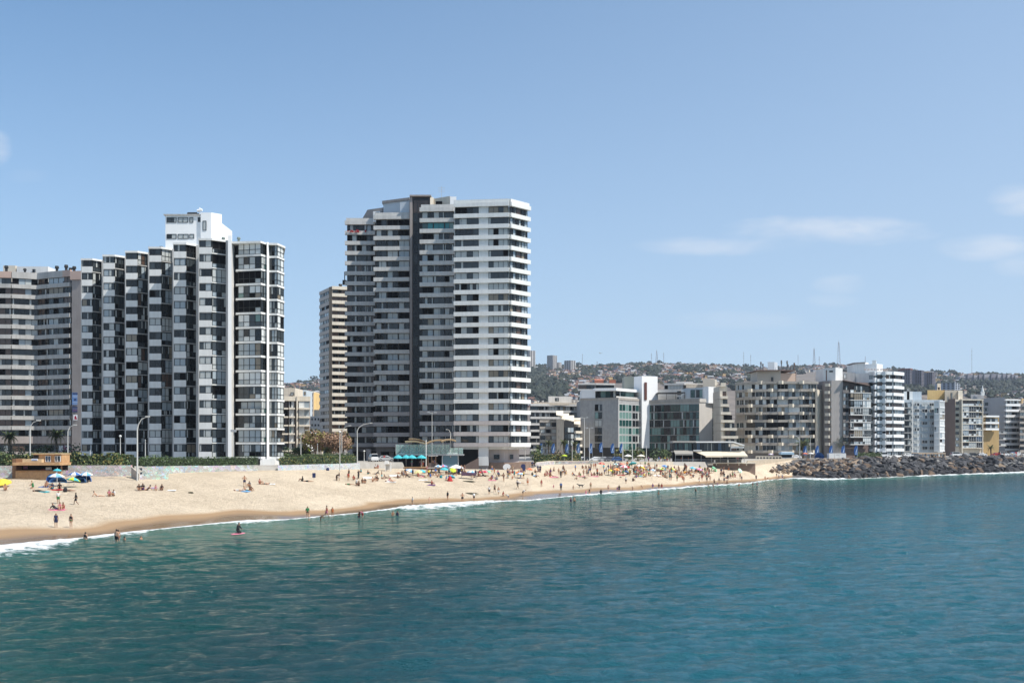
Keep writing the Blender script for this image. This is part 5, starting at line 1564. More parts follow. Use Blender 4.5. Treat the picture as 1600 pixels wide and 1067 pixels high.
def in_forest(px, py):
 for (a, c, rx, ry) in FOREST:
  if ((px - a) / rx) ** 2 + ((py - c) / ry) ** 2 < 1 + .4 * mnoise.noise(Vector((px * .1, py * .2, 0))):
   return True
 return False
def hillside():
 rg = random.Random(11)
 rest = MB()
 cand = []
 for _ in range(52000):
  z = rg.random()
  px = rg.uniform(443, 502) if z < .06 else rg.uniform(826, 1640) if z < .97 else rg.uniform(505, 826)
  r = 2600 * math.exp(-rg.random() ** 1.2 * 1.15)
  r = min(r, 2590)
  py = visible_hill(px, r)
  if py > roofline(px) + 4:
   continue
  if in_forest(px, py) and rg.random() < .95:
   continue
  if mnoise.noise(Vector((px * .03, py * .12, 2))) > .2 + (px < 1000) * .2 and rg.random() < .7:
   continue
  if px > 1400 and rg.random() < .7:
   continue
  cand.append((px, r, py))
  if len(cand) >= 6500:
   break
 cand.sort(key=lambda c: c[1])
 cnt = 0
 info = {}
 rest_v = {}
 for px, r, py in cand:
  reddish = px < 1000 and rg.random() < .3
  while True:
   v = rg.choice(hm_variants)
   if reddish and v[2] != 'red':
    continue
   if v[1] in ('blue', 'ochre', 'brick') and rg.random() < .5:
    continue
   break
  x, y, z = hill_pt(px, r)
  rz = rg.uniform(-.6, .9)
  s = rg.uniform(.5, .85)
  if cnt < 290:
   lab = '%s hill house with %s %s roof, %s, %s' % (v[1], v[2], 'flat' if v[3] else 'pitched', 'low on the slope' if py > 596 else 'halfway up the slope' if py > 584 else 'near the ridge',
    'above the cream flats' if px < 520 else 'right of the tallest tower' if px < 900 else 'above the hotel' if px < 1125 else 'behind the round-balcony block' if px < 1300 else 'above the right-hand blocks')
   O('hillside_house', v[0], None, (x, y, z), rz, s, label=lab, cat='house', group='houses on the hill')
   cnt += 1
  else:
   c_, s_ = math.cos(rz), math.sin(rz)
   k = v[0].name
   if k not in rest_v:
    co = np.empty(len(v[0].vertices) * 3, np.float32); v[0].vertices.foreach_get('co', co)
    rest_v[k] = (co.reshape(-1, 3), [tuple(p.vertices) for p in v[0].polygons], [p.material_index for p in v[0].polygons], list(v[0].materials))
   co, fs, mi, ms = rest_v[k]
   k0 = len(rest.v)
   w = co * s
   rest.v += [(a * c_ - b_ * s_ + x, a * s_ + b_ * c_ + y, d + z) for a, b_, d in w]
   ids = [rest.mi(m) for m in ms]
   for f, q in zip(fs, mi):
    rest.f.append(tuple(i + k0 for i in f)); rest.m.append(ids[q])
 O('hillside_houses', rest.build('hillside_houses'), kind='stuff', label='mass of small far hillside houses up to the ridge')
hillside()
# foliage
leafA = M('leaf_dark', (.030, .055, .018), .6, var=.35, vs=1.2)
leafB = M('leaf_mid', (.055, .095, .026), .6, var=.35, vs=1.2)
leafC = M('leaf_light', (.095, .13, .04), .6, var=.3, vs=1.2)
leafR = M('leaf_russet', (.26, .16, .10), .7, var=.3, vs=1.0)
leafO = M('leaf_olive', (.20, .18, .05), .7, var=.3, vs=1.0)
bark = M('bark', (.12, .09, .065), .9, var=.3, vs=4)
def cloud(m, center, rad, n, size, mats, rg, shell=.55):
 for _ in range(n):
  while True:
   p = Vector((rg.uniform(-1, 1), rg.uniform(-1, 1), rg.uniform(-1, 1)))
   if shell < p.length < 1:
    break
  k = 1 + .25 * mnoise.noise(Vector((p.x * 2, p.y * 2, p.z * 2)) + Vector(center))
  c = Vector((center[0] + p.x * rad[0] * k, center[1] + p.y * rad[1] * k, center[2] + p.z * rad[2] * k))
  nrm = (p.normalized() + Vector((rg.uniform(-.8, .8), rg.uniform(-.8, .8), rg.uniform(-.5, .9)))).normalized()
  a = nrm.orthogonal().normalized()
  a.rotate(Matrix_rot(nrm, rg.uniform(0, 6.28)))
  b_ = nrm.cross(a)
  s = size * rg.uniform(.6, 1.3)
  m.poly([c - a * s, c - b_ * s * .6, c + a * s, c + b_ * s * .6], rg.choice(mats))
def Matrix_rot(ax, ang):
 from mathutils import Quaternion
 return Quaternion(ax, ang)
def hill_trees():
 rg = random.Random(5)
 m = MB()
 mats = [M('far_tree_dark', (.014, .022, .016), .9), M('far_tree_mid', (.022, .032, .020), .9), M('far_tree_grey', (.034, .040, .028), .9)]
 cnt = 0
 for _ in range(16000):
  z = rg.random()
  px = rg.uniform(443, 502) if z < .05 else rg.uniform(826, 1640)
  r = min(2600 * math.exp(-rg.random() ** 1.2 * 1.3), 2596)
  py = visible_hill(px, r)
  if py > roofline(px) + 6:
   continue
  f = in_forest(px, py)
  g = mnoise.noise(Vector((px * .03, py * .12, 2))) > .05
  if not f and not g and rg.random() < .90 + (px < 1000) * .05:
   continue
  x, y, zz = hill_pt(px, r)
  cnt += 1
  s = rg.uniform(3, 6.5) * (1.15 if f else 1)
  k = 7
  mt = rg.choice(mats)
  # lumpy little crown
  for q in range(2):
   cx, cy, cz = x + rg.uniform(-s, s) * .6, y + rg.uniform(-s, s) * .6, zz + s * rg.uniform(.3, .9)
   vs = [(cx, cy, cz + s * rg.uniform(.7, 1.1))]
   ring = [(cx + s * rg.uniform(.6, 1.1) * math.cos(t), cy + s * rg.uniform(.6, 1.1) * math.sin(t), cz + rg.uniform(-.3, .4) * s) for t in [i * 2 * PI / 6 for i in range(6)]]
   low = [(cx, cy, cz - s * 1.2)]
   m.faces(vs + ring + low, [(0, 1 + i, 1 + (i + 1) % 6) for i in range(6)] + [(7, 1 + (i + 1) % 6, 1 + i) for i in range(6)], mt)
  if cnt > 4200:
   break
 O('hillside_trees', m.build('hillside_trees'), kind='stuff', label='far woods and garden trees scattered over the hill')
 # a few trees standing on the skyline
 for px, h, wd in [(904, 13, 8), (1014, 12, 8), (1030, 13, 7), (1166, 13, 9), (1176, 11, 7), (1301, 11, 7), (1062, 8, 5), (1114, 8, 6), (1487, 10, 10), (468, 12, 9), (490, 16, 12)]:
  r = 2560
  x, y, z = hill_pt(px, r)
  q = MB()
  q.tube([(0, 0, -4), (0, 0, h * .5)], [.6, .4], bark, 5)
  tr = O('ridge_tree', None, None, (x, y, z), label='dark tree on the far skyline %s' % (
   {904: 'just right of the three pale far towers', 1014: 'at the foot of the leftmost mast of the trio', 1030: 'between the masts of the trio', 1166: 'left of two, above the terraced cream block',
    1176: 'right of two, above the terraced cream block', 1301: 'by the tall lattice mast', 1062: 'right of the trio of masts', 1114: 'above the right end of the hotel', 1487: 'left of the thin right-hand mast',
    468: 'above the cream flats, smaller of two', 490: 'above the cream flats, larger of two'}[px]), cat='tree', group='trees on the skyline')
  O('trunk', q.build('trunk'), tr)
  q = MB()
  cloud(q, (0, 0, h * .6), (wd, wd, h * .5), 90, 2.6, mats, rg, .3)
  O('crown', q.build('crown'), tr)
hill_trees()
# far towers on the hill
def far_towers():
 cream_f = M('far_tower_cream', (.50, .48, .46), .8, var=.05, vs=.1)
 slate = M('far_tower_slate', (.19, .18, .21), .8, var=.08, vs=.1)
 red_t = M('far_roof_red', (.26, .10, .08), .8)
 for (p0, p1, p2, y0, y1, r, mt, lab, rows, rt) in [
  (820, 828, 836.5, 547.5, 575, 2300, cream_f, 'tallest pale far tower, half hidden behind the big tower edge', 16, None),
  (855, 864, 870.5, 555, 576, 2250, cream_f, 'pale grey far tower, second from left of the group on the hill', 14, None),
  (870.5, 873, 877.5, 566, 576, 2280, cream_f, 'short pale far tower between two taller ones on the hill', 6, None),
  (882, 892, 899.5, 563, 579, 2200, cream_f, 'wide pale far tower, rightmost of the group on the hill', 10, None),
  (1411, 1422, 1425, 577.5, 603, 1500, slate, 'slate-grey far block with red top, leftmost of three behind the pale blue block', 10, red_t),
  (1430, 1440, 1444, 578.5, 603, 1520, slate, 'slate-grey far block, middle of three behind the pale blue block', 10, None),
  (1448, 1457, 1462, 581.5, 603, 1540, slate, 'slate-grey far block, rightmost of three behind the pale blue block', 9, None),
  (1472, 1492, 1500, 598, 620, 1100, M('far_block_blue', (.34, .38, .44), .8), 'pale blue-grey round-fronted block behind the yellow roof box', 5, None),
 ]:
  A, C, D = XY(p0, r + 6), XY(p1, r), XY(p2, r + 8)
  b = B('distant_tower', C[0], r, ZZ(y1 + 14, r), lab, 'building', 'far towers on the hill')
  z1 = ZZ(y0, r)
  b.solid('wall', [A, C, D, (D[0], r + 25), (A[0], r + 25)], ZZ(y1 + 14, r), z1, mt)
  if rt:
   b.solid('roof', [(A[0] - .5, A[1] - 1), (C[0], C[1] - 1), (D[0] + .5, D[1] - 1), (D[0] + .5, r + 25), (A[0] - .5, r + 25)], z1, z1 + 2, rt)
  for (P0, P1, nc) in ((A, C, 3), (C, D, 2)):
   ang, Ln = seg(P0, P1)
   dz = (z1 - ZZ(y1 + 4, r)) / (rows + 3)
   for c in range(nc):
    # vertical window strips with the floors cutting them
    m = MB()
    for k in range(rows + 3):
     m.box(0, Ln / nc * .5, -.4, 0, k * dz + dz * .35, k * dz + dz * .85, dark)
    b.part('window_strip', m.build('window_strip'), P0[0] + math.cos(ang) * Ln * (c + .25) / nc, P0[1] + math.sin(ang) * Ln * (c + .25) / nc, z1 - (rows + 3) * dz, ang)['kind'] = 'stuff'
 # row of slabs on the right skyline
 k = 0
 for px in (1500, 1512, 1522, 1530, 1538, 1549, 1559, 1567, 1574, 1581, 1586.5):
  w = (9, 8, 6, 6, 9, 8, 6.5, 5.5, 5.5, 4.5, 4)[k]
  y0 = (588, 585, 586, 585, 584.5, 584, 585, 584, 585, 585, 586)[k]
  r = 2250
  A, C = XY(px, r), XY(px + w, r + 3)
  b = B('distant_block', A[0], r, ZZ(606, r), 'grey far block in the skyline row at the right, %s' % (
   'leftmost', 'second from left', 'third from left', 'fourth from left', 'left of the widest middle one', 'just left of centre', 'just right of centre', 'fourth from right', 'third from right', 'second from right', 'rightmost')[k],
    'building', 'row of far blocks on the right skyline')
  b.solid('wall', [A, C, (C[0], r + 20), (A[0], r + 20)], ZZ(606, r), ZZ(y0, r), slate if k % 2 else M('far_block_grey', (.30, .29, .31), .8))
  m = MB()
  for q in range(6):
   m.box(w * 1.446 * .15, w * 1.446 * .85, -.4, 0, q * 3, q * 3 + 1.4, dark)
  b.part('windows', m.build('windows'), A[0], r - .1, ZZ(601, r))['kind'] = 'stuff'
  k += 1
far_towers()
# lattice masts
def mast(px, ytop, ybot, r, lab, w=3.0, lattice=True):
 x, y = XY(px, r)
 zb = hill_pt(px, r)[2] if r > 1500 else ZZ(ybot, r)
 h = ZZ(ytop, r) - zb
 m = MB()
 st = M('mast_steel', (.22, .17, .17), .6)
 if lattice:
  n = 7
  for i in range(n):
   z0, z1 = h * i / n * .9, h * (i + 1) / n * .9
   w0, w1 = w * (1 - i / n * .82), w * (1 - (i + 1) / n * .82)
   for sx, sy in ((1, 1), (-1, 1), (1, -1), (-1, -1)):
    m.tube([(sx * w0, sy * w0, z0), (sx * w1, sy * w1, z1)], .26, st, 4)
   m.tube([(-w0, -w0, z0), (w1, -w1, z1)], .18, st, 4)
   m.tube([(w0, -w0, z0), (-w1, -w1, z1)], .18, st, 4)
  m.tube([(0, 0, h * .9), (0, 0, h)], [.3, .15], st, 4)
 else:
  m.tube([(0, 0, 0), (0, 0, h)], [.45, .25], st, 5)
  for k in range(3):
   m.box(-1.0, 1.0, -.3, .3, h * (.6 + k * .14), h * (.6 + k * .14) + 1.2, st)
 O('radio_mast', m.build('radio_mast'), None, (x, y, zb - 1), label=lab, cat='mast', group='masts on the skyline')
for a in [(910, 552, 573, 2580, 'thin short mast on the skyline above the hotel left corner', 2, False), (933, 564, 574, 2580, 'tiny mast on the skyline right of the thin short one', 2, False),
   (1018, 551, 572, 2590, 'leftmost thin mast of the trio on the skyline', 2, False), (1026, 545, 572, 2590, 'tallest central lattice mast of the trio on the skyline', 3.2, True),
   (1037, 550, 572, 2590, 'rightmost mast of the trio on the skyline', 2.4, False), (1162, 549, 575, 2590, 'faint thin mast, left of the pair above the cream block', 2, False),
   (1173, 553, 575, 2590, 'faint thin mast, right of the pair above the cream block', 2, False), (1247, 553, 573, 2590, 'thin mast on the skyline above the roof hut chimneys', 2, False),
   (1272, 541, 573, 2590, 'red and white lattice mast left of the tallest mast', 3.2, True), (1280, 556, 573, 2590, 'short thin mast between the two lattice masts', 2, False),
   (1310.5, 530, 573, 2590, 'tallest lattice mast on the whole skyline', 4.2, True), (1352, 556, 573, 2590, 'faint mast on the skyline above the white tower roof', 2, False),
   (1518.5, 543, 585, 2560, 'tall thin mast on the right skyline above the row of far blocks', 2.2, False)]:
 mast(*a)
# walls along the beach
def graffiti_mat(name, base, sat, dens, hue):
 m = bpy.data.materials.new(name)
 m.use_nodes = True
 t = m.node_tree
 b = t.nodes['Principled BSDF']
 b.inputs['Roughness'].default_value = .85
 geo = N(t, 'ShaderNodeNewGeometry')
 mp = N(t, 'ShaderNodeMapping'); mp.inputs['Scale'].default_value = (1, 1, 1.5); L(t, geo.outputs['Position'], mp.inputs['Vector'])
 n1 = N(t, 'ShaderNodeTexNoise', i_Scale=1.5, i_Detail=4.0, i_Roughness=.6, i_Distortion=1.5); L(t, mp.outputs[0], n1.inputs['Vector'])
 v1 = N(t, 'ShaderNodeTexVoronoi', i_Scale=1.1); L(t, mp.outputs[0], v1.inputs['Vector'])
 hs = N(t, 'ShaderNodeHueSaturation'); hs.inputs['Saturation'].default_value = sat
 L(t, v1.outputs['Color'], hs.inputs['Color'])
 tn = N(t, 'ShaderNodeMix', data_type='RGBA'); tn.inputs['Factor'].default_value = .5; L(t, hs.outputs[0], tn.inputs['A']); tn.inputs['B'].default_value = (*hue, 1)
 r1 = N(t, 'ShaderNodeMapRange', i_1=.5 - dens, i_2=.56 - dens, i_3=0, i_4=1); L(t, n1.outputs['Fac'], r1.inputs[0])
 mx = N(t, 'ShaderNodeMix', data_type='RGBA'); L(t, r1.outputs[0], mx.inputs['Factor']); mx.inputs['A'].default_value = (*base, 1); L(t, tn.outputs['Result'], mx.inputs['B'])
 n2 = N(t, 'ShaderNodeTexNoise', i_Scale=3.4, i_Detail=3.0, i_Distortion=2.5); L(t, mp.outputs[0], n2.inputs['Vector'])
 a = N(t, 'ShaderNodeMath', operation='SUBTRACT', i_1=.5); L(t, n2.outputs['Fac'], a.inputs[0])
 a2 = N(t, 'ShaderNodeMath', operation='ABSOLUTE'); L(t, a.outputs[0], a2.inputs[0])
 r2 = N(t, 'ShaderNodeMapRange', i_1=.012, i_2=.03, i_3=.75, i_4=0); L(t, a2.outputs[0], r2.inputs[0])
 mk = N(t, 'ShaderNodeMix', data_type='RGBA'); L(t, r2.outputs[0], mk.inputs['Factor']); L(t, mx.outputs['Result'], mk.inputs['A']); mk.inputs['B'].default_value = (.05, .05, .06, 1)
 L(t, mk.outputs['Result'], b.inputs['Base Color'])
 bn = N(t, 'ShaderNodeBump', i_Distance=.06); L(t, v1.outputs['Distance'], bn.inputs['Height']); L(t, bn.outputs[0], b.inputs['Normal'])
 return m
def top_pt(px, dy=0.0):
 Y = float(lin(px, TPX, TY)) + dy
 return XY(px, Y)
def wall_run(name, label, p0, p1, z1, mat, dy=-.7, th=.5, zb=3.5, n=12, cap=None):
 """free-standing wall following the top of the beach"""
 c = top_pt((p0 + p1) / 2, dy)
 root = O(name, None, None, (c[0], c[1], zb), label=label, cat='wall')
 px = np.linspace(p0, p1, n + 1)
 for i in range(n):
  a, e = top_pt(px[i], dy), top_pt(px[i + 1], dy)
  m = MB()
  z = z1(px[i] / 2 + px[i + 1] / 2) if callable(z1) else z1
  m.prism([(a[0] - c[0], a[1] - c[1]), (e[0] - c[0], e[1] - c[1]), (e[0] - c[0], e[1] - c[1] + th), (a[0] - c[0], a[1] - c[1] + th)], 0, z - zb, mat)
  if cap:
   m.prism([(a[0] - c[0], a[1] - c[1] - .06), (e[0] - c[0], e[1] - c[1] - .06), (e[0] - c[0], e[1] - c[1] + th + .06), (a[0] - c[0], a[1] - c[1] + th + .06)], z - zb, z - zb + .14, cap)
  O('wall_panel', m.build('wall_panel'), root)
 return root
g1 = graffiti_mat('graffiti_bright', (.46, .43, .41), .75, -.01, (.45, .45, .52))
g2 = graffiti_mat('graffiti_teal', (.42, .38, .34), .45, .03, (.14, .40, .42))
g3 = graffiti_mat('painted_stone', (.47, .45, .42), .35, .06, (.30, .30, .31))
g4 = graffiti_mat('painted_stone_blue', (.52, .53, .54), .6, -.02, (.25, .40, .52))
wall_run('graffiti_wall', 'low beach wall covered in multicoloured graffiti behind the wooden kiosk', -260, 205, 7.45, g1, n=22)
wall_run('graffiti_wall', 'low stone wall painted with turquoise graffiti below the clipped hedge', 222, 312, lambda p: 7.2 - (p - 222) * .001, g2, n=8)
wall_run('stone_wall', 'pale grey stone wall below the clipped hedge of the stepped block', 312, 402, 7.05, g3, n=8)
wall_run('stone_wall', 'pale bluish stone wall below the long hedge, right of the white pillar', 434, 562, 6.95, g4, n=10)
# low bench wall in front
a, c = XY(217, 161), XY(262, 166)
q = O('graffiti_wall', None, None, (a[0], a[1], 4.5), label='short low wall with turquoise graffiti, standing on the sand beside the lamp post', cat='wall')
for i in range(5):
 t0, t1 = i / 5, (i + 1) / 5
 m = MB(); dx, dy = c[0] - a[0], c[1] - a[1]
 m.prism([(dx * t0, dy * t0), (dx * t1, dy * t1), (dx * t1, dy * t1 + .4), (dx * t0, dy * t0 + .4)], 0, 1.55, g2)
 O('wall_panel', m.build('wall_panel'), q)
m = MB()
e0, e1 = XY(205, 163.5), XY(217, 160.6)
m.prism([(e0[0], e0[1]), (e1[0], e1[1]), (e1[0], e1[1] + .5), (e0[0], e0[1] + .5)], 4.5, [7.2, 6.2, 6.2, 7.2], stone)
O('corner_wall', m.build('corner_wall'), None, label='sloping bare stone corner where the bright graffiti wall meets the hedge wall', cat='wall')
# low painted wall by the promenade
wall_run('promenade_wall', 'long low wall scribbled with faded graffiti below the promenade, left of the hotel', 838, 935, lambda p: 6.35, g3, dy=-.9, zb=4.2, n=10, cap=beige_lt)
wall_run('promenade_wall', 'low pale promenade wall behind the crowd, in front of the hotel', 938, 1052, 6.2, beige_lt, dy=-.9, zb=4.2, n=10)
wall_run('retaining_wall', 'low beige wall with dark gaps at the head of the rocky cove', 1168, 1246, lambda p: 5.9 + (p - 1168) * .009, M('cove_wall', (.42, .36, .28), .9, var=.15, vs=1), dy=-.5, zb=3.5, n=9)
# hedges, bushes
def leafy_box(pts, z0, z1, dens, size, mats, rg, core=None, wob=.35):
 """hedge along a polyline of (x, y), half width in y"""
 m = MB()
 core = core or M('hedge_core', (.018, .03, .012), .95)
 for i in range(len(pts) - 1):
  (xa, ya), (xb, yb) = pts[i], pts[i + 1]
  Ln = math.hypot(xb - xa, yb - ya)
  m.prism([(xa, ya + .15), (xb, yb + .15), (xb, yb + 1.4), (xa, ya + 1.4)], z0, z1 - .15, core)
  for _ in range(int(Ln * (z1 - z0) * dens)):
   t = rg.random()
   x, y = xa + (xb - xa) * t, ya + (yb - ya) * t
   top = rg.random() < .35
   hh = z1 + wob * mnoise.noise(Vector((x * .35, y * .3, 1)))
   z = hh if top else rg.uniform(z0 - .1, hh)
   yy = y + (rg.uniform(0, 1.5) if top else rg.uniform(-.1, .12) + .3 * mnoise.noise(Vector((x * .5, z, 3))))
   nx, ny, nz = rg.uniform(-.7, .7), -1 + rg.uniform(-.4, .4), rg.uniform(-.3, .8)
   if top:
    ny, nz = rg.uniform(-.6, .2), 1
   n = Vector((nx, ny, nz)).normalized()
   a = n.orthogonal().normalized(); a.rotate(Matrix_rot(n, rg.uniform(0, 6.28)))
   b_ = n.cross(a)
   s = size * rg.uniform(.6, 1.4)
   c = Vector((x, yy, z))
   m.poly([c - a * s, c - b_ * s * .6, c + a * s, c + b_ * s * .6], rg.choice(mats))
 return m
rgv = random.Random(21)
m = leafy_box([top_pt(p, 1.0) for p in (-240, -100, 0, 60, 120, 200)], 6.9, 9.2, 26, .2, [leafA, leafB, leafO, leafC], rgv, wob=.6)
O('hedge', m.build('hedge'), None, label='wild uneven hedge hanging over the bright graffiti wall at the left', cat='hedge')
m = leafy_box([top_pt(p, .9) for p in (165, 185, 205)], 6.2, 9.3, 30, .22, [leafA, leafB, leafO], rgv, wob=.5)
O('creeper', m.build('creeper'), None, label='thick creeper spilling down at the right end of the bright graffiti wall', cat='shrub')
m = leafy_box([top_pt(p, .4) for p in (222, 260, 300, 350, 401)], 6.8, 8.6, 34, .15, [leafA, leafB, leafB], rgv, wob=.15)
O('hedge', m.build('hedge'), None, label='clipped dark green hedge above the stone wall, in front of the stepped block', cat='hedge')
m = leafy_box([top_pt(p, .6) for p in (436, 480, 520, 556)], 6.7, 8.5, 34, .16, [leafA, leafB, leafB, leafO], rgv, wob=.18)
O('hedge', m.build('hedge'), None, label='clipped hedge on the bluish stone wall, right of the white pillar', cat='hedge')
m = leafy_box([XY(436, 215), XY(500, 222), XY(552, 232)], 6.9, 8.9, 24, .18, [leafB, leafC, leafA], rgv, wob=.3)
O('hedge', m.build('hedge'), None, label='brighter rear hedge behind the clipped hedge of the bluish wall', cat='hedge')
m = leafy_box([XY(130, 188), XY(180, 188), XY(222, 188), XY(275, 190)], 6.9, 8.6, 24, .18, [leafB, leafC, leafA], rgv, wob=.7)
O('hedge', m.build('hedge'), None, label='loose garden hedge along the foot of the stepped block, left half', cat='hedge')
m = leafy_box([XY(-90, 215), XY(0, 215), XY(70, 215), XY(124, 215)], 6.9, 9.0, 22, .22, [leafA, leafB, leafC], rgv, wob=.9)
O('hedge', m.build('hedge'), None, label='garden hedge in front of the wide grey banded block', cat='hedge')
m = leafy_box([XY(834, 300), XY(870, 301), XY(908, 302)], 5.8, 8.2, 20, .25, [leafA, leafB, leafO], rgv, wob=1.0)
O('hedge', m.build('hedge'), None, label='ragged planting above the faded graffiti wall, right of the tallest tower', cat='hedge')
m = leafy_box([XY(1338, 378), XY(1360, 381), XY(1378, 384)], 6.3, 8.2, 20, .25, [leafB, leafC, leafA], rgv, wob=.5)
O('hedge', m.build('hedge'), None, label='green hedge above the boulders at the foot of the bright white tower', cat='hedge')
def bush(px, Y, z, rx, rz, mats, label, n=220, size=.28, cat='shrub', group=None):
 x, y = XY(px, Y)
 r = O('bush', None, None, (x, y, z), label=label, cat=cat, group=group)
 m = MB()
 for k in range(3):
  m.tube([(0, 0, -.2), ((k - 1) * rx * .4, 0, rz * .8)], [.08, .04], bark, 5)
 O('stems', m.build('stems'), r)
 m = MB()
 cloud(m, (0, 0, rz * .95), (rx, rx, rz), n, size, mats, rgv, .5)
 k = MB()
 O('foliage', m.build('foliage'), r)
 return r
bush(236, 186, 7.0, 2.4, 1.0, [leafB, leafC], 'rounded clipped bush in front of the stepped block entrance', 300, .18)
bush(33, 230, 7.0, 2.8, 1.9, [leafA, leafB], 'dark bush between the two palms, nearer the left one')
bush(65, 232, 7.0, 2.4, 1.8, [leafB, leafC], 'light green bush midway between the two palms')
bush(4, 228, 7.0, 3.0, 1.9, [leafA, leafB], 'dark green bush at the left edge of the picture')
bush(106, 235, 7.0, 1.9, 2.0, [M('leaf_magenta', (.26, .02, .09), .6), leafB], 'flowering magenta bush beside the right palm')
bush(120, 233, 7.0, 2.4, 2.3, [leafA, leafB], 'tall dark bush in front of the sign pier')
bush(447, 262, 6.9, 2.4, 1.9, [leafA, leafB], 'dark bush at the foot of the cream low-rise flats')
for px, Yq, h, mats, lab in [(838, 305, 2.2, [leafB, leafC], 'yellow-green bush nearest the tallest tower'), (872, 303, 1.8, [leafR, leafA], 'reddish bush below the small palms'),
       (893, 306, 2.0, [leafA, leafB], 'dark bush above the faded graffiti wall, left of the lamp post'), (968, 318, 2.4, [leafO, leafA], 'olive bush below the hotel, leftmost of the round row'),
       (983, 318, 2.5, [leafA, leafB], 'round bush below the hotel, second of the row'), (998, 320, 2.4, [leafO, leafB], 'round bush below the hotel corner, third of the row'),
       (1024, 322, 2.3, [leafB, leafA], 'round green bush under the second hotel wing'), (1038, 324, 2.1, [leafB, leafC], 'light green bush left of the glass pavilion')]:
 bush(px, Yq, 5.9, 2.2, h, mats, lab, 240, .3)
def tree(px, Y, z, h, r, mats, label, n=700, size=.4, trunk=.2, shell=.35, zr=None, group=None):
 x, y = XY(px, Y)
 root = O('tree', None, None, (x, y, z), label=label, cat='tree', group=group)
 m = MB()
 m.tube([(0, 0, -.3), (.1, 0, h * .25), (-.1, .1, h * .5)], [trunk, trunk * .8, trunk * .55], bark, 7)
 for k in range(7):
  a = k * .9 + rgv.uniform(-.3, .3)
  m.tube([(-.05, .05, h * (.3 + .03 * k)), (math.cos(a) * r * .4, math.sin(a) * r * .4, h * .62), (math.cos(a) * r * .75, math.sin(a) * r * .75, h * rgv.uniform(.7, .92))], [trunk * .45, trunk * .25, .03], bark, 5)
 O('trunk', m.build('trunk'), root)
 m = MB()
 zr = zr or h * .36
 cloud(m, (0, 0, h - zr), (r, r, zr), n, size, mats, rgv, shell)
 for k in range(5):
  a = k * 1.256
  cloud(m, (math.cos(a) * r * .6, math.sin(a) * r * .6, h - zr * rgv.uniform(.7, 1.4)), (r * .5, r * .5, zr * .55), n // 7, size, mats, rgv, .4)
 O('crown', m.build('crown'), root)
 return root
tree(492, 246, 6.9, 8.2, 3.9, [leafO, leafO, leafR], 'olive-topped tree left of the slim rear tower', 900, .34)
tree(508, 243, 6.9, 7.4, 3.6, [leafR, leafR, leafO], 'russet tree at the foot of the slim rear tower', 800, .3)
tree(525, 240, 6.9, 7.1, 3.5, [leafR], 'bare-looking russet tree just left of the tallest tower', 800, .3)
tree(535, 244, 6.9, 8.0, 2.5, [leafO, leafR], 'tree with yellowish top touching the tallest tower edge', 600, .32)
tree(472, 250, 6.9, 4.0, 2.5, [leafA, leafB], 'small dark tree below the cream low-rise flats', 500, .3)
# palms
def frond_mesh(Ln, droop, w=.55):
 k = ('fr', round(Ln, 1), round(droop, 1))
 if k in _c:
  return _c[k]
 m = MB()
 n = 8
 P = []
 for i in range(n + 1):
  t = i / n
  P.append(Vector((Ln * (t - .12 * t * t * droop), 0, Ln * (.42 * t - droop * .62 * t * t))))
 m.tube(P, [.05 * (1 - .8 * i / n) for i in range(n + 1)], leafO, 4, False)
 for i in range(1, n + 1):
  for s in (-1, 1):
   for j in range(2):
    t = (i - j * .5) / n
    p = P[i] * (1 - j * .5) + P[i - 1] * (j * .5)
    ww = w * math.sin(min(1, t * 1.1 + .12) * PI) ** .6 * Ln * .35 + .05
    d = Vector((.75, s * 1.0, -.35)).normalized()
    m.poly([p, p + d * ww + Vector((0, 0, 0)), p + d * ww + Vector((.10, 0, -.02)), p + Vector((.16, 0, 0))], leafB if (i + j) % 3 else leafA)
 _c[k] = m.build('frond')
 return _c[k]
def palm(px, Y, z, h, r, label, nf=26, tr=.28):
 x, y = XY(px, Y)
 root = O('palm_tree', None, None, (x, y, z), label=label, cat='palm')
 m = MB()
 nseg = 9
 m.tube([(.12 * math.sin(i * .5), 0, h * i / nseg) for i in range(nseg + 1)], [tr * (1.15 - .35 * i / nseg) * (1 + .1 * (i % 2)) for i in range(nseg + 1)], bark, 8)
 m.tube([(0, 0, h - .5), (0, 0, h + .1), (0, 0, h + .5)], [tr, tr * 1.6, tr * .5], M('palm_boot', (.16, .11, .06), .9, var=.3, vs=5), 8)
 O('trunk', m.build('trunk'), root)
 for i in range(nf):
  a = i * 2.39996
  lay = i / nf
  fm = frond_mesh(r * (.8 + .2 * ((i * 7) % 3) / 2), [.5, 1.0, 1.6, 2.2][min(3, int(lay * 4))])
  o = O('frond', fm, root, (0, 0, h + .35 - .3 * lay), a)
  o.rotation_euler = (rgv.uniform(-.2, .2), -(.55 - lay * .95), a)
palm(15, 236, 6.9, 5.8, 2.6, 'dark palm on the left, in front of the grey banded block', 40)
palm(88, 236, 6.9, 6.2, 2.6, 'dark palm right of the first one, left of the sign pier', 40)
palm(512, 238, 6.9, 2.4, 1.8, 'short bushy palm in front of the russet trees', 18)
palm(843, 306, 6, 4.0, 1.7, 'smallest palm right of the tallest tower, first of four', 18, .2)
palm(857, 308, 6, 5.4, 1.9, 'second of four small palms between tower and hotel', 20, .2)
palm(881, 306, 6, 5.6, 2.0, 'third of four small palms, left of the lamp post', 20, .2)
palm(898, 312, 6, 5.0, 2.2, 'fourth small palm, nearest the grey hotel wall', 20, .2)
palm(1255, 378, 6.1, 5.2, 4.8, 'broad dark palm behind the curved street lamp and parasols', 36, .45)
palm(1311, 384, 6.2, 5.3, 5.5, 'large spreading palm above the white container', 40, .5)
palm(1548, 446, 6.4, 3.6, 2.4, 'small palm in front of the ochre block', 18, .3)
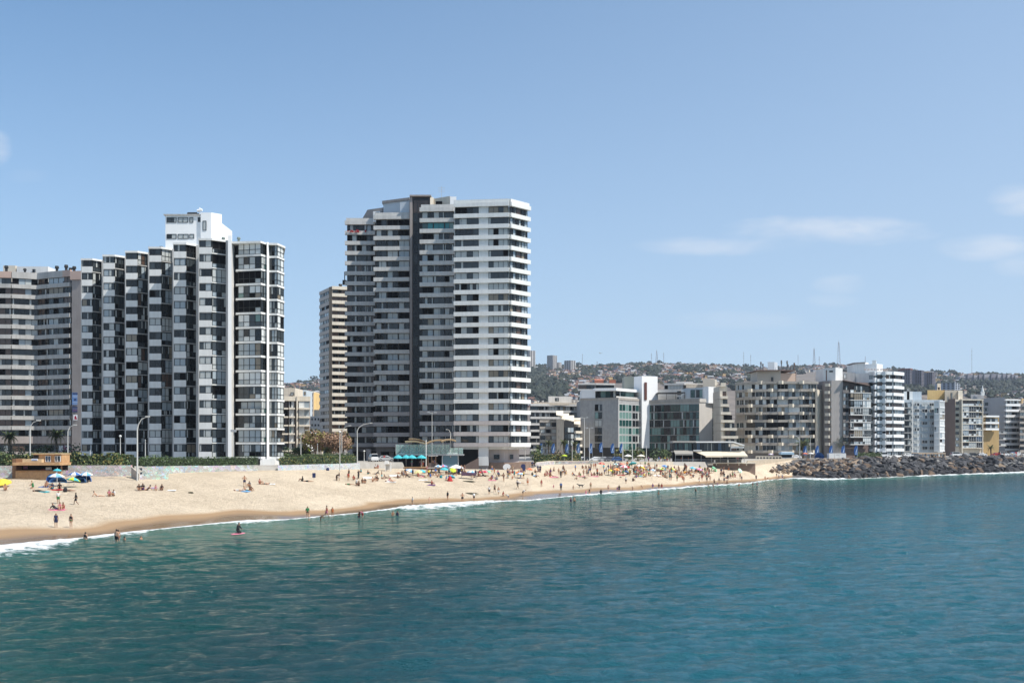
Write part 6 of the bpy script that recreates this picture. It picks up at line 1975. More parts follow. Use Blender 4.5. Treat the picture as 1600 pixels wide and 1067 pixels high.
palm(74, 228, 6.9, 3.0, 1.8, 'low yellowish palm between the two dark palms', 16, .2)
# street lamps
lampm = M('lamp_pole_paint', (.52, .52, .50), .5)
def lamp(px, ybase, ytop, Y, label, arm=0.0, z=None, r=.09, head='cobra', group='street lamps'):
 x, y = XY(px, Y)
 zb = ZZ(ybase, Y) if z is None else z
 zt = ZZ(ytop, Y)
 h = zt - zb
 root = O('street_lamp', None, None, (x, y, zb), label=label, cat='street lamp', group=group)
 m = MB()
 if arm:
  s = 1 if arm > 0 else -1
  a = abs(arm)
  m.tube([(0, 0, -.4), (0, 0, h * .5), (0, 0, h * .80), (s * a * .12, 0, h * .88), (s * a * .45, 0, h * .96), (s * a, 0, h)], [r * 1.35, r * 1.1, r, r * .8, r * .65, r * .5], lampm, 8)
  O('pole', m.build('pole'), root)
  m = MB()
  m.prism([(s * a - .15, -.16), (s * a + .5 * s, -.14), (s * a + .5 * s, .14), (s * a - .15, .16)], h - .06, h + .12, lampm)
  m.box(s * a - .1, s * a + .35 * s, -.1, .1, h - .11, h - .062, M('lamp_glass', (.6, .6, .55), .2))
  O('lamp_head', m.build('lamp_head'), root)
 else:
  m.tube([(0, 0, -.4), (0, 0, h)], [r * 1.2, r * .7], lampm, 8)
  O('pole', m.build('pole'), root)
  m = MB()
  if head == 'double':
   m.box(-.9, .9, -.06, .06, h - .05, h + .05, lampm)
   m.box(-1.2, -.5, -.22, .12, h, h + .3, steel)
   m.box(.5, 1.2, -.22, .12, h, h + .3, steel)
  elif head == 'flood':
   m.box(-.5, .5, -.25, .15, h - .1, h + .35, steel)
  elif head == 'globe':
   m.tube([(0, 0, h), (0, 0, h + .12), (0, 0, h + .3), (0, 0, h + .42)], [.1, .24, .24, .08], M('lamp_globe', (.75, .75, .72), .3), 10)
  else:
   m.tube([(0, 0, h), (0, 0, h + .2)], [.12, .06], steel, 8)
  O('lamp_head', m.build('lamp_head'), root)
 return root
lamp(47, 722, 657, 168, 'tall lamp with right-curving arm behind the wooden kiosk', 1.25)
lamp(214.5, 743, 651, 160, 'tall curved lamp standing on the sand at the end of the graffiti wall', 1.5, z=4.9, r=.11)
lamp(106, 716, 664, 200, 'lamp with short arm in front of the sign pier', 1.3)
lamp(188, 716, 683, 186, 'small globe lamp in the garden of the stepped block', 0, head='globe')
lamp(227, 716, 688, 187, 'thin garden post beside the rounded clipped bush', 0, head='none')
lamp(365, 727, 674, 188.0, 'thin white lamp post in front of the white column of the stepped block', 0, head='flood')
lamp(141, 715, 705, 175, 'stubby white post at the foot of the stepped block', 0, head='none')
lamp(470, 722, 672, 235, 'thin curved lamp in front of the cream low-rise flats', 1.2)
lamp(490, 712, 692, 245, 'short white post beside the low shop canopy', 0, head='flood')
lamp(496, 720, 694, 228, 'thin post left of the short bushy palm', 0, head='none')
lamp(531, 733, 676, 205, 'thin white post rising from the bluish stone wall', 0, head='globe')
lamp(525.5, 712, 691, 240, 'white shelter post left of the tall wall post', 0, head='flood', r=.16)
lamp(538.5, 712, 691, 240, 'white shelter post right of the tall wall post', 0, head='flood', r=.16)
lamp(534, 717, 665, 232, 'yellowish curved lamp behind the tall wall post', 1.7)
lamp(558, 722, 661, 228, 'tall curved lamp beside the parked vehicles, by the tallest tower', 3.0, r=.12)
lamp(569, 720, 706, 240, 'small globe lamp near the parked vehicles', 0, head='globe')
lamp(675, 712, 645, 243.2, 'tall floodlight post with two heads above the beach bar', 0, head='double')
lamp(704, 712, 671, 238, 'lamp post with tilted flood head at the right of the beach bar', -.6)
lamp(820.5, 716, 702, 262, 'short post beside the right corner of the tallest tower', 0, head='none')
lamp(894, 722, 683, 292, 'slim post rising from the faded graffiti wall', 0, head='none')
lamp(913, 718, 653, 300, 'tallest floodlight post in front of the hotel grey wall', 0, head='double', r=.13)
lamp(921, 716, 669, 306, 'second floodlight post with flat twin head by the hotel wall', 0, head='double', r=.11)
lamp(973, 719, 692, 290, 'pole with small top below the left hotel wing', 0, head='none', r=.13)
lamp(988, 719, 691, 292, 'pole in front of the hotel corner between two wings', 0, head='none', r=.13)
lamp(1010, 719, 697, 292, 'short pole in front of the second hotel wing', 0, head='none', r=.13)
lamp(1249.5, 720, 680, 364, 'curved lamp arching left above the orange parasol', -2.2, r=.14)
lamp(1266, 718, 682, 366, 'straight pole right of the curved lamp, beside the broad palm', 0, head='none', r=.12)
lamp(1414, 716, 690, 400, 'thin post between white tower and pale blue block', 0, head='none', r=.1)
# banners
ban_b = M('banner_blue', (.03, .12, .36), .6, var=.2, vs=2)
ban_w = M('banner_print', (.42, .55, .72), .6)
def banner(px, yb, Y, label, s=1.0):
 x, y = XY(px, Y)
 z = ZZ(718, Y)
 root = O('banner', None, None, (x, y, 5.9), label=label, cat='banner', group='blue feather banners on the promenade')
 h = ZZ(yb, Y) - 5.9
 m = MB(); m.tube([(.45 * s, 0, 0), (.45 * s, 0, h * .9), (.3 * s, 0, h + .1)], .05, steel, 6)
 O('pole', m.build('pole'), root)
 m = MB()
 zt, hh = h, 3.1 * s
 L_ = [(-.55, 0), (-.75, .35), (-.6, .75), (-.15, 1.0), (.3, .98), (.42, .5), (.40, 0)]
 n = len(L_)
 m.faces([(a * s, .12 * math.sin(k), zt - hh + c * hh) for k, (a, c) in enumerate(L_)] + [(a * s, .12 * math.sin(k) + .05, zt - hh + c * hh) for k, (a, c) in enumerate(L_)],
   [tuple(range(n)), tuple(range(2 * n - 1, n - 1, -1))] + [(i, i + n, (i + 1) % n + n, (i + 1) % n) for i in range(n)], ban_b)
 O('flag', m.build('flag'), root)
 m = MB()
 m.faces([(-.35 * s, -.16, zt - hh * .75), (.1 * s, -.16, zt - hh * .7), (.28 * s, -.16, zt - hh * .15), (.12 * s, -.16, zt - hh * .3)], [(0, 1, 2, 3)], ban_w)
 m.faces([(-.5 * s, -.16, zt - hh * .9), (.3 * s, -.16, zt - hh * .88), (.25 * s, -.16, zt - hh * .8), (-.4 * s, -.16, zt - hh * .82)], [(0, 1, 2, 3)], ban_w)
 O('flag_print', m.build('flag_print'), root)
names = ['first of the row, right of the tallest tower', 'second of the row, beside the second small palm', 'third of the row, beside the third small palm', 'fourth of the row, left of the hotel wall',
   'fifth, in front of the hotel grey wall left part', 'sixth, below the dark window column of the hotel', 'seventh, near the right edge of the hotel grey wall', 'eighth, at the hotel corner']
for i, px in enumerate((845.5, 865, 886.5, 904, 923.5, 939.5, 957.5, 971.5)):
 banner(px, 692.5 if i != 5 else 691, 316, 'blue feather banner, ' + names[i])
for px, lab in ((1258.5, 'blue feather banner in front of the broad dark palm'), (1277.5, 'blue feather banner right of the broad dark palm'), (1299, 'blue feather banner at the left end of the white container'),
    (1318, 'blue feather banner at the right end of the white container'), (1338, 'blue feather banner below the glazed balconies of the taupe block')):
 banner(px, 696, 376, lab, 1.15)
# cars
tyre = M('tyre_rubber', (.02, .02, .02), .9)
def car_proto(name, paint, kind='car'):
 root = O(name, None, None, (0, 0, 0))
 Ln, Wd = 4.3, 1.75
 prof = {'car': [(-2.1, .35), (-2.15, .75), (-1.7, .95), (-1.0, 1.02), (1.3, 1.0), (2.05, .8), (2.15, .45), (2.1, .3)],
   'van': [(-2.3, .35), (-2.3, 1.0), (-2.2, 1.1), (1.5, 1.15), (2.2, .95), (2.3, .5), (2.25, .3)]}[kind]
 cab = {'car': [(-1.75, .95), (-1.25, 1.42), (.35, 1.48), (1.15, 1.0)], 'van': [(-2.2, 1.1), (-2.05, 1.95), (.9, 1.95), (1.7, 1.12)]}[kind]
 def ext(pts, w0, w1, mat, nm):
  m = MB()
  n = len(pts)
  zc = max(p[1] for p in pts)
  vs = []
  for s in (-1, 1):
   for x, z in pts:
    w = w0 if z < 1.05 else w1
    vs.append((x, s * w, z))
  m.faces(vs, [tuple(range(n - 1, -1, -1)), tuple(range(n, 2 * n))] + [(i, (i + 1) % n, (i + 1) % n + n, i + n) for i in range(n)], mat)
  return m.build(nm)
 O('body', ext(prof, Wd / 2, Wd / 2, paint, 'body'), root)
 O('cabin', ext(cab, Wd / 2 - .05, Wd / 2 - .22, paint, 'cabin'), root)
 gw = [(x * .93 + (.0), z * .97 + (.02 if z < 1.2 else -.03)) for x, z in cab]
 m = MB()
 for s in (-1, 1):
  xs = [c[0] for c in cab]
  z0, z1 = cab[0][1] + .06, cab[1][1] - .1
  m.faces([(cab[0][0] + .28, s * (Wd / 2 - .045), z0), (cab[3][0] - .25, s * (Wd / 2 - .045), z0), (cab[2][0] - .08, s * (Wd / 2 - .18), z1), (cab[1][0] + .12, s * (Wd / 2 - .18), z1)], [(0, 1, 2, 3)], G_DARK)
 O('side_windows', m.build('side_windows'), root)
 for (a, c) in ((2, 3), (1, 0)):
  m = MB()
  (x0, z0), (x1, z1) = cab[a], cab[c]
  sg = .03 if a == 2 else -.03
  m.faces([(x0 + (x1 - x0) * .12 + sg, -.6, z0 + (z1 - z0) * .12), (x0 + (x1 - x0) * .12 + sg, .6, z0 + (z1 - z0) * .12), (x0 + (x1 - x0) * .88 + sg, .75, z0 + (z1 - z0) * .88), (x0 + (x1 - x0) * .88 + sg, -.75, z0 + (z1 - z0) * .88)], [(0, 1, 2, 3)], G_DARK)
  O('windscreen', m.build('windscreen'), root)
 wm = MB(); wm.tube([(0, -.11, 0), (0, .11, 0)], .33, tyre, 14); wm.tube([(0, -.12, 0), (0, .12, 0)], .19, steel, 10)
 wme = wm.build('wheel')
 for sx in (-1.35, 1.35):
  for sy in (-1, 1):
   O('wheel', wme, root, (sx, sy * (Wd / 2 - .1), .33))
 hm = MB(); hm.box(-.04, .04, -.18, .18, -.08, .08, M('headlight_glass', (.7, .7, .65), .2)); hme = hm.build('headlight')
 for sy in (-1, 1):
  O('headlight', hme, root, (prof[-3][0] + .03 if kind == 'car' else 2.27, sy * .62, .66))
 return root
paints = {n: M('paint_' + n, c, .35, coat=.5) for n, c in dict(white=(.72, .72, .72), silver=(.42, .43, .44), black=(.02, .02, .022), red=(.30, .02, .02), blue=(.03, .08, .22), grey=(.12, .12, .13)).items()}
protos = {}
def car(px, Y, rz, colour, label, kind='car', z=None):
 x, y = XY(px, Y)
 k = (colour, kind)
 z = ground(x, y) if z is None else z
 if k not in protos:
  o = protos[k] = car_proto('parked_' + kind, paints[colour], kind)
 else:
  o = copy_tree(protos[k])
 o.location = (x, y, z)
 o.rotation_euler = (0, 0, rz)
 o['label'] = label
 o['category'] = kind
 o['group'] = 'vehicles parked along the seafront'
car(583, 244, 1.9, 'white', 'white van parked behind the curved lamp, left of the silver car', 'van', 6.9)
car(603, 247, .25, 'silver', 'silver car parked in front of the dark ground floor of the tallest tower', 'car', 6.9)
rgc = random.Random(9)
cols = ['white', 'silver', 'black', 'white', 'grey', 'red', 'blue', 'silver']
for i, px in enumerate((896, 907, 919, 930, 944, 953, 965)):
 cc = ['silver', 'white', 'black', 'white', 'silver', 'grey', 'blue'][i]
 car(px, 308, rgc.choice((.1, 3.2)) + rgc.uniform(-.1, .1), cc, cc + ' car parked below the hotel, ' + ['leftmost of seven', 'left of the tallest floodlight post', 'between the two floodlight posts', 'below the hotel window column', 'right of the window column', 'near the hotel corner, grey', 'rightmost of seven'][i], 'car', 6.0)
for i, px in enumerate((1378, 1392, 1403, 1418, 1431, 1494, 1507, 1521, 1534, 1556, 1568, 1580, 1592)):
 cc = ['white', 'silver', 'black', 'white', 'grey', 'white', 'silver', 'black', 'white', 'red', 'white', 'silver', 'white'][i]
 w = ['at the foot of the bright white tower', 'right of centre under the bright white tower', 'under the right edge of the bright white tower', 'left of the long pergola', 'at the left end of the long pergola',
   'below the brown flank', 'below the left balconies of the beige block', 'below the beige block', 'between beige and ochre blocks', 'in front of the ochre block', 'left of the red and blue kiosk',
   'under the white balcony bands near the right edge', 'at the right edge of the picture'][i]
 Yq = float(lin(px, TPX, TY)) + 5
 car(px, Yq, rgc.choice((.2, 3.3)), cc, cc + ' car parked above the boulders ' + w, 'car' if i % 5 else 'van', 6.5)
# wooden kiosk
def kiosk():
 x0, y0 = XY(40, 158.5)
 zb = 5.0
 r = O('beach_kiosk', None, None, (x0, y0, zb), label='two-level pale wooden beach kiosk with dark serving hatch', cat='kiosk')
 def bx(name, px0, px1, ya, yb, d0, d1, mat, lab=None, parent=None):
  X0, X1 = XY(px0, 158.5)[0] - x0, XY(px1, 158.5)[0] - x0
  m = MB(); m.box(X0, X1, d0, d1, ZZ(yb, 158.5) - zb, ZZ(ya, 158.5) - zb, mat)
  return O(name, m.build(name), parent or r, label=lab)
 # counter front of boards
 for i in range(5):
  ya = 735.2 + i * 2.4
  bx('board', 24.5, 96, ya + .15, ya + 2.35, -.05 - .01 * (i % 2), .3, wood)
 bx('counter', 24, 97, 734.2, 735.2, -.35, .6, wood_dk)
 bx('base', 14, 97, 747, 753, -.1, 2, wood)
 bx('back_wall', 24, 96, 724, 735, 2.2, 2.4, dark)
 bx('side_wall', 18, 24.3, 716.5, 747, .2, 3.2, M('rust_brown_panel', (.20, .11, .06), .8, var=.15, vs=1))
 bx('roof_post', 94.5, 96.3, 726, 734.2, 0, .2, wood_dk)
 bx('roof_slab', 24, 97, 722.3, 726.6, -.9, 3.2, wood)
 bx('roof_slab', 38, 68, 717, 722.2, -.6, 3.0, M('pale_pine', (.60, .44, .26), .75, var=.12, vs=2))
 up = bx('upper_room', 51, 95, 709.5, 722.2, .3, 3.2, wood)
 bx('roof_edge', 50, 96, 708.2, 709.45, -.1, 3.5, M('pale_pine', None))
 bx('opening', 51.5, 59, 711, 717, .22, .298, dark)
 for a, c in ((70, 78.5), (85, 94)):
  X0 = XY(a, 158.5)[0] - x0
  w = XY(c, 158.5)[0] - XY(a, 158.5)[0]
  o = O('window', frame_mesh(w, .95, 2, frame_w, None, .06), r, (X0, .2, ZZ(721.5, 158.5) - zb))
  O('glazing', glaze_mesh(w, .95, 2, 'blue' if a < 80 else 'mix', None, 0), o)
 bx('sign_board', 52, 62, 716.3, 719.5, -.65, -.61, M('white_sign', None))
 m = MB()
 for i in range(6):
  X = XY(53 + i * 1.35, 158.5)[0] - x0
  m.box(X, X + .09, -.665, -.651, ZZ(719, 158.5) - zb, ZZ(717.4, 158.5) - zb, M('blue_sign', None))
 O('sign_print', m.build('sign_print'), r)
 bx('shelf_goods', 70, 77, 730, 734, .3, .8, offwhite)
 bx('menu_board', 27, 34, 728, 733, 1.9, 2.0, M('pink_print', None))
kiosk()
# beach bar with glass terrace
def beach_bar():
 Y = 238
 x0, y0 = XY(670, Y)
 zb = 5.3
 r = O('beach_bar', None, None, (x0, y0, zb), label='beach bar with glass-sided upper terrace at the foot of the tallest tower', cat='bar building')
 def bx(name, px0, px1, ya, yb, d0, d1, mat, lab=None):
  X0, X1 = XY(px0, Y)[0] - x0, XY(px1, Y)[0] - x0
  m = MB(); m.box(X0, X1, d0, d1, ZZ(yb, Y) - zb, ZZ(ya, Y) - zb, mat)
  return O(name, m.build(name), r, label=lab)
 bx('terrace_slab', 619, 724, 709.5, 711.5, -.6, 5, steel)
 bx('lower_wall', 690, 715.5, 711.6, 735, 0, 5, M('blue_film_glass', (.10, .20, .26), .25, spec=.7, var=.06, vs=1))
 bx('lower_wall', 612, 689.5, 711.6, 732, 3.5, 4.2, dark)
 for p in (691, 715.5):
  bx('post', p, p + .8, 711.6, 731, -.12, 0, frame_w)
 gl = bpy.data.materials.new('clear_green_glass'); gl.use_nodes = True
 bs = gl.node_tree.nodes['Principled BSDF']
 bs.inputs['Base Color'].default_value = (.55, .75, .70, 1); bs.inputs['Roughness'].default_value = .05; bs.inputs['Alpha'].default_value = .32
 n = 15
 for i in range(n):
  p0, p1 = 619 + i * 7, 619 + (i + 1) * 7
  X0, X1 = XY(p0, Y)[0] - x0, XY(p1, Y)[0] - x0
  h = 2.3 if i < 12 else 1.5
  m = MB(); m.box(X0 + .05, X1 - .05, -.58, -.55, 0, h, gl)
  O('glass_panel', m.build('glass_panel'), r, (0, 0, ZZ(709.5, Y) - zb + .02))
  m = MB(); m.box(X0 - .03, X0 + .03, -.62, -.52, 0, h + .1, frame_w if i % 4 == 0 else steel)
  O('panel_post', m.build('panel_post'), r, (0, 0, ZZ(709.5, Y) - zb + .02))
 for p in (623.5, 679, 698, 707):
  bx('white_sofa', p, p + 7, 707.2, 709.4, .5, 1.6, white_clean)
 # wooden deck
 bx('deck', 596, 690, 729.8, 735, -4.5, 3, wood_dk)
 bx('deck_edge', 596, 690, 729.2, 729.75, -4.5, 3, wood)
 bx('low_bench', 595, 622, 724.3, 727.5, -.5, .3, beige_lt)
 # canvas sails on masts
 cv = M('cream_canvas', (.72, .58, .40), .8)
 s = O('canvas_sail', None, None, (x0, y0, ZZ(690, Y)), label='long wavy cream canvas sail stretched over the glass terrace', cat='sunshade')
 for (a, c, dz0, dz1, dpt) in ((634, 667, .15, -.35, 1), (640, 668, .75, 0, 2.5), (666, 692, -.3, .6, 2), (690, 713, .35, .45, 1.5)):
  m = MB()
  K = 12
  X0, X1 = XY(a, Y)[0] - x0, XY(c, Y)[0] - x0
  top, bot = [], []
  for i in range(K + 1):
   t = i / K
   x = X0 + (X1 - X0) * t
   z = dz0 + (dz1 - dz0) * t + .3 * math.sin(t * PI) - .1
   top.append((x, -2.2 + .3 * math.sin(t * 4), z + .1)); bot.append((x, .2 + dpt * .2 * math.sin(t * PI), z - .35 + .5 * t * (1 - t)))
  vs = top + bot + [(p[0], p[1], p[2] - .05) for p in top] + [(p[0], p[1], p[2] - .05) for p in bot]
  n1 = K + 1
  m.faces(vs, [(i, i + 1, i + 1 + n1, i + n1) for i in range(K)] + [(i + 2 * n1, i + 3 * n1, i + 1 + 3 * n1, i + 1 + 2 * n1) for i in range(K)] +
    [(i, i + 2 * n1, i + 1 + 2 * n1, i + 1) for i in range(K)] + [(i + n1, i + 1 + n1, i + 1 + 3 * n1, i + 3 * n1) for i in range(K)], cv)
  O('sail_panel', m.build('sail_panel'), s)
 m = MB()
 for p, d in ((667, -2.3), (692, .3)):
  X = XY(p, Y)[0] - x0
  m.tube([(X, d, -6.5), (X, d, .4)], .1, white_clean, 6)
  O('mast', m.build('mast'), s); m = MB()
beach_bar()
# glass pavilion restaurant
def pavilion():
 Y = 308
 x0, y0 = XY(1110, Y)
 zb = 4.6
 r = O('pavilion_restaurant', None, None, (x0, y0, zb), label='glass pavilion restaurant with cream awnings over an open terrace, at the end of the beach', cat='restaurant')
 def bx(name, px0, px1, ya, yb, d0, d1, mat, lab=None):
  X0, X1 = XY(px0, Y)[0] - x0, XY(px1, Y)[0] - x0
  m = MB(); m.box(X0, X1, d0, d1, ZZ(yb, Y) - zb, ZZ(ya, Y) - zb, mat)
  return O(name, m.build(name), r, label=lab)
 bx('terrace_slab', 1053, 1113, 723.6, 726.6, -1.2, 6, beige_lt)
 bx('terrace_slab', 1112, 1180, 722.6, 724.2, -.2, 6, beige_lt)
 bx('retaining_wall', 1092, 1181, 724.3, 748, .6, 2, M('brown_stone', None))
 bx('retaining_wall', 1020, 1092, 725.5, 742, 1.2, 2.6, wood_dk)
 for p in (1119, 1137, 1154, 1166):
  bx('beam_end', p, p + 1.2, 724.3, 727, -.1, .6, beige_lt)
 bx('back_wall', 1055, 1165, 704, 723.5, 4.5, 6, dark)
 # upper glazed floor
 for i, (p0, p1) in enumerate([(1053 + i * 5.8, 1053 + (i + 1) * 5.8) for i in range(5)] + [(1083 + i * 5.6, 1083 + (i + 1) * 5.6) for i in range(10)]):
  X0 = XY(p0, Y)[0] - x0
  w = XY(p1, Y)[0] - XY(p0, Y)[0] - .04
  hz = ZZ(691.5, Y) - ZZ(704.5, Y)
  o = O('window', frame_mesh(w, hz, 2, frame_d, None, .06), r, (X0, 1.0 if i < 5 else .2, ZZ(704.5, Y) - zb))
  O('glazing', glaze_mesh(w, hz, 2, 'green' if i < 5 else 'blue', None, i % 6), o)
 bx('core', 1055, 1140, 692, 704, 1.3, 6, dark)
 bx('roof_slab', 1051, 1087, 688.8, 691.2, -.4, 6, M('grey_roof_edge', (.40, .38, .35), .7))
 bx('roof_slab', 1086.5, 1145, 689.4, 691.3, -.8, 6, white_clean)
 X0, X1 = XY(1145, Y)[0] - x0, XY(1162.5, Y)[0] - x0
 m = MB(); m.faces([(X0, -.8, ZZ(689.4, Y) - zb), (X1, -.8, ZZ(694.8, Y) - zb), (X1, 5, ZZ(694.8, Y) - zb), (X0, 5, ZZ(689.4, Y) - zb),
      (X0, -.8, ZZ(691.3, Y) - zb), (X1, -.8, ZZ(696.5, Y) - zb), (X1, 5, ZZ(696.5, Y) - zb), (X0, 5, ZZ(691.3, Y) - zb)], [(0, 1, 2, 3), (7, 6, 5, 4), (0, 4, 5, 1), (1, 5, 6, 2), (2, 6, 7, 3), (3, 7, 4, 0)], white_clean)
 O('roof_wing', m.build('roof_wing'), r)
 bx('fascia', 1142, 1162, 697.3, 700, -.4, 0, white_clean)
 bx('post', 1141, 1142.5, 691, 706, -.1, .2, steel)
 bx('floor_slab', 1053, 1165, 704.6, 706, .3, 6, beige_lt)
 # awnings
 aw = M('cream_awning', (.66, .58, .45), .85, var=.05, vs=1)
 awg = M('grey_awning', (.30, .285, .26), .85)
 def awning(p0, p1, q0, q1, ya, yb, out, mat):
  a0, a1 = XY(p0, Y)[0] - x0, XY(p1, Y)[0] - x0
  b0, b1 = XY(q0, Y)[0] - x0, XY(q1, Y)[0] - x0
  za, zb_ = ZZ(ya, Y) - zb, ZZ(yb, Y) - zb
  m = MB()
  m.faces([(a0, .3, za), (a1, .3, za), (b1, -out, zb_), (b0, -out, zb_), (a0, .3, za - .12), (a1, .3, za - .12), (b1, -out, zb_ - .12), (b0, -out, zb_ - .12)],
    [(0, 3, 2, 1), (4, 5, 6, 7), (0, 1, 5, 4), (1, 2, 6, 5), (2, 3, 7, 6), (3, 0, 4, 7)], mat)
  m.box(b0, b1, -out - .06, -out - .01, zb_ - .45, zb_ - .02, mat)
  O('awning', m.build('awning'), r)
 awning(1053, 1083, 1053.5, 1081, 703.5, 708.5, 1.5, awg)
 awning(1084, 1127, 1100, 1127, 704.5, 712, 2.6, aw)
 awning(1127.2, 1163, 1127.2, 1165.5, 705.2, 711.5, 2.4, aw)
 bx('beam', 1083, 1096, 703, 704.5, -.5, .2, white_clean)
 for p in (1055, 1066, 1082, 1095, 1111, 1125, 1137, 1150, 1163):
  bx('post', p, p + .5, 706, 723.5, -.4 if p < 1113 else -.1, 0, steel)
 # railing of thin bars, past what can be picked apart
 m = MB()
 for i in range(110):
  X = XY(1053 + i, Y)[0] - x0
  d = -1.1 if i < 60 else -.15
  zt = ZZ(717.6, Y) - zb
  m.box(X, X + .035, d, d + .03, (ZZ(723.5, Y) if i < 60 else ZZ(722.5, Y)) - zb, zt, steel)
 m.box(XY(1053, Y)[0] - x0, XY(1113, Y)[0] - x0, -1.12, -1.06, ZZ(717.6, Y) - zb, ZZ(717.2, Y) - zb, steel)
 m.box(XY(1113, Y)[0] - x0, XY(1163, Y)[0] - x0, -.17, -.11, ZZ(717.6, Y) - zb, ZZ(717.2, Y) - zb, steel)
 O('railing', m.build('railing'), r, kind='stuff')
 for p in (1115, 1136, 1158):
  bx('pedestal', p, p + 2.2, 718.3, 722.5, -.5, -.2, white_clean)
pavilion()
# smaller built things
def box_thing(name, label, cat, px0, px1, ya, yb, Y, dep, parts, group=None):
 if Y is None:
  Y = on_beach((px0 + px1) / 2, yb)[1]
 x0, y0 = XY((px0 + px1) / 2, Y)
 zb = ZZ(yb, Y)
 r = O(name, None, None, (x0, y0, zb), label=label, cat=cat, group=group)
 for nm, a, c, ta, tb, d0, d1, mat in parts:
  m = MB(); m.box(XY(a, Y)[0] - x0, XY(c, Y)[0] - x0, d0, d1, ZZ(tb, Y) - zb, ZZ(ta, Y) - zb, mat)
  O(nm, m.build(nm), r)
 return r
redp = M('red_print', (.45, .04, .05), .5)
purp = M('purple_print', (.10, .03, .18), .5)
box_thing('site_container', 'white container with three panels and faint red lettering, under the large palm', 'container', 1295.5, 1322, 708, 720.5, 368, 3,
   [('panel', 1295.5, 1304, 708, 720.5, 0, 2.5, white), ('panel', 1304.3, 1312, 708, 720.5, -.03, 2.5, white), ('panel', 1312.3, 1322, 708, 720.5, 0, 2.5, white),
   ('print_mark', 1301, 1301.6, 716, 719.5, -.05, -.001, redp), ('print_mark', 1303, 1304, 715.5, 719.8, -.05, -.001, redp), ('print_mark', 1305.6, 1306.2, 716.5, 719.5, -.05, -.031, redp),
   ('print_mark', 1307, 1308.4, 716.5, 717.1, -.05, -.031, redp), ('print_mark', 1306, 1311, 710, 710.8, -.05, -.031, greyband), ('print_block', 1317, 1321.9, 717.2, 720, -.05, -.001, purp)])
box_thing('rock_wall_top', 'dark grey retaining wall between the white container and the boulders', 'wall', 1296, 1338, 720.6, 726, 366, 3, [('wall', 1294, 1340, 720.6, 730, 0, 2, M('dark_wall', (.12, .115, .11), .9, var=.2, vs=1))])
per = [('roof', 1428, 1476, 707, 709.3, -1.0, 2.5, M('pergola_beige', (.55, .42, .30), .8))] + [('post', 1429 + i * 5.7, 1430.6 + i * 5.7, 709.3, 716, -.8, -.4, M('pergola_beige', None)) for i in range(9)]
box_thing('pergola', 'long beige pergola of square posts above the boulders', 'pergola', 1428, 1476, 707, 716, 402, 3, per)
box_thing('kiosk_cabin', 'small blue and red cabin above the boulders near the right edge', 'kiosk', 1580, 1592, 706, 716, 446, 2,
   [('panel', 1580, 1585.5, 706, 716, 0, 2, M('blue_sign', None)), ('panel', 1585.7, 1589, 706.3, 716, 0, 2, redp), ('panel', 1589.2, 1592, 706, 716, 0, 2, white)])
box_thing('notice_board', 'navy notice board standing on the sand below the bluish wall', 'notice board', 487, 493, 739, 748, None, 1,
   [('board', 488, 493, 738.8, 746, 0, .1, M('navy_sign', None)), ('post', 490.2, 490.8, 746, 750.5, 0, .1, steel)])
box_thing('lifeguard_post', 'white lifeguard stand with red pennant on tall legs, left of the beach bar', 'lifeguard stand', 601.5, 612, 719, 736, None, 1.2,
   [('cabin_panel', 601.5, 607, 719.5, 724, -.6, 0, white_clean), ('leg', 602, 602.7, 724, 737, -.5, -.4, white_clean), ('leg', 610.2, 611, 725, 737, -.5, -.4, white_clean), ('leg', 602, 602.7, 724, 737, .6, .7, white_clean),
   ('leg', 610.2, 611, 725, 737, .6, .7, white_clean), ('platform', 601.5, 611.5, 724, 724.8, -.6, .8, white_clean), ('ladder_panel', 603, 609, 725, 734, .0, .1, offwhite), ('flag_pole', 602.2, 602.6, 711.5, 719.5, -.1, 0, steel),
   ('pennant', 599.2, 602.2, 711.8, 714.5, -.08, -.04, redp)])
box_thing('timber_frame', 'dark timber watch frame with crossbar standing on the sand before the blue glass', 'watch frame', 668, 684, 711, 738, None, 2,
   [('post', 667.8, 669.5, 711.5, 739, 0, .3, wood_dk), ('post', 672.8, 674.2, 712, 739, 1.5, 1.8, wood_dk), ('post', 680, 681.4, 712, 739, 0, .3, wood_dk), ('post', 683, 684, 727, 739, 1.5, 1.8, wood_dk),
   ('crossbar', 669, 684, 711.5, 712.6, 0, .25, offwhite), ('platform', 667, 684, 730.4, 731.5, -.1, 1.9, offwhite), ('cross_brace', 669, 683, 723, 730, .4, .5, M('brown_render', None))])
box_thing('van_kiosk', 'white and blue food cart with striped awning on the cove wall', 'food cart', 1219, 1236, 706, 720, 358, 2,
   [('counter', 1223, 1236, 714.5, 720.5, 0, 1.6, M('pale_grey_panel', None)), ('dark_hatch', 1222, 1238, 710.2, 714.4, .3, 1.8, dark), ('awning', 1219, 1240, 706.8, 710, -.8, 2, M('awning_blue_white', (.35, .50, .62), .7)),
   ('roof', 1221, 1238, 705.6, 706.9, -.3, 1.8, white_clean)])
car(1243, 372, .15, 'white', 'white car parked just right of the food cart', 'car', 6.1)
# railing bench line on cove wall
box_thing('promenade_rail', 'low white rail with dark openings left of the food cart', 'railing', 1181, 1222, 712.5, 716, 354, 1,
   [('rail', 1181, 1221, 712.5, 713.8, 0, .25, beige_lt)] + [('post', 1181 + i * 5, 1182.2 + i * 5, 713.8, 717.5, 0, .2, beige_lt) for i in range(9)])
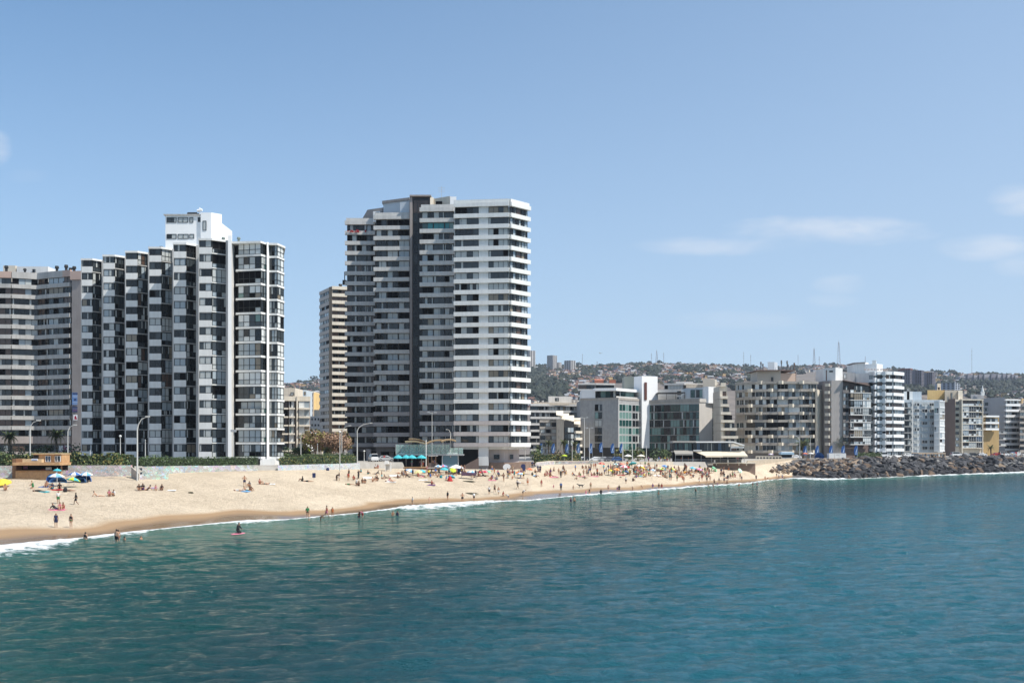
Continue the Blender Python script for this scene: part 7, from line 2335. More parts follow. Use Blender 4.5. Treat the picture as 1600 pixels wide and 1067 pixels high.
# boulders
def boulders():
 rg = random.Random(33)
 tones = {
  'charcoal': M('rock_charcoal', (.032, .032, .036), .85, var=.35, vs=.6, bump=.15, bs=1.5),
  'dark grey': M('rock_grey', (.065, .065, .07), .85, var=.35, vs=.6, bump=.15, bs=1.5),
  'pale grey': M('rock_pale', (.15, .145, .14), .85, var=.3, vs=.6, bump=.15, bs=1.5),
  'tan': M('rock_tan', (.27, .20, .14), .85, var=.3, vs=.6, bump=.15, bs=1.5),
  'brown': M('rock_brown', (.14, .095, .065), .85, var=.3, vs=.6, bump=.15, bs=1.5),
 }
 shapes = {}
 for tn, mt in tones.items():
  for k in range(6):
   import bmesh
   bm = bmesh.new()
   pts = []
   for _ in range(13):
    v = Vector((rg.gauss(0, 1), rg.gauss(0, 1), rg.gauss(0, 1))).normalized() * rg.uniform(.78, 1.1)
    v.x *= 1.15; v.y *= .9; v.z *= .72
    pts.append(bm.verts.new(v))
   r = bmesh.ops.convex_hull(bm, input=pts)
   bmesh.ops.delete(bm, geom=[v for v in bm.verts if not v.link_faces], context='VERTS')
   bmesh.ops.triangulate(bm, faces=bm.faces)
   me = bpy.data.meshes.new('boulder'); bm.to_mesh(me); bm.free()
   me.materials.append(mt)
   shapes[(tn, k)] = me
 L_ = []
 px = 1208.0
 while px < 1900:
  s, t, z = (float(lin(px, a, b)) for a, b in ((SPX, SY), (TPX, TY), (TPX, TZ)))
  q = 0.02 if px > 1285 else .34 - (px - 1208) * .0042
  q = max(q, .02)
  while q < 1.06:
   depth = t - s
   Y = s + q * depth + rg.uniform(-.6, .6)
   p = px + rg.uniform(-3.4, 3.4)
   sz = rg.uniform(.75, 1.75) * (1.15 if rg.random() < .15 else 1) * (1.15 if px > 1330 else .95)
   if px < 1240:
    sz *= .7
   zz = float(profile(np.array([p]), np.array([min(Y, t - .1)]))[0])
   zz += .45 * sz * (.3 + rg.random() * .7) - 1.25 * min(max((q - .55) / .4, 0), 1)
   L_.append((p, Y, zz, sz, q))
   q += 1.75 * sz / max(depth, 14) * .62
  px += 8.2 * rg.uniform(.75, 1.15) * (350 / s) ** .5
 def tone(p, q):
  r = rg.random()
  if q < .22 and p > 1270:
   return 'charcoal' if r < .85 else 'brown'
  if p < 1345:
   return 'tan' if r < .34 else 'brown' if r < .55 else 'dark grey' if r < .75 else 'pale grey' if r < .86 else 'charcoal'
  return 'charcoal' if r < .5 else 'dark grey' if r < .8 else 'pale grey' if r < .90 else 'tan' if r < .92 else 'brown'
 inview = [l for l in L_ if l[0] < 1604]
 inview.sort(key=lambda l: -l[3] / l[1])
 chosen = set(id(l) for l in inview[:296])
 rest = MB()
 vc = {}
 zones = [(1240, 'at the cove end of the boulders'), (1290, 'below the blue tent and parasols'), (1345, 'below the white container'), (1415, 'below the bright white tower'), (1480, 'below the long pergola'),
    (1540, 'below the beige block'), (1700, 'near the right edge')]
 for l in L_:
  p, Y, zz, sz, q = l
  tn = tone(p, q)
  me = shapes[(tn, rg.randrange(6))]
  rot = (rg.uniform(-.6, .6), rg.uniform(-.6, .6), rg.uniform(0, 6.28))
  x, y = XY(p, Y)
  if id(l) in chosen:
   zn = next(n for e, n in zones if p < e)
   pos = 'at the waterline' if q < .3 else 'in the middle of the slope' if q < .7 else 'along the top of the slope'
   if tn == 'charcoal' and q < .22:
    me = me
   o = O('boulder', me, None, (x, y, zz), 0, sz, label='%s boulder %s, %s' % (tn, pos, zn), cat='boulder', group='boulders of the sea wall')
   o.rotation_euler = rot
  else:
   from mathutils import Euler
   mat = Euler(rot).to_matrix()
   k0 = len(rest.v)
   rest.v += [tuple(mat @ v.co * sz + Vector((x, y, zz))) for v in me.vertices]
   mi = rest.mi(me.materials[0])
   for f in me.polygons:
    rest.f.append(tuple(i + k0 for i in f.vertices)); rest.m.append(mi)
 O('boulders', rest.build('boulders'), kind='stuff', label='smaller boulders filling the sea wall')
boulders()
# people
skin_m = {n: M('skin_' + n, c, .6, var=.06, vs=3) for n, c in dict(tan=(.36, .19, .11), fair=(.50, .30, .20), brown=(.22, .11, .065)).items()}
hair_m = {n: M('hair_' + n, c, .7) for n, c in dict(dark=(.018, .013, .010), brown=(.07, .04, .02), fair=(.30, .20, .09), grey=(.35, .34, .33)).items()}
cloth_m = M('cloth', (.5, .5, .5), .85, objcol=True, var=.08, vs=4)
def skeleton(p):
 """joints: name -> (pos, radius, parent)"""
 J = {}
 J['pelvis'] = (p['pelvis'], .125, None)
 J['waist'] = (p['waist'], .115, 'pelvis')
 J['chest'] = (p['chest'], .145, 'waist')
 J['neck'] = (p['neck'], .055, 'chest')
 J['chin'] = (p['chin'], .07, 'neck')
 J['skull'] = (p['skull'], .098, 'chin')
 J['crown'] = (p['crown'], .06, 'skull')
 for s in 'lr':
  J['shoulder_' + s] = (p['shoulder_' + s], .062, 'chest')
  J['elbow_' + s] = (p['elbow_' + s], .042, 'shoulder_' + s)
  J['wrist_' + s] = (p['wrist_' + s], .03, 'elbow_' + s)
  J['hand_' + s] = (p['hand_' + s], .036, 'wrist_' + s)
  J['hip_' + s] = (p['hip_' + s], .095, 'pelvis')
  J['thigh_' + s] = (tuple((a + b) / 2 for a, b in zip(p['hip_' + s], p['knee_' + s])), .082, 'hip_' + s)
  J['knee_' + s] = (p['knee_' + s], .056, 'thigh_' + s)
  J['calf_' + s] = (tuple(a * .65 + b * .35 for a, b in zip(p['knee_' + s], p['ankle_' + s])), .056, 'knee_' + s)
  J['ankle_' + s] = (p['ankle_' + s], .036, 'calf_' + s)
  J['toe_' + s] = (p['toe_' + s], .03, 'ankle_' + s)
 return J
def sym(d):
 o = {}
 for k, v in d.items():
  if k.endswith('_'):
   o[k + 'l'] = (-v[0], v[1], v[2]); o[k + 'r'] = v
  else:
   o[k] = v
 return o
STAND = sym({'pelvis': (0, 0, .94), 'waist': (0, 0, 1.10), 'chest': (0, 0, 1.30), 'neck': (0, .0, 1.46), 'chin': (0, -.015, 1.54), 'skull': (0, -.01, 1.62), 'crown': (0, 0, 1.69),
    'shoulder_': (.175, 0, 1.39), 'elbow_': (.235, .02, 1.12), 'wrist_': (.25, -.04, .88), 'hand_': (.25, -.06, .79),
    'hip_': (.095, 0, .88), 'knee_': (.11, -.02, .49), 'ankle_': (.11, .02, .08), 'toe_': (.13, -.13, .035)})
def var(base, **k):
 d = dict(base); d.update(k)
 return d
WALK = var(STAND, knee_l=(-.1, -.20, .52), ankle_l=(-.1, -.22, .10), toe_l=(-.1, -.36, .07), knee_r=(.1, .06, .48), ankle_r=(.1, .34, .14), toe_r=(.1, .24, .04),
   elbow_l=(-.23, .14, 1.13), wrist_l=(-.23, .20, .92), hand_l=(-.22, .22, .84), elbow_r=(.23, -.10, 1.13), wrist_r=(.22, -.26, .97), hand_r=(.21, -.32, .91))
AKIMBO = var(STAND, elbow_l=(-.40, .05, 1.17), wrist_l=(-.22, -.06, 1.02), hand_l=(-.17, -.09, .98), elbow_r=(.38, .05, 1.16), wrist_r=(.21, -.06, 1.01), hand_r=(.16, -.09, .97))
REACH = var(STAND, elbow_l=(-.36, -.12, 1.30), wrist_l=(-.50, -.28, 1.40), hand_l=(-.55, -.34, 1.44))
BEND = var(STAND, waist=(0, -.06, 1.06), chest=(0, -.26, 1.16), neck=(0, -.42, 1.20), chin=(0, -.50, 1.20), skull=(0, -.57, 1.22), crown=(0, -.63, 1.24), shoulder_l=(-.17, -.32, 1.16), shoulder_r=(.17, -.32, 1.16),
   elbow_l=(-.2, -.42, .92), elbow_r=(.2, -.42, .92), wrist_l=(-.18, -.50, .70), wrist_r=(.18, -.50, .70), hand_l=(-.17, -.52, .62), hand_r=(.17, -.52, .62))
SIT = sym({'pelvis': (0, 0, .13), 'waist': (0, .03, .29), 'chest': (0, .01, .49), 'neck': (0, -.03, .65), 'chin': (0, -.05, .73), 'skull': (0, -.05, .81), 'crown': (0, -.04, .88),
   'shoulder_': (.175, 0, .58), 'elbow_': (.25, -.12, .38), 'wrist_': (.17, -.34, .42), 'hand_': (.12, -.40, .44),
   'hip_': (.1, -.05, .12), 'knee_': (.15, -.42, .46), 'ankle_': (.12, -.66, .09), 'toe_': (.13, -.80, .05)})
LOUNGE = sym({'pelvis': (0, 0, .12), 'waist': (0, .12, .24), 'chest': (0, .27, .38), 'neck': (0, .36, .52), 'chin': (0, .37, .61), 'skull': (0, .38, .69), 'crown': (0, .40, .76),
    'shoulder_': (.175, .32, .45), 'elbow_': (.26, .50, .22), 'wrist_': (.26, .56, .06), 'hand_': (.26, .48, .04),
    'hip_': (.1, -.06, .11), 'knee_': (.11, -.48, .16), 'ankle_': (.11, -.88, .07), 'toe_': (.14, -.96, .17)})
LIE = sym({'pelvis': (0, 0, .13), 'waist': (0, .18, .13), 'chest': (0, .38, .15), 'neck': (0, .54, .14), 'chin': (0, .61, .16), 'skull': (0, .69, .16), 'crown': (0, .76, .15),
   'shoulder_': (.175, .46, .13), 'elbow_': (.32, .36, .07), 'wrist_': (.28, .60, .06), 'hand_': (.22, .68, .05),
   'hip_': (.095, -.06, .13), 'knee_': (.12, -.46, .12), 'ankle_': (.13, -.86, .07), 'toe_': (.15, -.98, .10)})
KNEEL = sym({'pelvis': (0, .05, .40), 'waist': (0, .02, .55), 'chest': (0, -.05, .76), 'neck': (0, -.10, .92), 'chin': (0, -.13, 1.0), 'skull': (0, -.13, 1.08), 'crown': (0, -.12, 1.15),
    'shoulder_': (.175, -.06, .85), 'elbow_': (.24, -.14, .60), 'wrist_': (.2, -.34, .50), 'hand_': (.18, -.42, .47),
    'hip_': (.1, .05, .34), 'knee_': (.14, -.30, .10), 'ankle_': (.12, .22, .08), 'toe_': (.12, .36, .05)})
POSES = {'stand': STAND, 'walk': WALK, 'akimbo': AKIMBO, 'reach': REACH, 'bend': BEND, 'sit': SIT, 'lounge': LOUNGE, 'lie': LIE, 'kneel': KNEEL}
PARTS = {}
def seg_dist(p, a, b):
 ab = b - a
 t = max(0, min(1, (p - a).dot(ab) / max(ab.length_squared, 1e-9)))
 return (p - (a + ab * t)).length
def build_pose(name):
 J = skeleton(POSES[name])
 names = list(J)
 me = bpy.data.meshes.new('skel')
 me.from_pydata([J[n][0] for n in names], [(names.index(n), names.index(J[n][2])) for n in names if J[n][2]], [])
 ob = bpy.data.objects.new('skel', me)
 COL.objects.link(ob)
 sk = ob.modifiers.new('Skin', 'SKIN')
 sk.use_smooth_shade = True
 if not me.skin_vertices:
  bpy.context.view_layer.objects.active = ob
  bpy.ops.mesh.customdata_skin_add()
 for i, n in enumerate(names):
  r = J[n][1]
  me.skin_vertices[0].data[i].radius = (r, r)
  me.skin_vertices[0].data[i].use_root = (n == 'pelvis')
 ss = ob.modifiers.new('Sub', 'SUBSURF'); ss.levels = 1; ss.render_levels = 1
 dg = bpy.context.evaluated_depsgraph_get()
 ev = ob.evaluated_get(dg)
 body = bpy.data.meshes.new_from_object(ev)
 bpy.data.objects.remove(ob)
 body.name = 'person'
 # which bone each vertex belongs to
 bones = [(n, Vector(J[n][0]), Vector(J[J[n][2]][0]) if J[n][2] else Vector(J[n][0])) for n in names]
 lab = []
 for v in body.vertices:
  lab.append(min(bones, key=lambda b: seg_dist(v.co, b[1], b[2]) / max(J[b[0]][1], .05))[0])
 regions = {'torso': {'chest', 'waist', 'shoulder_l', 'shoulder_r'}, 'shorts': {'pelvis', 'hip_l', 'hip_r', 'thigh_l', 'thigh_r'}, 'brief': {'pelvis', 'hip_l', 'hip_r'},
    'bikini': {'chest'}, 'shirt': {'chest', 'waist', 'shoulder_l', 'shoulder_r', 'elbow_l', 'elbow_r'}, 'trousers': {'pelvis', 'hip_l', 'hip_r', 'thigh_l', 'thigh_r', 'knee_l', 'knee_r', 'calf_l', 'calf_r', 'ankle_l', 'ankle_r'},
    'suit': {'chest', 'waist', 'pelvis', 'hip_l', 'hip_r'}, 'dress': {'chest', 'waist', 'shoulder_l', 'shoulder_r', 'pelvis', 'hip_l', 'hip_r', 'thigh_l', 'thigh_r'},
    'wetsuit': {n for n in names if n not in ('neck', 'chin', 'skull', 'crown', 'hand_l', 'hand_r', 'toe_l', 'toe_r')}}
 out = {}
 body.calc_loop_triangles()
 nrm = [v.normal.copy() for v in body.vertices]
 head = Vector(J['skull'][0]); chin = Vector(J['chin'][0])
 up = (Vector(J['crown'][0]) - chin).normalized()
 fwd = Vector((0, -1, 0)) if abs(up.z) > .5 else Vector((0, 0, 1))
 for rn, rs in list(regions.items()) + [('hair', None)]:
  keep = []
  for f in body.polygons:
   if rn == 'hair':
    if all(lab[i] in ('skull', 'crown', 'chin') for i in f.vertices):
     c = sum((body.vertices[i].co for i in f.vertices), Vector()) / len(f.vertices) - head
     if c.dot(up) > .035 or c.dot(fwd) < -.0:
      keep.append(f)
   elif sum(lab[i] in rs for i in f.vertices) >= len(f.vertices) - 1:
    keep.append(f)
  vid = {}
  vs, fs = [], []
  off = .022 if rn != 'hair' else .02
  if rn in ('dress', 'shorts'):
   off = .035
  for f in keep:
   fs.append([])
   for i in f.vertices:
    if i not in vid:
     vid[i] = len(vs); vs.append(tuple(body.vertices[i].co + nrm[i] * off))
    fs[-1].append(vid[i])
  g = bpy.data.meshes.new(rn)
  g.from_pydata(vs, [], fs)
  g.polygons.foreach_set('use_smooth', [True] * len(fs))
  g.update()
  out[rn] = g
 out['body'] = body
 out['J'] = J
 return out
for pn in POSES:
 PARTS[pn] = build_pose(pn)
_mv = {}
def meshv(me, mat):
 k = (me.name, mat.name)
 if k not in _mv:
  c = me.copy(); c.materials.clear(); c.materials.append(mat)
  _mv[k] = c
 return _mv[k]
CC = dict(black=(.015, .015, .018), navy=(.02, .03, .10), blue=(.04, .14, .42), teal=(.02, .22, .24), green=(.04, .22, .07), red=(.42, .02, .02), pink=(.62, .18, .26), orange=(.62, .16, .03), yellow=(.68, .50, .05),
   white=(.75, .74, .72), grey=(.18, .18, .19), purple=(.14, .05, .22), brown=(.12, .06, .035), beige=(.46, .36, .24), turquoise=(.05, .42, .48))
WEAR = {'suit': 'swimsuit', 'brief': 'swim briefs', 'bikini': 'bikini', 'shorts': 'shorts', 'shirt': 'top', 'dress': 'dress', 'wetsuit': 'wetsuit', 'trousers': 'trousers'}
PEOPLE = []
def person(px, py, pose, wear, rz=None, h=1.0, sk=None, hair=None, note='', loc=None, depth=0.0, parent_label=None, rg=random):
 """wear: list of (garment, colour)"""
 if loc is None:
  if depth > 0:
   Y = HC * F / (py - HY)
   x, y, z = (px - 800) * Y / F, Y, -depth
  else:
   x, y, z = on_beach(px, py)
 else:
  x, y, z = loc
 sk = sk or rg.choice(['tan', 'tan', 'fair', 'brown'])
 hair = hair or rg.choice(['dark', 'dark', 'brown', 'dark', 'fair'])
 P = PARTS[pose]
 rz = rg.uniform(0, 2 * PI) if rz is None else rz
 rise = .0
 o = O('person', meshv(P['body'], skin_m[sk]), None, (x, y, z + rise), rz, h)
 O('hair', meshv(P['hair'], hair_m[hair]), o)
 for gname, col in wear:
  O(WEAR[gname].split()[-1] if gname != 'shirt' else 'shirt', meshv(P[gname], cloth_m), o, color=tuple(.72 * v + .05 * sum(CC[col]) / 3 for v in CC[col]))
 wd = ' and '.join('%s %s' % (c, WEAR[g]) for g, c in wear)
 verb = {'stand': 'standing', 'walk': 'walking', 'akimbo': 'standing hands on hips', 'reach': 'standing with one arm out', 'bend': 'bending forward', 'sit': 'sitting knees up', 'lounge': 'leaning back on their arms', 'lie': 'lying flat', 'kneel': 'kneeling'}[pose]
 PEOPLE.append(dict(o=o, px=px, py=py, wd=wd, verb=verb, child=h < .8, note=note))
 return o
# people one can pick out: (px, foot row, pose, wear, facing, height, skin, hair, place)
S = [
 (87.5, 824, 'stand', [('dress', 'navy')], .2, 1, 'tan', 'dark', 'on the sand above the breaking foam, left of a pair'),
 (111, 824.5, 'stand', [('bikini', 'black'), ('brief', 'green')], -.1, 1, 'fair', 'dark', 'on the sand above the breaking foam, right of a pair'),
 (91, 787, 'stand', [('shirt', 'white'), ('shorts', 'green')], .8, 1, 'tan', 'dark', 'behind the seated group on the left sand'),
 (118.5, 789, 'walk', [('shirt', 'black'), ('shorts', 'black')], -1.2, 1, 'brown', 'dark', 'on the left sand, alone'),
 (87, 796, 'lounge', [('shirt', 'black'), ('shorts', 'navy')], 1.4, 1, 'tan', 'dark', 'left of the trio on the left sand'),
 (93.5, 796, 'sit', [('suit', 'pink')], .5, 1, 'fair', 'brown', 'middle of the trio on the left sand'),
 (99, 796, 'sit', [('suit', 'red')], -.6, 1, 'tan', 'dark', 'right of the trio on the left sand'),
 (8, 766, 'sit', [('brief', 'beige')], .6, 1, 'tan', 'dark', 'at the left edge, in front of the yellow parasol'),
 (51, 764, 'kneel', [('suit', 'green')], -1.5, 1, 'fair', 'fair', 'beside a dark shape on the turquoise towel'),
 (60, 768, 'lie', [('suit', 'black'), ('shorts', 'black')], 1.5, 1, 'brown', 'dark', 'next to the turquoise towel'),
 (73, 761, 'sit', [('brief', 'blue')], .2, 1, 'tan', 'dark', 'on the blue towel in front of the kiosk'),
 (82, 764.5, 'sit', [('shirt', 'navy'), ('shorts', 'turquoise')], -.3, 1, 'tan', 'brown', 'on the red towel in front of the kiosk'),
 (93, 764, 'sit', [('shirt', 'black'), ('shorts', 'black')], .4, 1, 'brown', 'dark', 'right of the red towel in front of the kiosk'),
 (109, 767, 'lie', [('brief', 'beige')], 1.2, 1, 'fair', 'brown', 'below the green-centred parasol'),
 (17, 744, 'stand', [('shirt', 'blue'), ('trousers', 'navy')], -.6, 1, 'tan', 'grey', 'at the left end of the kiosk'),
 (152, 776, 'lounge', [('brief', 'white')], 2.0, 1, 'fair', 'dark', 'left of a couple on the empty sand'),
 (170.5, 775, 'sit', [('suit', 'pink')], .5, 1, 'tan', 'brown', 'left of the couple on the empty sand'),
 (178, 775, 'sit', [('shirt', 'white'), ('brief', 'black')], -.5, 1, 'tan', 'dark', 'right of the couple on the empty sand'),
 (217, 766, 'sit', [('shirt', 'black')], .4, 1, 'tan', 'dark', 'leftmost of the group in front of the turquoise wall'),
 (223.5, 765.5, 'sit', [('shirt', 'black'), ('shorts', 'purple')], -.2, 1.05, 'brown', 'dark', 'second from left of the group in front of the turquoise wall'),
 (230, 766, 'lounge', [('suit', 'brown')], -1.2, 1, 'tan', 'dark', 'third of the group in front of the turquoise wall'),
 (243, 766.5, 'kneel', [('suit', 'pink')], .8, .75, 'fair', 'dark', 'fourth of the group in front of the turquoise wall'),
 (253, 766, 'sit', [('suit', 'black')], .1, 1, 'brown', 'dark', 'rightmost of the group in front of the turquoise wall'),
 (382, 759, 'akimbo', [('shorts', 'navy')], .3, 1.04, 'tan', 'dark', 'behind a seated group below the white column'),
 (390, 760.5, 'sit', [('shirt', 'grey')], -.5, 1, 'tan', 'dark', 'just right of the standing man below the white column'),
 (373, 767, 'lie', [('suit', 'white')], 1.5, 1, 'fair', 'dark', 'left of the group below the white column'),
 (385, 767, 'lounge', [('shorts', 'turquoise')], 1.3, 1, 'tan', 'dark', 'on the blue towel below the white column'),
 (391, 766.5, 'sit', [('shirt', 'brown'), ('brief', 'black')], .9, 1, 'tan', 'dark', 'right of the blue towel below the white column'),
 (405.5, 756, 'sit', [('suit', 'red')], 1.3, 1, 'fair', 'dark', 'left of the pair below the white pillar'),
 (414, 756.5, 'lie', [('brief', 'teal')], -1.5, 1, 'fair', 'brown', 'right of the pair below the white pillar'),
 (473, 752, 'sit', [('shirt', 'black'), ('shorts', 'black')], -1.2, 1, 'brown', 'dark', 'left of the navy notice board'),
 (481, 752.5, 'lie', [('suit', 'black')], 1.6, 1, 'tan', 'dark', 'below the navy notice board'),
 (526, 751, 'bend', [('shirt', 'black'), ('trousers', 'brown')], .9, 1, 'brown', 'dark', 'left of the two around the folding chair'),
 (530, 751, 'stand', [('shirt', 'brown'), ('shorts', 'white')], -1.2, .95, 'tan', 'dark', 'right of the two around the folding chair'),
 (560, 748, 'reach', [('shirt', 'black'), ('trousers', 'black')], .9, 1.02, 'brown', 'dark', 'above the huddled group left of the white board'),
 (552.5, 749.5, 'sit', [('suit', 'red')], .4, 1, 'tan', 'brown', 'left side of the huddled group'),
 (557, 757.5, 'kneel', [('shirt', 'white'), ('shorts', 'black')], 1.4, 1, 'tan', 'dark', 'front of the huddled group, in white top'),
 (561, 759, 'sit', [('shorts', 'brown')], -.6, 1, 'brown', 'dark', 'front of the huddled group'),
 (566, 754.5, 'sit', [('shirt', 'brown')], .9, 1, 'tan', 'dark', 'right side of the huddled group'),
 (570.5, 755, 'sit', [('shirt', 'black')], -.3, 1, 'tan', 'dark', 'far right of the huddled group'),
 (546, 757.5, 'lie', [('suit', 'green')], 1.4, 1, 'tan', 'dark', 'left of the huddled group, stretched out'),
 (582, 752.5, 'sit', [('brief', 'orange')], 1.1, 1, 'fair', 'brown', 'left of the two right of the white board'),
 (590, 751.5, 'sit', [('shirt', 'black'), ('brief', 'white')], -.4, 1, 'tan', 'dark', 'right of the two right of the white board'),
 (588, 741, 'lounge', [('shirt', 'black'), ('shorts', 'grey')], -1.3, 1, 'tan', 'dark', 'on the grey lounger below the parked cars'),
 (586.5, 729.5, 'sit', [('shirt', 'white')], .3, 1, 'tan', 'dark', 'left of two by the wall end below the parked cars'),
 (590.5, 729.5, 'sit', [('suit', 'pink')], -.3, 1, 'tan', 'dark', 'right of two by the wall end below the parked cars'),
 (603.5, 747, 'lounge', [('brief', 'black')], 1.3, 1, 'brown', 'dark', 'below the lifeguard stand'),
 (608, 752.5, 'lie', [('suit', 'white')], 1.6, 1, 'tan', 'dark', 'below the lifeguard stand, on a white towel'),
 (628, 742, 'sit', [('shirt', 'brown')], .8, 1, 'tan', 'dark', 'below the left turquoise parasols'),
 (638.5, 745.5, 'lounge', [('shirt', 'black'), ('shorts', 'black')], 1.5, 1, 'tan', 'dark', 'left of the black figure near the blue parasol'),
 (645, 744, 'stand', [('dress', 'black')], 0, .92, 'brown', 'dark', 'beside the tilted blue parasol'),
 (653, 744.5, 'sit', [('suit', 'red')], .4, 1, 'tan', 'dark', 'below the pale yellow parasol'),
 (662, 744, 'lie', [('suit', 'pink')], 1.5, 1, 'fair', 'brown', 'below the turquoise parasol beside the timber frame'),
 (673, 743.5, 'lie', [('brief', 'orange')], 1.5, 1, 'tan', 'dark', 'in front of the timber frame'),
 (674.5, 757, 'sit', [('suit', 'red')], .9, 1, 'tan', 'dark', 'on the purple towel below the timber frame'),
 (683, 745.5, 'sit', [('brief', 'navy')], 1.2, 1, 'fair', 'dark', 'right of the timber frame legs'),
 (686, 741.5, 'stand', [('shirt', 'black'), ('trousers', 'black')], .2, .85, 'tan', 'dark', 'under the turquoise parasol right of the timber frame'),
 (697, 741, 'sit', [('shirt', 'black')], .3, 1, 'tan', 'dark', 'left of two below the white canopy'),
 (702, 741.5, 'kneel', [('shirt', 'teal')], -.4, 1, 'brown', 'dark', 'right of two below the white canopy'),
 (726, 740, 'sit', [('suit', 'brown')], .4, 1, 'tan', 'dark', 'right of the navy tent'),
 (747.5, 744, 'sit', [('suit', 'pink')], .6, 1, 'tan', 'dark', 'left of the pink parasol'),
 (757, 744.5, 'lounge', [('shirt', 'black'), ('shorts', 'black')], 1.4, 1, 'tan', 'dark', 'under the pink parasol'),
 (768, 749.5, 'sit', [('suit', 'red')], -.9, 1.05, 'tan', 'dark', 'alone on the open sand, right of the pink parasol'),
 (787, 752, 'akimbo', [('bikini', 'black'), ('brief', 'navy')], .8, 1, 'tan', 'dark', 'right of the lone red swimsuit sitter'),
 (796.5, 740.5, 'sit', [('suit', 'pink')], .4, 1, 'fair', 'brown', 'below the white board by the tower plinth'),
 (803.5, 745.5, 'stand', [('dress', 'teal')], .6, .95, 'tan', 'dark', 'right of the pink sitter by the tower plinth'),
 (800.5, 748, 'sit', [('suit', 'orange')], .2, .75, 'fair', 'brown', 'at the feet of the teal dress'),
 (811, 755, 'lounge', [('shirt', 'white'), ('shorts', 'white')], 1.8, 1, 'tan', 'dark', 'in a white deck chair below the plinth corner'),
 (818, 747, 'stand', [('shirt', 'yellow'), ('shorts', 'black')], .5, .9, 'tan', 'dark', 'in front of the navy board'),
 (824.5, 758.5, 'stand', [('shorts', 'orange')], .2, 1, 'fair', 'dark', 'right of the white deck chair'),
 (809, 764, 'walk', [('shirt', 'black'), ('shorts', 'black')], 1.2, 1, 'brown', 'dark', 'below the white deck chair, carrying a ball'),
 (817, 775, 'bend', [('shirt', 'white'), ('shorts', 'black')], 1.5, 1.02, 'tan', 'fair', 'on the wet sand at the left end of the shining patch'),
 (644.5, 789.5, 'stand', [('shirt', 'white'), ('shorts', 'beige')], -.9, .9, 'tan', 'dark', 'on the wet sand left of the long foam'),
 (671, 788.5, 'stand', [('brief', 'beige')], .6, .85, 'fair', 'brown', 'on the edge of the long foam'),
 (699.5, 781.5, 'stand', [('suit', 'black'), ('shirt', 'grey')], -.8, 1.02, 'tan', 'dark', 'above the long foam, looking at a phone'),
 (722.5, 784.5, 'akimbo', [('shorts', 'black')], .1, 1.05, 'tan', 'dark', 'at the foam edge, left of the white shirt'),
 (740.5, 782.5, 'stand', [('shirt', 'white'), ('shorts', 'black')], .7, .98, 'tan', 'dark', 'at the foam edge beside the dark olive patch'),
 (764.5, 772.5, 'stand', [('shirt', 'white'), ('shorts', 'black')], .2, 1, 'tan', 'dark', 'left of the three strolling above the wet sand'),
 (773, 769.5, 'walk', [('bikini', 'beige'), ('shorts', 'brown')], -.3, 1, 'tan', 'fair', 'middle of the three strolling above the wet sand'),
 (779, 773, 'walk', [('shorts', 'white')], .4, .95, 'tan', 'dark', 'right of the three strolling above the wet sand'),
 (786, 775, 'kneel', [('suit', 'red')], .6, .8, 'tan', 'dark', 'child by the edge of the wet sand'),
 (794.5, 781.5, 'bend', [('shirt', 'white'), ('shorts', 'grey')], -1.2, .95, 'fair', 'dark', 'on the wet sand by the thin foam line'),
 (846, 761, 'stand', [('bikini', 'red'), ('brief', 'pink')], .4, 1, 'tan', 'dark', 'alone above the shining wet sand'),
 (865, 763.5, 'stand', [('dress', 'pink')], .2, .55, 'fair', 'fair', 'toddler left of the blue shirt walker'),
 (876.5, 766.5, 'walk', [('shirt', 'blue'), ('trousers', 'black')], 3.0, 1.08, 'tan', 'grey', 'at the top of the shining wet sand'),
 (895.5, 764, 'kneel', [('suit', 'brown')], 1.2, .7, 'tan', 'dark', 'child left of the black dog'),
 (913.5, 748, 'sit', [('shirt', 'grey')], .4, .8, 'tan', 'dark', 'behind the black dog'),
 (923, 764.5, 'stand', [('brief', 'green')], .3, 1, 'tan', 'dark', 'right of the black dog'),
 (915.5, 774.5, 'stand', [('dress', 'pink')], .6, .75, 'fair', 'brown', 'child on the wet sand beside the dark bikini'),
 (921, 774.5, 'akimbo', [('bikini', 'black'), ('brief', 'black')], .2, .95, 'fair', 'dark', 'on the wet sand below the black dog'),
 (939, 776, 'stand', [('wetsuit', 'black')], .3, 1, 'brown', 'dark', 'where the bright foam line begins'),
 (950.5, 768, 'stand', [('brief', 'navy')], .2, .95, 'fair', 'dark', 'slim one above the bright foam'),
 (964.5, 769, 'stand', [('suit', 'purple')], .3, .8, 'tan', 'dark', 'child beside the tall dark figure above the foam'),
 (967.5, 769, 'stand', [('shirt', 'black'), ('shorts', 'navy')], -.4, 1, 'tan', 'dark', 'tall one of the pair above the foam'),
 (978, 755.5, 'stand', [('shirt', 'white'), ('shorts', 'black')], .2, 1, 'tan', 'dark', 'in front of the crowd, below the blue cloth'),
 (989, 751.5, 'sit', [('shirt', 'black'), ('shorts', 'brown')], .6, 1, 'brown', 'dark', 'in front of the crowd, alone'),
 (988.5, 767.5, 'reach', [('brief', 'grey')], -.7, .7, 'tan', 'dark', 'child with arm out on the wet sand'),
 (1003.5, 764.5, 'bend', [('brief', 'white')], -.9, .8, 'fair', 'brown', 'child stooping on the wet sand'),
 (1020, 765.5, 'stand', [('suit', 'purple')], .3, 1, 'tan', 'dark', 'left of the close pair by the foam line'),
 (1029.5, 766, 'stand', [('bikini', 'black'), ('brief', 'black')], .3, 1.05, 'tan', 'dark', 'left one of the close pair by the foam line'),
 (1034, 766, 'stand', [('suit', 'red')], -.3, 1.02, 'tan', 'dark', 'right one of the close pair by the foam line'),
 (1046.5, 750.5, 'stand', [('suit', 'teal')], .2, 1.05, 'tan', 'dark', 'in front of the left end of the packed crowd'),
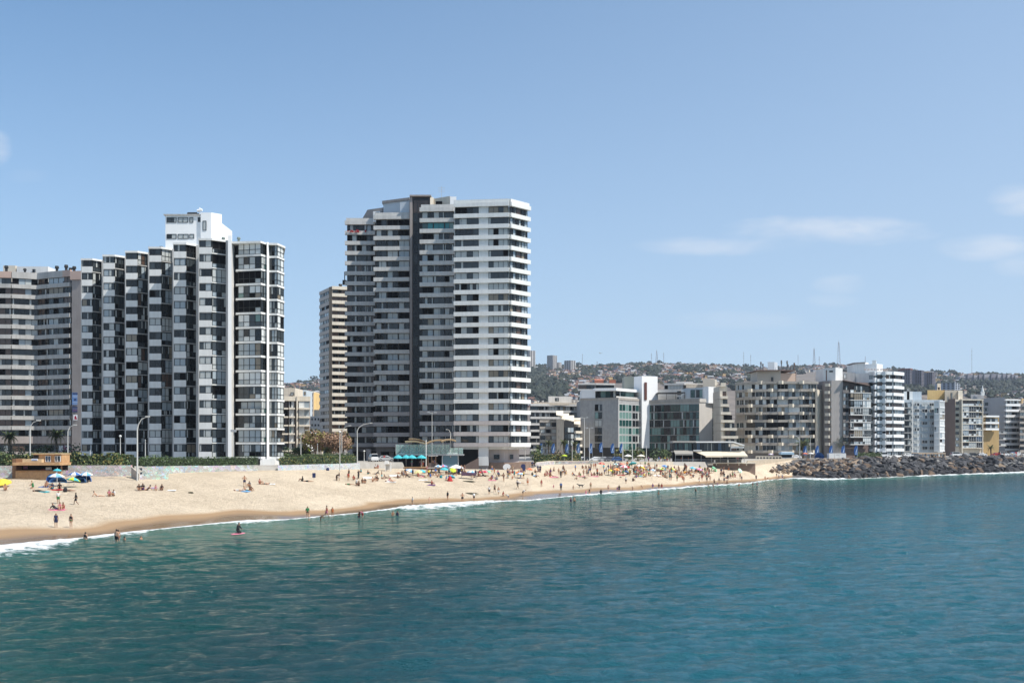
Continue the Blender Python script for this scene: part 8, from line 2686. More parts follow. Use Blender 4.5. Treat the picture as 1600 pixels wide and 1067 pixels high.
 (1068.5, 754, 'stand', [('brief', 'pink')], .2, 1, 'tan', 'dark', 'slim one between crowd and wet sand'),
 (1092.5, 754.5, 'walk', [('shorts', 'white')], .7, 1, 'tan', 'dark', 'below the lilac parasol, walking'),
 (1104.5, 754, 'stand', [('suit', 'black')], .2, 1, 'brown', 'dark', 'leftmost of the scattered bathers near the rocks'),
 (1109.5, 752, 'stand', [('brief', 'navy')], .2, .9, 'fair', 'dark', 'second of the scattered bathers near the rocks'),
 (1116, 757, 'stand', [('shorts', 'black')], .5, 1, 'brown', 'dark', 'third of the scattered bathers near the rocks'),
 (1123.5, 755, 'reach', [('suit', 'black')], .9, 1, 'tan', 'dark', 'fourth of the scattered bathers near the rocks'),
 (1131.5, 755, 'stand', [('suit', 'navy')], -.2, 1, 'tan', 'dark', 'fifth of the scattered bathers near the rocks'),
 (1136, 758.5, 'stand', [('shorts', 'brown')], .3, .95, 'brown', 'dark', 'sixth of the scattered bathers near the rocks'),
 (1137.5, 750.5, 'stand', [('shirt', 'black'), ('shorts', 'black')], .5, 1.05, 'brown', 'dark', 'behind the fifth and sixth scattered bathers'),
 (1121, 760.5, 'stand', [('suit', 'purple')], .3, .75, 'tan', 'dark', 'child on the wet sand near the rocks end'),
 (1103.5, 745, 'sit', [('suit', 'black')], .3, 1, 'tan', 'dark', 'left of the two seated below the green parasol'),
 (1106.5, 745.5, 'sit', [('shorts', 'navy')], .9, 1, 'brown', 'dark', 'right of the two seated below the green parasol'),
 (1126, 745, 'stand', [('shirt', 'brown')], .3, .9, 'tan', 'dark', 'left of two below the terraced retaining wall'),
 (1130, 745, 'stand', [('suit', 'black')], .3, 1, 'tan', 'dark', 'right of two below the terraced retaining wall'),
 (1141, 745, 'sit', [('suit', 'red')], .3, 1, 'tan', 'dark', 'first of the seated row left of the sand mound'),
 (1144.5, 745, 'sit', [('shirt', 'black')], .9, 1, 'tan', 'dark', 'second of the seated row left of the sand mound'),
 (1149, 745.5, 'sit', [('suit', 'pink')], -.3, 1, 'fair', 'brown', 'third of the seated row left of the sand mound'),
 (1156.5, 748, 'stand', [('brief', 'black')], .3, 1, 'tan', 'dark', 'upper of two left of the sand mound'),
 (1159, 751.5, 'stand', [('suit', 'navy')], -.3, .9, 'tan', 'dark', 'lower of two left of the sand mound'),
 (1181.5, 750.5, 'stand', [('shirt', 'brown'), ('shorts', 'navy')], .2, 1, 'tan', 'dark', 'alone below the sand mound'),
 (1195.5, 751, 'stand', [('brief', 'orange')], .4, .9, 'tan', 'dark', 'left of two on the narrow sand by the rocks'),
 (1198.5, 751, 'bend', [('suit', 'red')], .9, .85, 'fair', 'dark', 'right of two on the narrow sand by the rocks'),
 (1213.5, 745.5, 'stand', [('shirt', 'grey')], .2, .8, 'tan', 'dark', 'small one at the start of the rocks'),
 (1217, 748, 'stand', [('shirt', 'white'), ('shorts', 'navy')], .6, .95, 'tan', 'dark', 'left of two at the foot of the rocks'),
 (1222.5, 748.5, 'stand', [('shirt', 'white'), ('shorts', 'purple')], -.3, 1, 'tan', 'dark', 'right of two at the foot of the rocks'),
 (831.5, 731.5, 'stand', [('shirt', 'navy'), ('trousers', 'black')], .2, 1.08, 'tan', 'dark', 'left of the dark pair beside the tower plinth'),
 (834.8, 731.5, 'walk', [('shirt', 'black'), ('trousers', 'navy')], -.3, 1.02, 'tan', 'dark', 'right of the dark pair beside the tower plinth'),
 (840.5, 738, 'walk', [('shirt', 'navy'), ('trousers', 'navy')], .6, 1.1, 'tan', 'grey', 'left of the navy pair, right of the orange parasol'),
 (844.2, 738.5, 'stand', [('shirt', 'navy'), ('trousers', 'navy')], -.3, 1.1, 'tan', 'dark', 'right of the navy pair, right of the orange parasol'),
 (836, 738.5, 'sit', [('shorts', 'brown')], .7, 1, 'tan', 'dark', 'right under the orange parasol'),
 (837.5, 745.5, 'sit', [('suit', 'brown')], 1.6, 1, 'tan', 'brown', 'below the navy pair'),
 (851.5, 744, 'sit', [('suit', 'red')], .4, 1.05, 'tan', 'dark', 'left of the pink trio'),
 (855, 743.5, 'kneel', [('suit', 'pink')], -.4, 1, 'tan', 'dark', 'middle of the pink trio'),
 (858.5, 743, 'sit', [('suit', 'pink')], .7, 1, 'fair', 'dark', 'right of the pink trio'),
 (860.5, 736.5, 'sit', [('shirt', 'beige')], -.9, 1, 'fair', 'brown', 'above the pink trio'),
 (873, 741.5, 'stand', [('brief', 'black')], .4, 1, 'tan', 'dark', 'left of the group around the pale blanket'),
 (876.3, 746.5, 'stand', [('shirt', 'black'), ('trousers', 'black')], 3.1, 1.05, 'brown', 'dark', 'in black at the front of the group around the pale blanket'),
 (879, 741.5, 'stand', [('shirt', 'white')], .4, .9, 'tan', 'dark', 'in white within the group around the pale blanket'),
 (882.5, 739, 'bend', [('shirt', 'brown'), ('shorts', 'beige')], -1.2, 1.05, 'tan', 'dark', 'bending at the right of the group around the pale blanket'),
 (898.5, 743.5, 'lounge', [('shirt', 'navy')], 1.3, 1, 'tan', 'dark', 'left of the separate couple in the middle of the sand'),
 (905, 743, 'sit', [('brief', 'pink')], .4, 1.05, 'tan', 'dark', 'right of the separate couple in the middle of the sand'),
 (910, 732, 'sit', [('shirt', 'black')], .6, 1, 'tan', 'dark', 'first of the row under the promenade wall'),
 (915.5, 732, 'sit', [('suit', 'brown')], .1, 1, 'tan', 'dark', 'second of the row under the promenade wall'),
 (920, 732, 'sit', [('shirt', 'grey')], .7, 1, 'tan', 'dark', 'third of the row under the promenade wall'),
 (923.5, 732, 'stand', [('shirt', 'brown'), ('trousers', 'brown')], .7, .9, 'tan', 'dark', 'standing at the end of the row under the wall'),
 (927.5, 732.5, 'stand', [('brief', 'orange')], .4, 1.02, 'fair', 'brown', 'left of the pair left of the red parasol'),
 (930.5, 732.5, 'stand', [('bikini', 'red'), ('brief', 'orange')], -.4, 1.0, 'fair', 'fair', 'right of the pair left of the red parasol'),
 (950.5, 735.5, 'walk', [('shirt', 'navy'), ('shorts', 'grey')], .9, 1.05, 'tan', 'dark', 'left of the yellow parasol'),
 (917, 743.5, 'stand', [('shorts', 'grey')], .3, .8, 'tan', 'dark', 'leftmost of the row of seven on the middle sand'),
 (924, 743.5, 'sit', [('suit', 'pink')], .9, 1, 'tan', 'dark', 'second of the row of seven on the middle sand'),
 (928.5, 743, 'sit', [('shirt', 'brown')], .2, 1, 'brown', 'dark', 'third of the row of seven on the middle sand'),
 (933.5, 744, 'kneel', [('shirt', 'black')], -.6, 1, 'brown', 'dark', 'fourth of the row of seven on the middle sand'),
 (936.5, 743, 'sit', [('shirt', 'grey')], .6, 1, 'tan', 'dark', 'fifth of the row of seven on the middle sand'),
 (940.5, 743, 'sit', [('suit', 'black')], -.6, 1, 'tan', 'dark', 'rightmost of the row of seven on the middle sand'),
 (990, 740.5, 'stand', [('dress', 'black')], .2, 1.0, 'brown', 'dark', 'in the middle of the packed crowd'),
]
rgp = random.Random(77)
for t in S:
 px, py, pose, wear, rz, h, sk, hr, note = t
 # facing given relative to the camera; lying and lounging figures turn sideways
 person(px, py, pose, wear, rz, h * (1.0 if pose in ('stand', 'walk', 'akimbo', 'reach', 'bend') else 1.12), sk, hr, note, rg=rgp)
# bathers in the water (waterline row, depth of the feet below it)
for px, py, pose, wear, rz, h, d, note in [
 (133.5, 842.5, 'stand', [('bikini', 'black')], 3.0, 1, .85, 'in the foam at the left'),
 (182, 845.5, 'stand', [('shorts', 'black')], 2.8, 1.05, .42, 'knee-deep, in front of the others at the left'),
 (184.5, 845, 'stand', [('brief', 'red')], 3.4, .98, .40, 'right behind the knee-deep one at the left'),
 (194.5, 843.5, 'stand', [('brief', 'navy')], 2.6, 1, 1.25, 'up to the chest, right of the knee-deep pair'),
 (220.5, 841.5, 'stand', [('brief', 'blue')], 1.2, 1, 1.35, 'up to the neck, rightmost at the left foam'),
 (480.5, 809, 'stand', [('shirt', 'green'), ('brief', 'black')], .4, 1.05, .06, 'in ankle-deep foam behind the small child'),
 (483, 813.5, 'stand', [('shorts', 'white')], .8, .68, .08, 'small child in front of the green top'),
 (501, 813.5, 'bend', [('brief', 'red')], 1.4, .75, .15, 'child stooping in the foam left of the pink sarong'),
 (510.5, 808, 'walk', [('bikini', 'red'), ('shorts', 'pink')], -1.2, 1.08, .04, 'beside the tanned one at the foam edge'),
 (519.5, 807.5, 'stand', [('suit', 'orange')], .3, .9, .04, 'right of the pink sarong at the foam edge'),
 (561, 808.5, 'kneel', [('suit', 'black'), ('shorts', 'navy')], .6, 1, .18, 'left of the two huddled in the foam'),
 (566.5, 808.5, 'bend', [('shirt', 'pink'), ('shorts', 'red')], -.9, .95, .22, 'right of the two huddled in the foam'),
 (613.5, 806, 'kneel', [('brief', 'navy')], .6, 1, .35, 'left of two splashing where the long foam begins'),
 (621, 805, 'stand', [('suit', 'navy')], -.4, 1, .95, 'right of two splashing where the long foam begins'),
 (892, 784, 'stand', [('suit', 'navy')], .4, 1, .8, 'left of two in the water below the shining sand'),
 (897.5, 783.5, 'stand', [('shorts', 'black')], .4, 1, .8, 'right of two in the water below the shining sand'),
 (1028.5, 773, 'kneel', [('brief', 'teal')], .9, 1, .3, 'splashing just below the foam line, under the close pair'),
 (1087, 767.5, 'stand', [('suit', 'black')], .3, 1, .9, 'in the foam line, right of the middle'),
 (1106.5, 761.5, 'bend', [('brief', 'white')], .8, .9, .12, 'stooping in the shallows near the rocks'),
 (1115, 762.5, 'bend', [('suit', 'pink')], -.8, .9, .2, 'second stooping one in the shallows near the rocks'),
 (1154.5, 759.5, 'kneel', [('suit', 'orange')], .3, 1, .3, 'alone in the foam below the seated row'),
 (1176, 758.5, 'kneel', [('suit', 'black')], .3, 1, .2, 'left of two sitting in the shallows'),
 (1183, 758.5, 'kneel', [('suit', 'purple')], -.5, 1, .2, 'right of two sitting in the shallows'),
 (1219, 771.5, 'stand', [('wetsuit', 'black')], .3, 1, 1.3, 'far out in open water below the rocks, right of two'),
 (1148, 770.5, 'stand', [('brief', 'navy')], .3, 1, 1.5, 'far out in open water, only the head showing'),
 (1250, 768.5, 'stand', [('wetsuit', 'black')], .3, 1, 1.2, 'out in open water below the boulders'),
]:
 person(px, py, pose, wear, rz, h, None, 'dark', note, depth=d, rg=rgp)
# the packed crowd under the hotel
crowd_cols = ['black', 'black', 'navy', 'brown', 'navy', 'black', 'brown', 'blue', 'red', 'pink', 'white', 'grey', 'brown', 'orange', 'teal', 'purple', 'green', 'yellow', 'beige', 'turquoise']
crowd = MB()
for i in range(330):
 z = rgp.random()
 if z < .55:
  px, py = rgp.gauss(985, 26), rgp.uniform(729, 745)
 elif z < .9:
  px, py = rgp.uniform(1025, 1108), rgp.uniform(734, 747)
 else:
  px, py = rgp.uniform(700, 830), rgp.uniform(736, 744)
 if i > 190:
  px, py = rgp.choice([(rgp.uniform(700, 832), rgp.uniform(735, 749)), (rgp.uniform(832, 950), rgp.uniform(734, 749)), (rgp.gauss(990, 30), rgp.uniform(728, 748)), (rgp.uniform(1040, 1150), rgp.uniform(736, 752)), (rgp.uniform(540, 700), rgp.uniform(737, 752))])
 elif px < 948 and px > 830:
  px = rgp.uniform(955, 1090)
 pose = rgp.choice(['sit', 'sit', 'lounge', 'stand', 'sit', 'kneel', 'lie', 'stand', 'bend', 'walk'])
 wear = rgp.choice([[('suit', 0)], [('shirt', 0), ('shorts', 0)], [('shorts', 0)], [('brief', 0)], [('bikini', 0), ('brief', 0)], [('shirt', 0)]])
 wear = [(g, rgp.choice(crowd_cols)) for g, _ in wear]
 if i >= 82:
  # beyond the three hundred: joined into one crowd
  x, y, z = on_beach(px, py)
  P, a = PARTS[pose], rgp.uniform(0, 6.28)
  for g, mt in [('body', skin_m[rgp.choice(['tan', 'fair', 'brown'])]), ('hair', hair_m['dark'])] + [(g, M('canvas_' + c, CC[c], .8, var=.05, vs=2)) for g, c in wear]:
   crowd.faces([(x + v.co.x * math.cos(a) - v.co.y * math.sin(a), y + v.co.x * math.sin(a) + v.co.y * math.cos(a), z + v.co.z) for v in P[g].vertices], [tuple(f.vertices) for f in P[g].polygons], mt)
  continue
 person(px, py, pose, wear, None, rgp.uniform(.85, 1.05), None, None, '', rg=rgp)
O('crowd', crowd.build('crowd'), kind='stuff', label='packed crowd of bathers below the hotel')
# people strolling on the promenades
for i in range(34):
 z = rgp.random()
 if z < .3:
  px = rgp.uniform(1000, 1052); loc = (*XY(px, 297 + rgp.uniform(0, 5)), 5.9)
 elif z < .5:
  px = rgp.uniform(628, 690); loc = (*XY(px, 236 + rgp.uniform(-2, 2)), ZZ(729.2, 238) + .02)
 elif z < .75:
  px = rgp.uniform(1062, 1160); loc = (*XY(px, 310.2), ZZ(722.6, 308) + .02)
 else:
  px = rgp.uniform(1440, 1600); Yq = float(lin(px, TPX, TY)) + 2.5; loc = (*XY(px, Yq), 6.4)
 person(px, 720, rgp.choice(['stand', 'walk', 'akimbo']), [('shirt', rgp.choice(crowd_cols)), ('shorts', rgp.choice(crowd_cols))], None, 1.0, None, None, '@', loc=loc, rg=rgp)
# umbrellas and beach things
THINGS = []
def zone(px, py):
 if px < 150: return 'near the wooden kiosk'
 if px < 560: return 'on the open left sand'
 if px < 690: return 'in front of the beach bar'
 if px < 830: return 'below the tallest tower'
 if px < 950: return 'on the sand below the promenade wall'
 if px < 1010: return 'in the packed crowd below the hotel'
 if px < 1060: return 'left of the glass pavilion'
 return 'below the glass pavilion'
def parasol(px, py, c1, c2, label, w=2.1, tilt=0.0, tz=0.0, h=2.0, loc=None, flat=.42, name='beach_parasol', n=8, group='beach parasols', pyc=True):
 """py = row of the canopy's middle"""
 if loc is None:
  # foot on the sand below the canopy
  Y = 200.0
  for _ in range(12):
   yb = py + (h - .2) * F / Y
   x, Yn, z = on_beach(px, min(yb, 800))
   Y = Yn
  loc = (x, Y, z)
 root = O(name, None, None, loc, 0, label=label, cat='parasol', group=group)
 m = MB(); m.tube([(0, 0, -.3), (0, 0, h)], .03, frame_w, 6)
 pole = O('pole', m.build('pole'), root)
 ms = [M('canvas_' + c, CC[c] if c in CC else EXTRA[c], .8, var=.05, vs=2) for c in (c1, c2)]
 can = MB()
 r = w / 2
 drop = r * flat
 apex = (0, 0, 0)
 for i in range(n):
  a0, a1 = 2 * PI * i / n, 2 * PI * (i + 1) / n
  am = (a0 + a1) / 2
  mt = ms[i % 2]
  e0, e1 = (r * math.cos(a0), r * math.sin(a0), -drop), (r * math.cos(a1), r * math.sin(a1), -drop)
  h0, h1 = (r * .55 * math.cos(a0), r * .55 * math.sin(a0), -drop * .42), (r * .55 * math.cos(a1), r * .55 * math.sin(a1), -drop * .42)
  em = (r * .95 * math.cos(am), r * .95 * math.sin(am), -drop * .93)
  can.faces([apex, h0, h1, e0, em, e1], [(0, 1, 2), (1, 3, 4), (1, 4, 2), (2, 4, 5)], mt)
  v0, v1, vm = (e0[0], e0[1], e0[2] - .13), (e1[0], e1[1], e1[2] - .13), (em[0], em[1], em[2] - .13)
  can.faces([e0, em, e1, v1, vm, v0], [(0, 1, 4, 5), (1, 2, 3, 4)], mt)
 c = O('canopy', can.build('canopy'), root, (0, 0, h))
 c.rotation_euler = (tilt * math.cos(tz), tilt * math.sin(tz), rgp.uniform(0, .7))
 f = MB(); f.tube([(0, 0, 0), (0, 0, .16)], [.04, .015], frame_w, 6)
 O('finial', f.build('finial'), root, (0, 0, h))
 THINGS.append((px, py, label))
 return root
EXTRA = dict(skyblue=(.18, .40, .68), lime=(.50, .62, .04), salmon=(.70, .26, .18), lilac=(.46, .34, .52), paleyellow=(.72, .64, .30), peach=(.78, .44, .20), cream=(.70, .64, .54), palegreen=(.30, .62, .42))
deckz = ZZ(729.2, 238) + .02
for i, (px, lab) in enumerate([(622, 'leftmost of the turquoise bar parasols on the deck'), (634.5, 'second turquoise bar parasol from the left'), (643.5, 'third turquoise bar parasol, overlapping the second'), (658.5, 'rightmost turquoise bar parasol, next to the white mast')]):
 parasol(px, 715, 'turquoise', 'turquoise', lab, w=2.5, h=2.9, loc=(*XY(px, 235), deckz), flat=.62, name='bar_parasol', group='turquoise parasols of the beach bar')
PL = [
 (3, 750, 'yellow', 'yellow', 'yellow parasol at the left edge, beside the kiosk', 2.6, .3, 0, 1.2),
 (88, 741, 'skyblue', 'white', 'pale blue and white parasol in front of the kiosk counter', 2.3, 0, 0, 2.0),
 (89.5, 734, 'turquoise', 'turquoise', 'small turquoise parasol above the pale blue one by the kiosk', 1.2, 0, 0, 2.5),
 (117, 739, 'blue', 'white', 'blue and white parasol before the bright graffiti, left of two', 1.9, 0, 0, 1.7),
 (135, 739, 'skyblue', 'white', 'sky blue and white parasol before the bright graffiti, right of two', 1.9, .1, 0, 1.7),
 (115.5, 747.5, 'turquoise', 'lime', 'turquoise parasol with lime centre, right of the blue tents', 2.0, .2, 2, 1.5),
 (642, 734, 'skyblue', 'white', 'tilted pale blue and white parasol before the bar deck', 2.1, .35, 1.2, 1.3),
 (653, 736, 'paleyellow', 'paleyellow', 'pale yellow tilted parasol before the bar deck', 1.9, .3, -.6, 1.2),
 (659.5, 735, 'turquoise', 'turquoise', 'turquoise sand parasol left of the timber frame', 1.7, .25, .4, 1.2),
 (684.5, 727.5, 'white', 'skyblue', 'white and blue parasol beside the timber frame, right side', 1.8, 0, 0, 1.9),
 (693, 727, 'skyblue', 'pink', 'blue and pink parasol behind the turquoise one, below the blue glass', 2.0, 0, 0, 1.9),
 (694, 731.5, 'turquoise', 'turquoise', 'turquoise parasol below the blue glass wall', 2.0, .1, 0, 1.8),
 (712.5, 727, 'white', 'white', 'large white canopy right of the blue glass wall', 3.6, 0, 0, 2.0),
 (708.5, 734, 'lime', 'lime', 'lime yellow parasol under the large white canopy', 1.5, .7, 0, 1.2),
 (706, 743.5, 'turquoise', 'skyblue', 'turquoise and blue parasol beside the red cone', 1.7, .35, 2.5, 1.1),
 (738, 736, 'white', 'skyblue', 'white and pale blue flat parasol right of the navy tent', 2.4, .15, 0, 1.2),
 (751, 737, 'black', 'red', 'black and red striped parasol left of the pink one', 1.7, .3, 1.3, 1.2),
 (757.5, 736, 'pink', 'red', 'hot pink parasol right of the black and red one', 1.5, .2, 0, 1.3),
 (763.5, 736.5, 'palegreen', 'palegreen', 'pale mint parasol right of the hot pink one', 1.1, .2, 0, 1.1),
 (828, 732, 'salmon', 'orange', 'orange-red parasol right of the tower plinth', 1.7, .1, 0, 1.6),
 (813, 739, 'skyblue', 'white', 'small blue and white parasol left of the navy board', 1.3, .2, 0, 1.4),
 (808.5, 738, 'orange', 'orange', 'small orange parasol below the tower plinth', 1.0, .2, 0, 1.3),
 (940, 723, 'red', 'salmon', 'red parasol nearest the promenade wall, left part of the crowd', 1.9, .1, 0, 1.9),
 (956.5, 735, 'yellow', 'yellow', 'yellow parasol at the front left of the packed crowd', 1.8, .5, .8, 1.5),
 (964, 732, 'peach', 'orange', 'peach orange parasol beside the yellow one', 2.1, .15, 0, 1.7),
 (972, 724, 'salmon', 'salmon', 'salmon parasol at the back of the packed crowd', 1.9, 0, 0, 1.9),
 (975.5, 727.5, 'pink', 'white', 'pink and white parasol in the middle of the packed crowd', 2.4, .1, 0, 1.7),
 (988.5, 722.5, 'turquoise', 'turquoise', 'turquoise parasol at the back right of the packed crowd', 2.1, .3, 2.8, 1.8),
 (979.5, 729, 'red', 'red', 'dark red parasol behind the pink and white one', 1.6, .2, 0, 1.5),
 (962, 724.5, 'white', 'teal', 'white and teal parasol between red and salmon ones', 1.6, .1, 0, 1.8),
 (1000, 726.5, 'white', 'cream', 'white parasol right of the turquoise one', 2.3, .15, .5, 1.5),
 (1005, 730, 'yellow', 'yellow', 'golden yellow parasol below the white one', 1.8, .5, 1.5, 1.3),
 (999, 735, 'red', 'salmon', 'small red parasol in the right of the packed crowd', 1.4, .3, 1.0, 1.2),
 (979.5, 736.5, 'skyblue', 'blue', 'bright blue parasol in the front middle of the crowd', 1.4, .5, 2.0, 1.1),
 (1020.5, 733.5, 'white', 'skyblue', 'white and blue parasol left of the striped blue one', 1.5, .2, 0, 1.5),
 (1040, 727.5, 'blue', 'skyblue', 'tilted blue striped parasol left of the glass pavilion', 2.1, .3, .6, 1.4),
 (1051, 731.5, 'paleyellow', 'lime', 'pale yellow parasol right of the tilted blue one', 2.0, .25, .9, 1.3),
 (1034, 731, 'cream', 'lime', 'cream parasol below the tilted blue one', 1.8, .2, 0, 1.2),
 (1082.5, 730, 'skyblue', 'turquoise', 'light blue parasol below the pavilion wall', 2.0, .2, .8, 1.3),
 (1093, 732, 'lilac', 'pink', 'lilac and pink parasol right of the light blue one', 2.3, .25, .8, 1.3),
 (1118, 732, 'green', 'palegreen', 'green and pale tilted parasol by the retaining wall', 2.0, .9, .8, 1.1),
 (1071, 737, 'yellow', 'orange', 'small yellow parasol among the right part of the crowd', 1.2, .3, 0, 1.2),
 (1158, 735.5, 'palegreen', 'white', 'folded pale green parasol left of the sand mound', 1.7, 1.1, .8, 1.0),
]
for px, py, c1, c2, lab, w, ti, tz, h in PL:
 parasol(px, py, c1, c2, lab, w, ti, tz, h)
for px, Yq, c1, c2, lab, w in [(1204.5, 356, 'lilac', 'white', 'lilac parasol behind the low white rail of the cove', 2.0), (1258, 368, 'salmon', 'orange', 'orange parasol above the boulders, left of the white one', 2.0),
        (1267, 369, 'white', 'white', 'white parasol above the boulders, left of the blue tent', 2.2), (1001.5, 305, 'cream', 'cream', 'cream cafe parasol under the hotel, right of two', 2.6), (981, 306, 'cream', 'white', 'cream cafe parasol under the hotel, left of two', 2.6),
        (882, 300, 'lime', 'lime', 'lime green parasol in the planting right of the small palms', 1.8)]:
 x, y = XY(px, Yq)
 parasol(px, 712, c1, c2, lab, w, 0, 0, 2.3, loc=(x, y, max(ground(x, y), 5.9)), group='parasols on the promenade')
def slab(name, px, py, w, d, h, rz, col, label, cat, lift=.03):
 x, y, z = on_beach(px, py)
 m = MB()
 n = 5
 vs = []
 for k in (0, 1):
  for j in range(n):
   for i in range(n):
    X, Yy = (i / (n - 1) - .5) * w, (j / (n - 1) - .5) * d
    vs.append((X, Yy, (h if k else 0) + .03 * math.sin(X * 6 + Yy * 4 + px)))
 fs = []
 for j in range(n - 1):
  for i in range(n - 1):
   a = j * n + i
   fs.append((a + 25, a + 26, a + 26 + n, a + 25 + n)); fs.append((a, a + n, a + n + 1, a + 1))
 for i in range(n - 1):
  fs += [(i, i + 1, i + 26, i + 25), (20 + i, 45 + i, 46 + i, 21 + i), (i * n, 25 + i * n, 25 + i * n + n, i * n + n), (i * n + 4, i * n + 9, i * n + 34, i * n + 29)]
 m.faces(vs, fs, M('canvas_' + col, CC.get(col) or EXTRA.get(col), .8, var=.05, vs=2))
 # lie on the slope
 s = (ground(x, y + .5) - ground(x, y - .5))
 o = O(name, m.build(name), None, (x, y, z + lift), 0, label=label, cat=cat)
 o.rotation_euler = (math.atan(s), 0, rz)
 return o
for px, py, w, d, rz, c, lab, nm in [
 (68, 768.5, 1.9, .9, -.5, 'turquoise', 'turquoise towel beside the lying figure, left sand', 'beach_towel'), (71, 761, 1.8, .8, .1, 'blue', 'blue towel in front of the kiosk', 'beach_towel'),
 (84, 765.5, 2.4, 1.1, -.1, 'red', 'dark red towel in front of the kiosk', 'beach_towel'), (88, 797, 2.2, 1.0, .1, 'pink', 'pinkish towel under the trio on the left sand', 'beach_towel'),
 (262, 766.5, 2.4, 1.0, .2, 'white', 'white towel right of the group before the turquoise wall', 'beach_towel'), (235, 762.5, 2.2, .9, .1, 'lilac', 'lilac towel above the group before the turquoise wall', 'beach_towel'),
 (382, 768, 1.8, .9, -.4, 'skyblue', 'sky blue towel below the white column', 'beach_towel'), (373, 766, 2.0, .9, .1, 'white', 'white towel at the left of the group below the white column', 'beach_towel'),
 (422, 756.5, 1.7, .9, .1, 'white', 'white towel right of the pair below the white pillar', 'beach_towel'), (609, 753, 2.6, 1.1, -.1, 'white', 'white towel below the lifeguard stand', 'beach_towel'),
 (657, 744.8, 2.4, 1.0, 0, 'pink', 'pink towel under the red swimsuit, before the bar deck', 'beach_towel'), (672, 757.8, 2.2, .9, -.1, 'purple', 'purple towel below the timber frame', 'beach_towel'),
 (661, 750, 1.9, 1.3, .1, 'white', 'white sheet on the sand below the pink towel', 'beach_towel'), (769, 750.5, 1.7, .9, 0, 'pink', 'pink towel of the lone red swimsuit sitter', 'beach_towel'),
 (862, 745.5, 3.4, 1.6, .1, 'pink', 'large pale pink blanket in the middle of the sand', 'blanket'), (833, 743, 2.2, 1.6, .2, 'skyblue', 'blue and white sheet below the orange-red parasol', 'blanket'),
 (908, 744, 2.0, .9, -.1, 'pink', 'pink towel of the separate couple', 'beach_towel'), (926, 744.5, 3.0, 1.2, 0, 'pink', 'long pink towel under the row of seven', 'beach_towel'),
 (997, 744, 2.2, 1.2, .3, 'turquoise', 'turquoise towel at the front of the crowd', 'beach_towel'), (1024, 743, 2.2, 1.4, .1, 'white', 'white sheet at the front of the crowd', 'beach_towel'),
 (970, 742.5, 2.2, 1.2, .1, 'red', 'red towel at the front of the crowd', 'beach_towel'), (1062, 744.5, 2.4, 1.2, .1, 'salmon', 'salmon towel at the right part of the crowd', 'beach_towel')]:
 slab(nm, px, py, w, d, .05, rz, c, lab, 'towel' if nm == 'beach_towel' else 'blanket')
def tent(px, py, w, h, col, label, dpt=1.4, name='beach_tent'):
 x, y, z = on_beach(px, py)
 mt = M('canvas_' + col, CC.get(col) or EXTRA.get(col), .8, var=.05, vs=2)
 root = O(name, None, None, (x, y, z - .05), rgp.uniform(-.3, .3), label=label, cat='tent')
 m = MB()
 n, k = 8, 5
 vs = []
 for j in range(k + 1):
  t = j / k
  for i in range(n + 1):
   a = PI * i / n
   s = math.cos(t * PI / 2 * .9)
   vs.append((-math.cos(a) * w / 2 * (.35 + .65 * s), -dpt / 2 + dpt * t, math.sin(a) ** .8 * h * s if 0 < i < n else 0))
 m.faces(vs, [(j * (n + 1) + i, j * (n + 1) + i + 1, (j + 1) * (n + 1) + i + 1, (j + 1) * (n + 1) + i) for j in range(k) for i in range(n)], mt)
 O('shell', m.build('shell'), root)
 m = MB(); m.box(-w / 2, w / 2, -dpt / 2, dpt / 2, 0, .04, mt)
 O('ground_sheet', m.build('ground_sheet'), root)
 return root
tent(83, 752.5, 1.6, 1.3, 'blue', 'blue pop-up tent nearest the pale blue parasol by the kiosk')
tent(93, 753, 2.6, .9, 'skyblue', 'low sky blue tent between the blue ones by the kiosk', 1.8)
tent(124.5, 752.5, 1.8, 1.1, 'blue', 'blue tent right of the lime-centred parasol')
tent(137, 752, 1.5, 1.2, 'blue', 'small blue tent, rightmost of the kiosk group')
tent(130, 752.6, 1.6, .8, 'skyblue', 'pale blue tent between the two right-hand blue tents')
tent(718, 740, 1.8, 1.5, 'blue', 'royal blue tent under the edge of the large white canopy')
x, y = XY(1279, 370)
t = tent(1240, 735, 3.6, 2.3, 'blue', 'large blue tent on the wall top left of the white container', 2.4)
t.location = (x, y, 6.1)
def board(name, px, py, w, h, lean, mat, label, cat, rz=0.0, shape='oval'):
 x, y, z = on_beach(px, py)
 m = MB()
 n = 12
 if shape == 'oval':
  pts = [(w / 2 * math.cos(2 * PI * i / n), h / 2 + h / 2 * math.sin(2 * PI * i / n)) for i in range(n)]
 else:
  pts = [(-w / 2, 0), (w / 2, 0), (w / 2, h * .8), (w * .3, h), (-w * .3, h), (-w / 2, h * .8)]
 k = len(pts)
 m.faces([(a, -.04, c) for a, c in pts] + [(a, .04, c) for a, c in pts], [tuple(range(k)), tuple(range(2 * k - 1, k - 1, -1))] + [(i, i + k, (i + 1) % k + k, (i + 1) % k) for i in range(k)], mat)
 o = O(name, m.build(name), None, (x, y, z - .02), 0, label=label, cat=cat)
 o.rotation_euler = (lean, 0, rz)
 return o
cv = lambda c: M('canvas_' + c, CC.get(c) or EXTRA.get(c), .8, var=.05, vs=2)
board('surfboard', 573, 748, 2.2, .75, -.9, cv('white'), 'white board lying tilted right of the huddled group', 'surfboard', -.25)
board('surfboard', 615, 744, 2.6, .8, -1.2, cv('white'), 'white board lying below the lifeguard stand', 'surfboard', -.2)
board('upright_board', 817.5, 737, 1.1, 1.9, -.1, cv('navy'), 'dark navy board standing upright right of the tower plinth', 'board', 0, 'r')
board('upright_board', 66, 747.5, .9, 1.5, -.15, cv('red'), 'red board leaning on the kiosk counter', 'board', .1, 'r')
